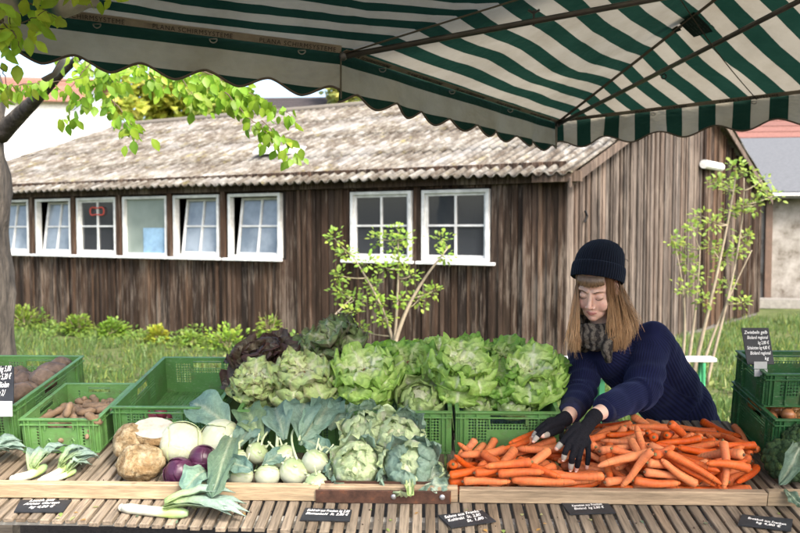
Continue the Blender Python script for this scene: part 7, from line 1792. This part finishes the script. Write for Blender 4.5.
for k in range(5200):
    Y_ = PR.uniform(5.8, 12.8); X_ = PR.uniform(-1, 1) * (Y_ * .6 + .5)
    if (Vector((X_, Y_, 0)) - HA).dot(NRM) < .1 and X_ < 9: continue
    if fbm((X_ * .7, Y_ * .7, 8.0)) < -.02: continue
    p = Vector((X_, Y_, PR.uniform(.01, .06))); leaflet(F.V, F.F, F.C, p, Vector((PR.gauss(0, 1), PR.gauss(0, 1), .5)), Vector((0, 0, 1)), PR.uniform(.04, .10), PR.uniform(.015, .032), rcol((.15, .21, .05) if PR.random() < .75 else (.28, .31, .11)))
for k in range(5200):   # rank growth along the foot of the hut wall
    s_ = PR.uniform(.2, WLEN + .5); h_ = fbm((s_ * 1.3, 2.0, 5.0)); o_ = abs(PR.gauss(0, .38)) + .06
    if h_ < -.25: continue
    b_ = HA + WDIR * s_ + NRM * o_; p = Vector((b_.x, b_.y, PR.random() ** 1.6 * (.20 + .35 * h_) * max(.25, 1 - o_ * .8) + .01))
    leaflet(F.V, F.F, F.C, p, Vector((PR.gauss(0, 1), PR.gauss(0, 1), .8)), Vector((0, -.4, 1)), PR.uniform(.04, .09), PR.uniform(.012, .026), rcol((.16, .26, .05)))
tag(F.build('ground_cover', None), 'broad leaved weeds and clover scattered through the meadow grass', 'weeds', None, 'stuff')
# far trees beyond the hut
def far_tree(px, py, Y, rp, label, col, n=1500):
    c = W(px, py, Y); r = rp / F_PX * Y; t = thing('far_tree', label, 'tree', Matrix.Translation((c.x, c.y, 0)), 'spring trees beyond the hut'); I = t.matrix_world.inverted()
    mb = MB(); tube(mb, [Vector((c.x, c.y, 0)), Vector((c.x, c.y, c.z))], [.22, .1], 8, (.15, .11, .08)); mb.xf(I); mb.build('trunk', M_col['bark'], t)
    F = Fol(); cl = [Vector((PR.gauss(0, .5), PR.gauss(0, .5), PR.gauss(0, .45))) * r for _ in range(22)]
    for k in range(n):
        q = PR.choice(cl) + Vector((PR.gauss(0, 1), PR.gauss(0, 1), PR.gauss(0, 1))) * r * .17
        leaflet(F.V, F.F, F.C, c + q, Vector((PR.gauss(0, 1), PR.gauss(0, 1), PR.gauss(0, 1))), Vector((0, 0, 1)), .34, .14, rcol(col))
    F.build('crown', t, I)
far_tree(150, 100, 30, 34, 'yellow green spring tree beyond the left end of the hut ridge', (.42, .46, .08)); far_tree(205, 102, 31, 32, 'pale green spring tree right of the yellow green one', (.34, .42, .10)); far_tree(350, 96, 34, 26, 'sparse pale tree beyond the ridge behind the canopy corner', (.4, .44, .14), 900)
# white table with green legs behind the woman
t = thing('folding_table', 'narrow white topped trestle table with green legs on the grass behind the woman', 'table', Matrix.Translation((1.55, 6.4, 0)))
mb = MB(); zt = W(600, 357, 6.4).z; box(mb, -.62, 1.05, -.06, .06, zt - .035, zt, (.5, .51, .5), bev=.004); mb.build('tabletop', M_col['paint'], t)
for xx in (-.45, .95):
    for yy in (-.04, .04):
        mb = MB(); tube(mb, [(xx, yy, 0), (xx, yy, zt - .041)], .017, 8, (.05, .32, .14)); mb.build('leg', M_col['paint'], t)
t2 = thing('white_bench', 'white bench with green legs standing below the folding table', 'bench', Matrix.Translation((1.3, 5.9, 0)))
zt = W(600, 371, 5.9).z
mb = MB(); box(mb, -.45, .3, -.13, .13, zt - .035, zt, (.8, .8, .78), bev=.004); mb.build('seat', M_col['paint'], t2)
for xx in (-.35, .22): mb = MB(); box(mb, xx - .02, xx + .02, -.1, .1, 0, zt - .036, (.05, .30, .13)); mb.build('leg', M_col['paint'], t2)

# ---------------------------------------------------------------- price signs
slate = colmat('slate_card', .55, 25, .25, .1, .001, 60, spec=.4)
chalk = NT('chalk_marker'); chalk.base((.82, .82, .80), .7); M_chalk = chalk.m
def sign_on(P4, lines, label, name='price_sign', thick=.004, marg=.06, top=.80, size=.20, lead=.27, parent_up=None, shift=None, col=(.022, .025, .030)):
    """P4: world corners tl, tr, br, bl"""
    tl, tr_, br_, bl = P4
    n = (tr_ - bl).cross(tl - br_).normalized()
    if n.dot(CAM - tl) < 0: n = -n
    t = thing(name, label, 'sign', Matrix.Translation(bl), 'handwritten slate price signs'); I = t.matrix_world.inverted()
    V = [tuple(p) for p in (bl, br_, tr_, tl)] + [tuple(p + n * thick) for p in (bl, br_, tr_, tl)]
    mb = MB(); mb.add(V, [(3, 2, 1, 0), (4, 5, 6, 7), (0, 1, 5, 4), (1, 2, 6, 5), (2, 3, 7, 6), (3, 0, 4, 7)], col); mb.xf(I); card = mb.build('card', slate, t)
    ex = (br_ - bl); ey = (tl - bl); w_ = ex.length; h_ = ey.length
    for k, ln in enumerate(lines):
        x0 = (shift[k] if shift else 0) * w_ + marg * w_
        o_ = bl + ex * (x0 / w_) + ey * (top - lead * k) + n * (thick + .0009)
        # keep the writing inside the card: scale along the card's own edges
        X = ex.normalized(); Yv = ey.normalized(); nn = n
        txt = text_mesh(ln, 1.0, Matrix.Identity(4), M_chalk, card, 'writing', shear=.28, extrude=.0, boldness=.012)
        bb = max(v_.co.x for v_ in txt.data.vertices); avail = w_ * (1 - marg) - x0
        sx = min(size * h_ * 1.25, avail / bb); sy = size * h_ * 1.35
        txt.matrix_local = I @ Matrix(((X.x * sx, Yv.x * sy, nn.x, o_.x), (X.y * sx, Yv.y * sy, nn.y, o_.y), (X.z * sx, Yv.z * sy, nn.z, o_.z), (0, 0, 0, 1)))
    return t
def lay(corners, h=.003): return [TL(*TP(a, b, h), h) for a, b in corners]
sign_on(lay([(20.6, 500.7), (72, 500.7), (63, 512.7), (14, 512.7)]), ['Lauch aus', 'Annas Garten', 'kg 4,80 €'], 'slate sign reading Lauch aus Annas Garten on the slats at the far left', shift=(.14, .06, .2))
sign_on(lay([(305.5, 508.7), (352, 510.7), (349.8, 521.7), (300, 520.6)]), ['Kohlrabi aus Franken kg 2,80', 'Blumenkohl  St. 2,80 €'], 'slate sign with two lines half pushed under the slat below the iron bracket', top=.70, size=.2)
sign_on(lay([(438, 516), (482, 511), (496, 522), (451, 528.4)], .006), ['Salate aus Franken', 'Kohlrabi  St. 2,80 €', '          St. 1,80 €'], 'slate sign turned askew below the joint of the board', top=.66)
sign_on(lay([(561.5, 504), (608, 504), (616, 513.4), (570, 515)]), ['Karotten aus Franken', 'Bioland  kg 2,80 €'], 'slate sign pushed partly under the board below the carrots', marg=.16, top=.6)
sign_on(lay([(742, 515.3), (793, 520), (791, 531.6), (738, 525.5)], .005), ['Brokkoli aus Franken', '     kg 4,80 €'], 'slate sign lying alone on the slats at the right end', marg=.14, top=.60)
def stand(corners, Y): return [W(a, b, Y + dy) for (a, b), dy in zip(corners, (.05, .05, 0, 0))]
sY = 2.88
sg = sign_on(stand([(741, 328), (768, 328), (774, 364.5), (747, 364.5)], sY), ['Zwiebeln gelb', 'Bioland regional', 'kg 2,80 €', 'Schalotten kg 4,80 €', 'Bioland regional', 'kg'], 'upright slate sign for onions clipped to the upper dark crate', top=.83, size=.095, lead=.142, shift=(0, .08, .45, .02, .1, .6))
mb = MB(); p = W(759, 361, sY - .02)
for dz, dy in ((0, -.012), (-.028, -.016)): box(mb, p.x - .024, p.x + .024, p.y + dy - .002, p.y + dy + .001, p.z + dz - .026, p.z + dz, (.40, .41, .40))
mb.xf(sg.matrix_world.inverted()); mb.build('clip', M_col['paint'], sg)
sg = sign_on(stand([(-24, 364), (14.2, 366.5), (14, 404), (-24, 404)], 2.80), ['kg 5,80', 'kg 5,20 €', 'Bioland', 'kg 2,80 €'], 'upright slate sign in a white clip at the left edge', top=.80, size=.15, lead=.2, shift=(.58, .5, .54, .5))
mb = MB(); p = W(-2, 401, 2.785); box(mb, p.x - .052, p.x + .052, p.y - .004, p.y, p.z - .056, p.z, (.72, .72, .70), bev=.001); mb.xf(sg.matrix_world.inverted()); mb.build('clip', M_col['paint'], sg)

# scraps of leaf and crumbs of soil fallen on the slats
F = Fol(); mb = MB()
for k in range(46):
    u_, v_ = PR.uniform(-1.25, 1.35), PR.uniform(-.17, -.01) if PR.random() < .6 else PR.uniform(.03, .3)
    if abs(u_ + .05) < .95 and v_ > 0: continue
    p = TL(u_, v_, .004); c = PR.choice(((.3, .42, .12), (.4, .42, .2), (.16, .25, .16), (.5, .3, .1)))
    leaflet(F.V, F.F, F.C, p, TU * PR.gauss(0, 1) + TV * PR.gauss(0, 1), TN, PR.uniform(.008, .022), PR.uniform(.003, .007), c)
for k in range(160):
    u_, v_ = PR.uniform(-1.3, 1.4), PR.uniform(-.17, .30); ico(mb, TL(u_, v_, .003), PR.uniform(.0012, .0034), 6, 4, (.07, .045, .03))
tag(F.build('leaf_scraps', None), 'small torn leaf scraps scattered over the slats', 'leaf scraps', None, 'stuff')
tag(mb.build('soil_crumbs', M_col['matte']), 'dark crumbs of soil scattered over the slats', 'soil crumbs', None, 'stuff')
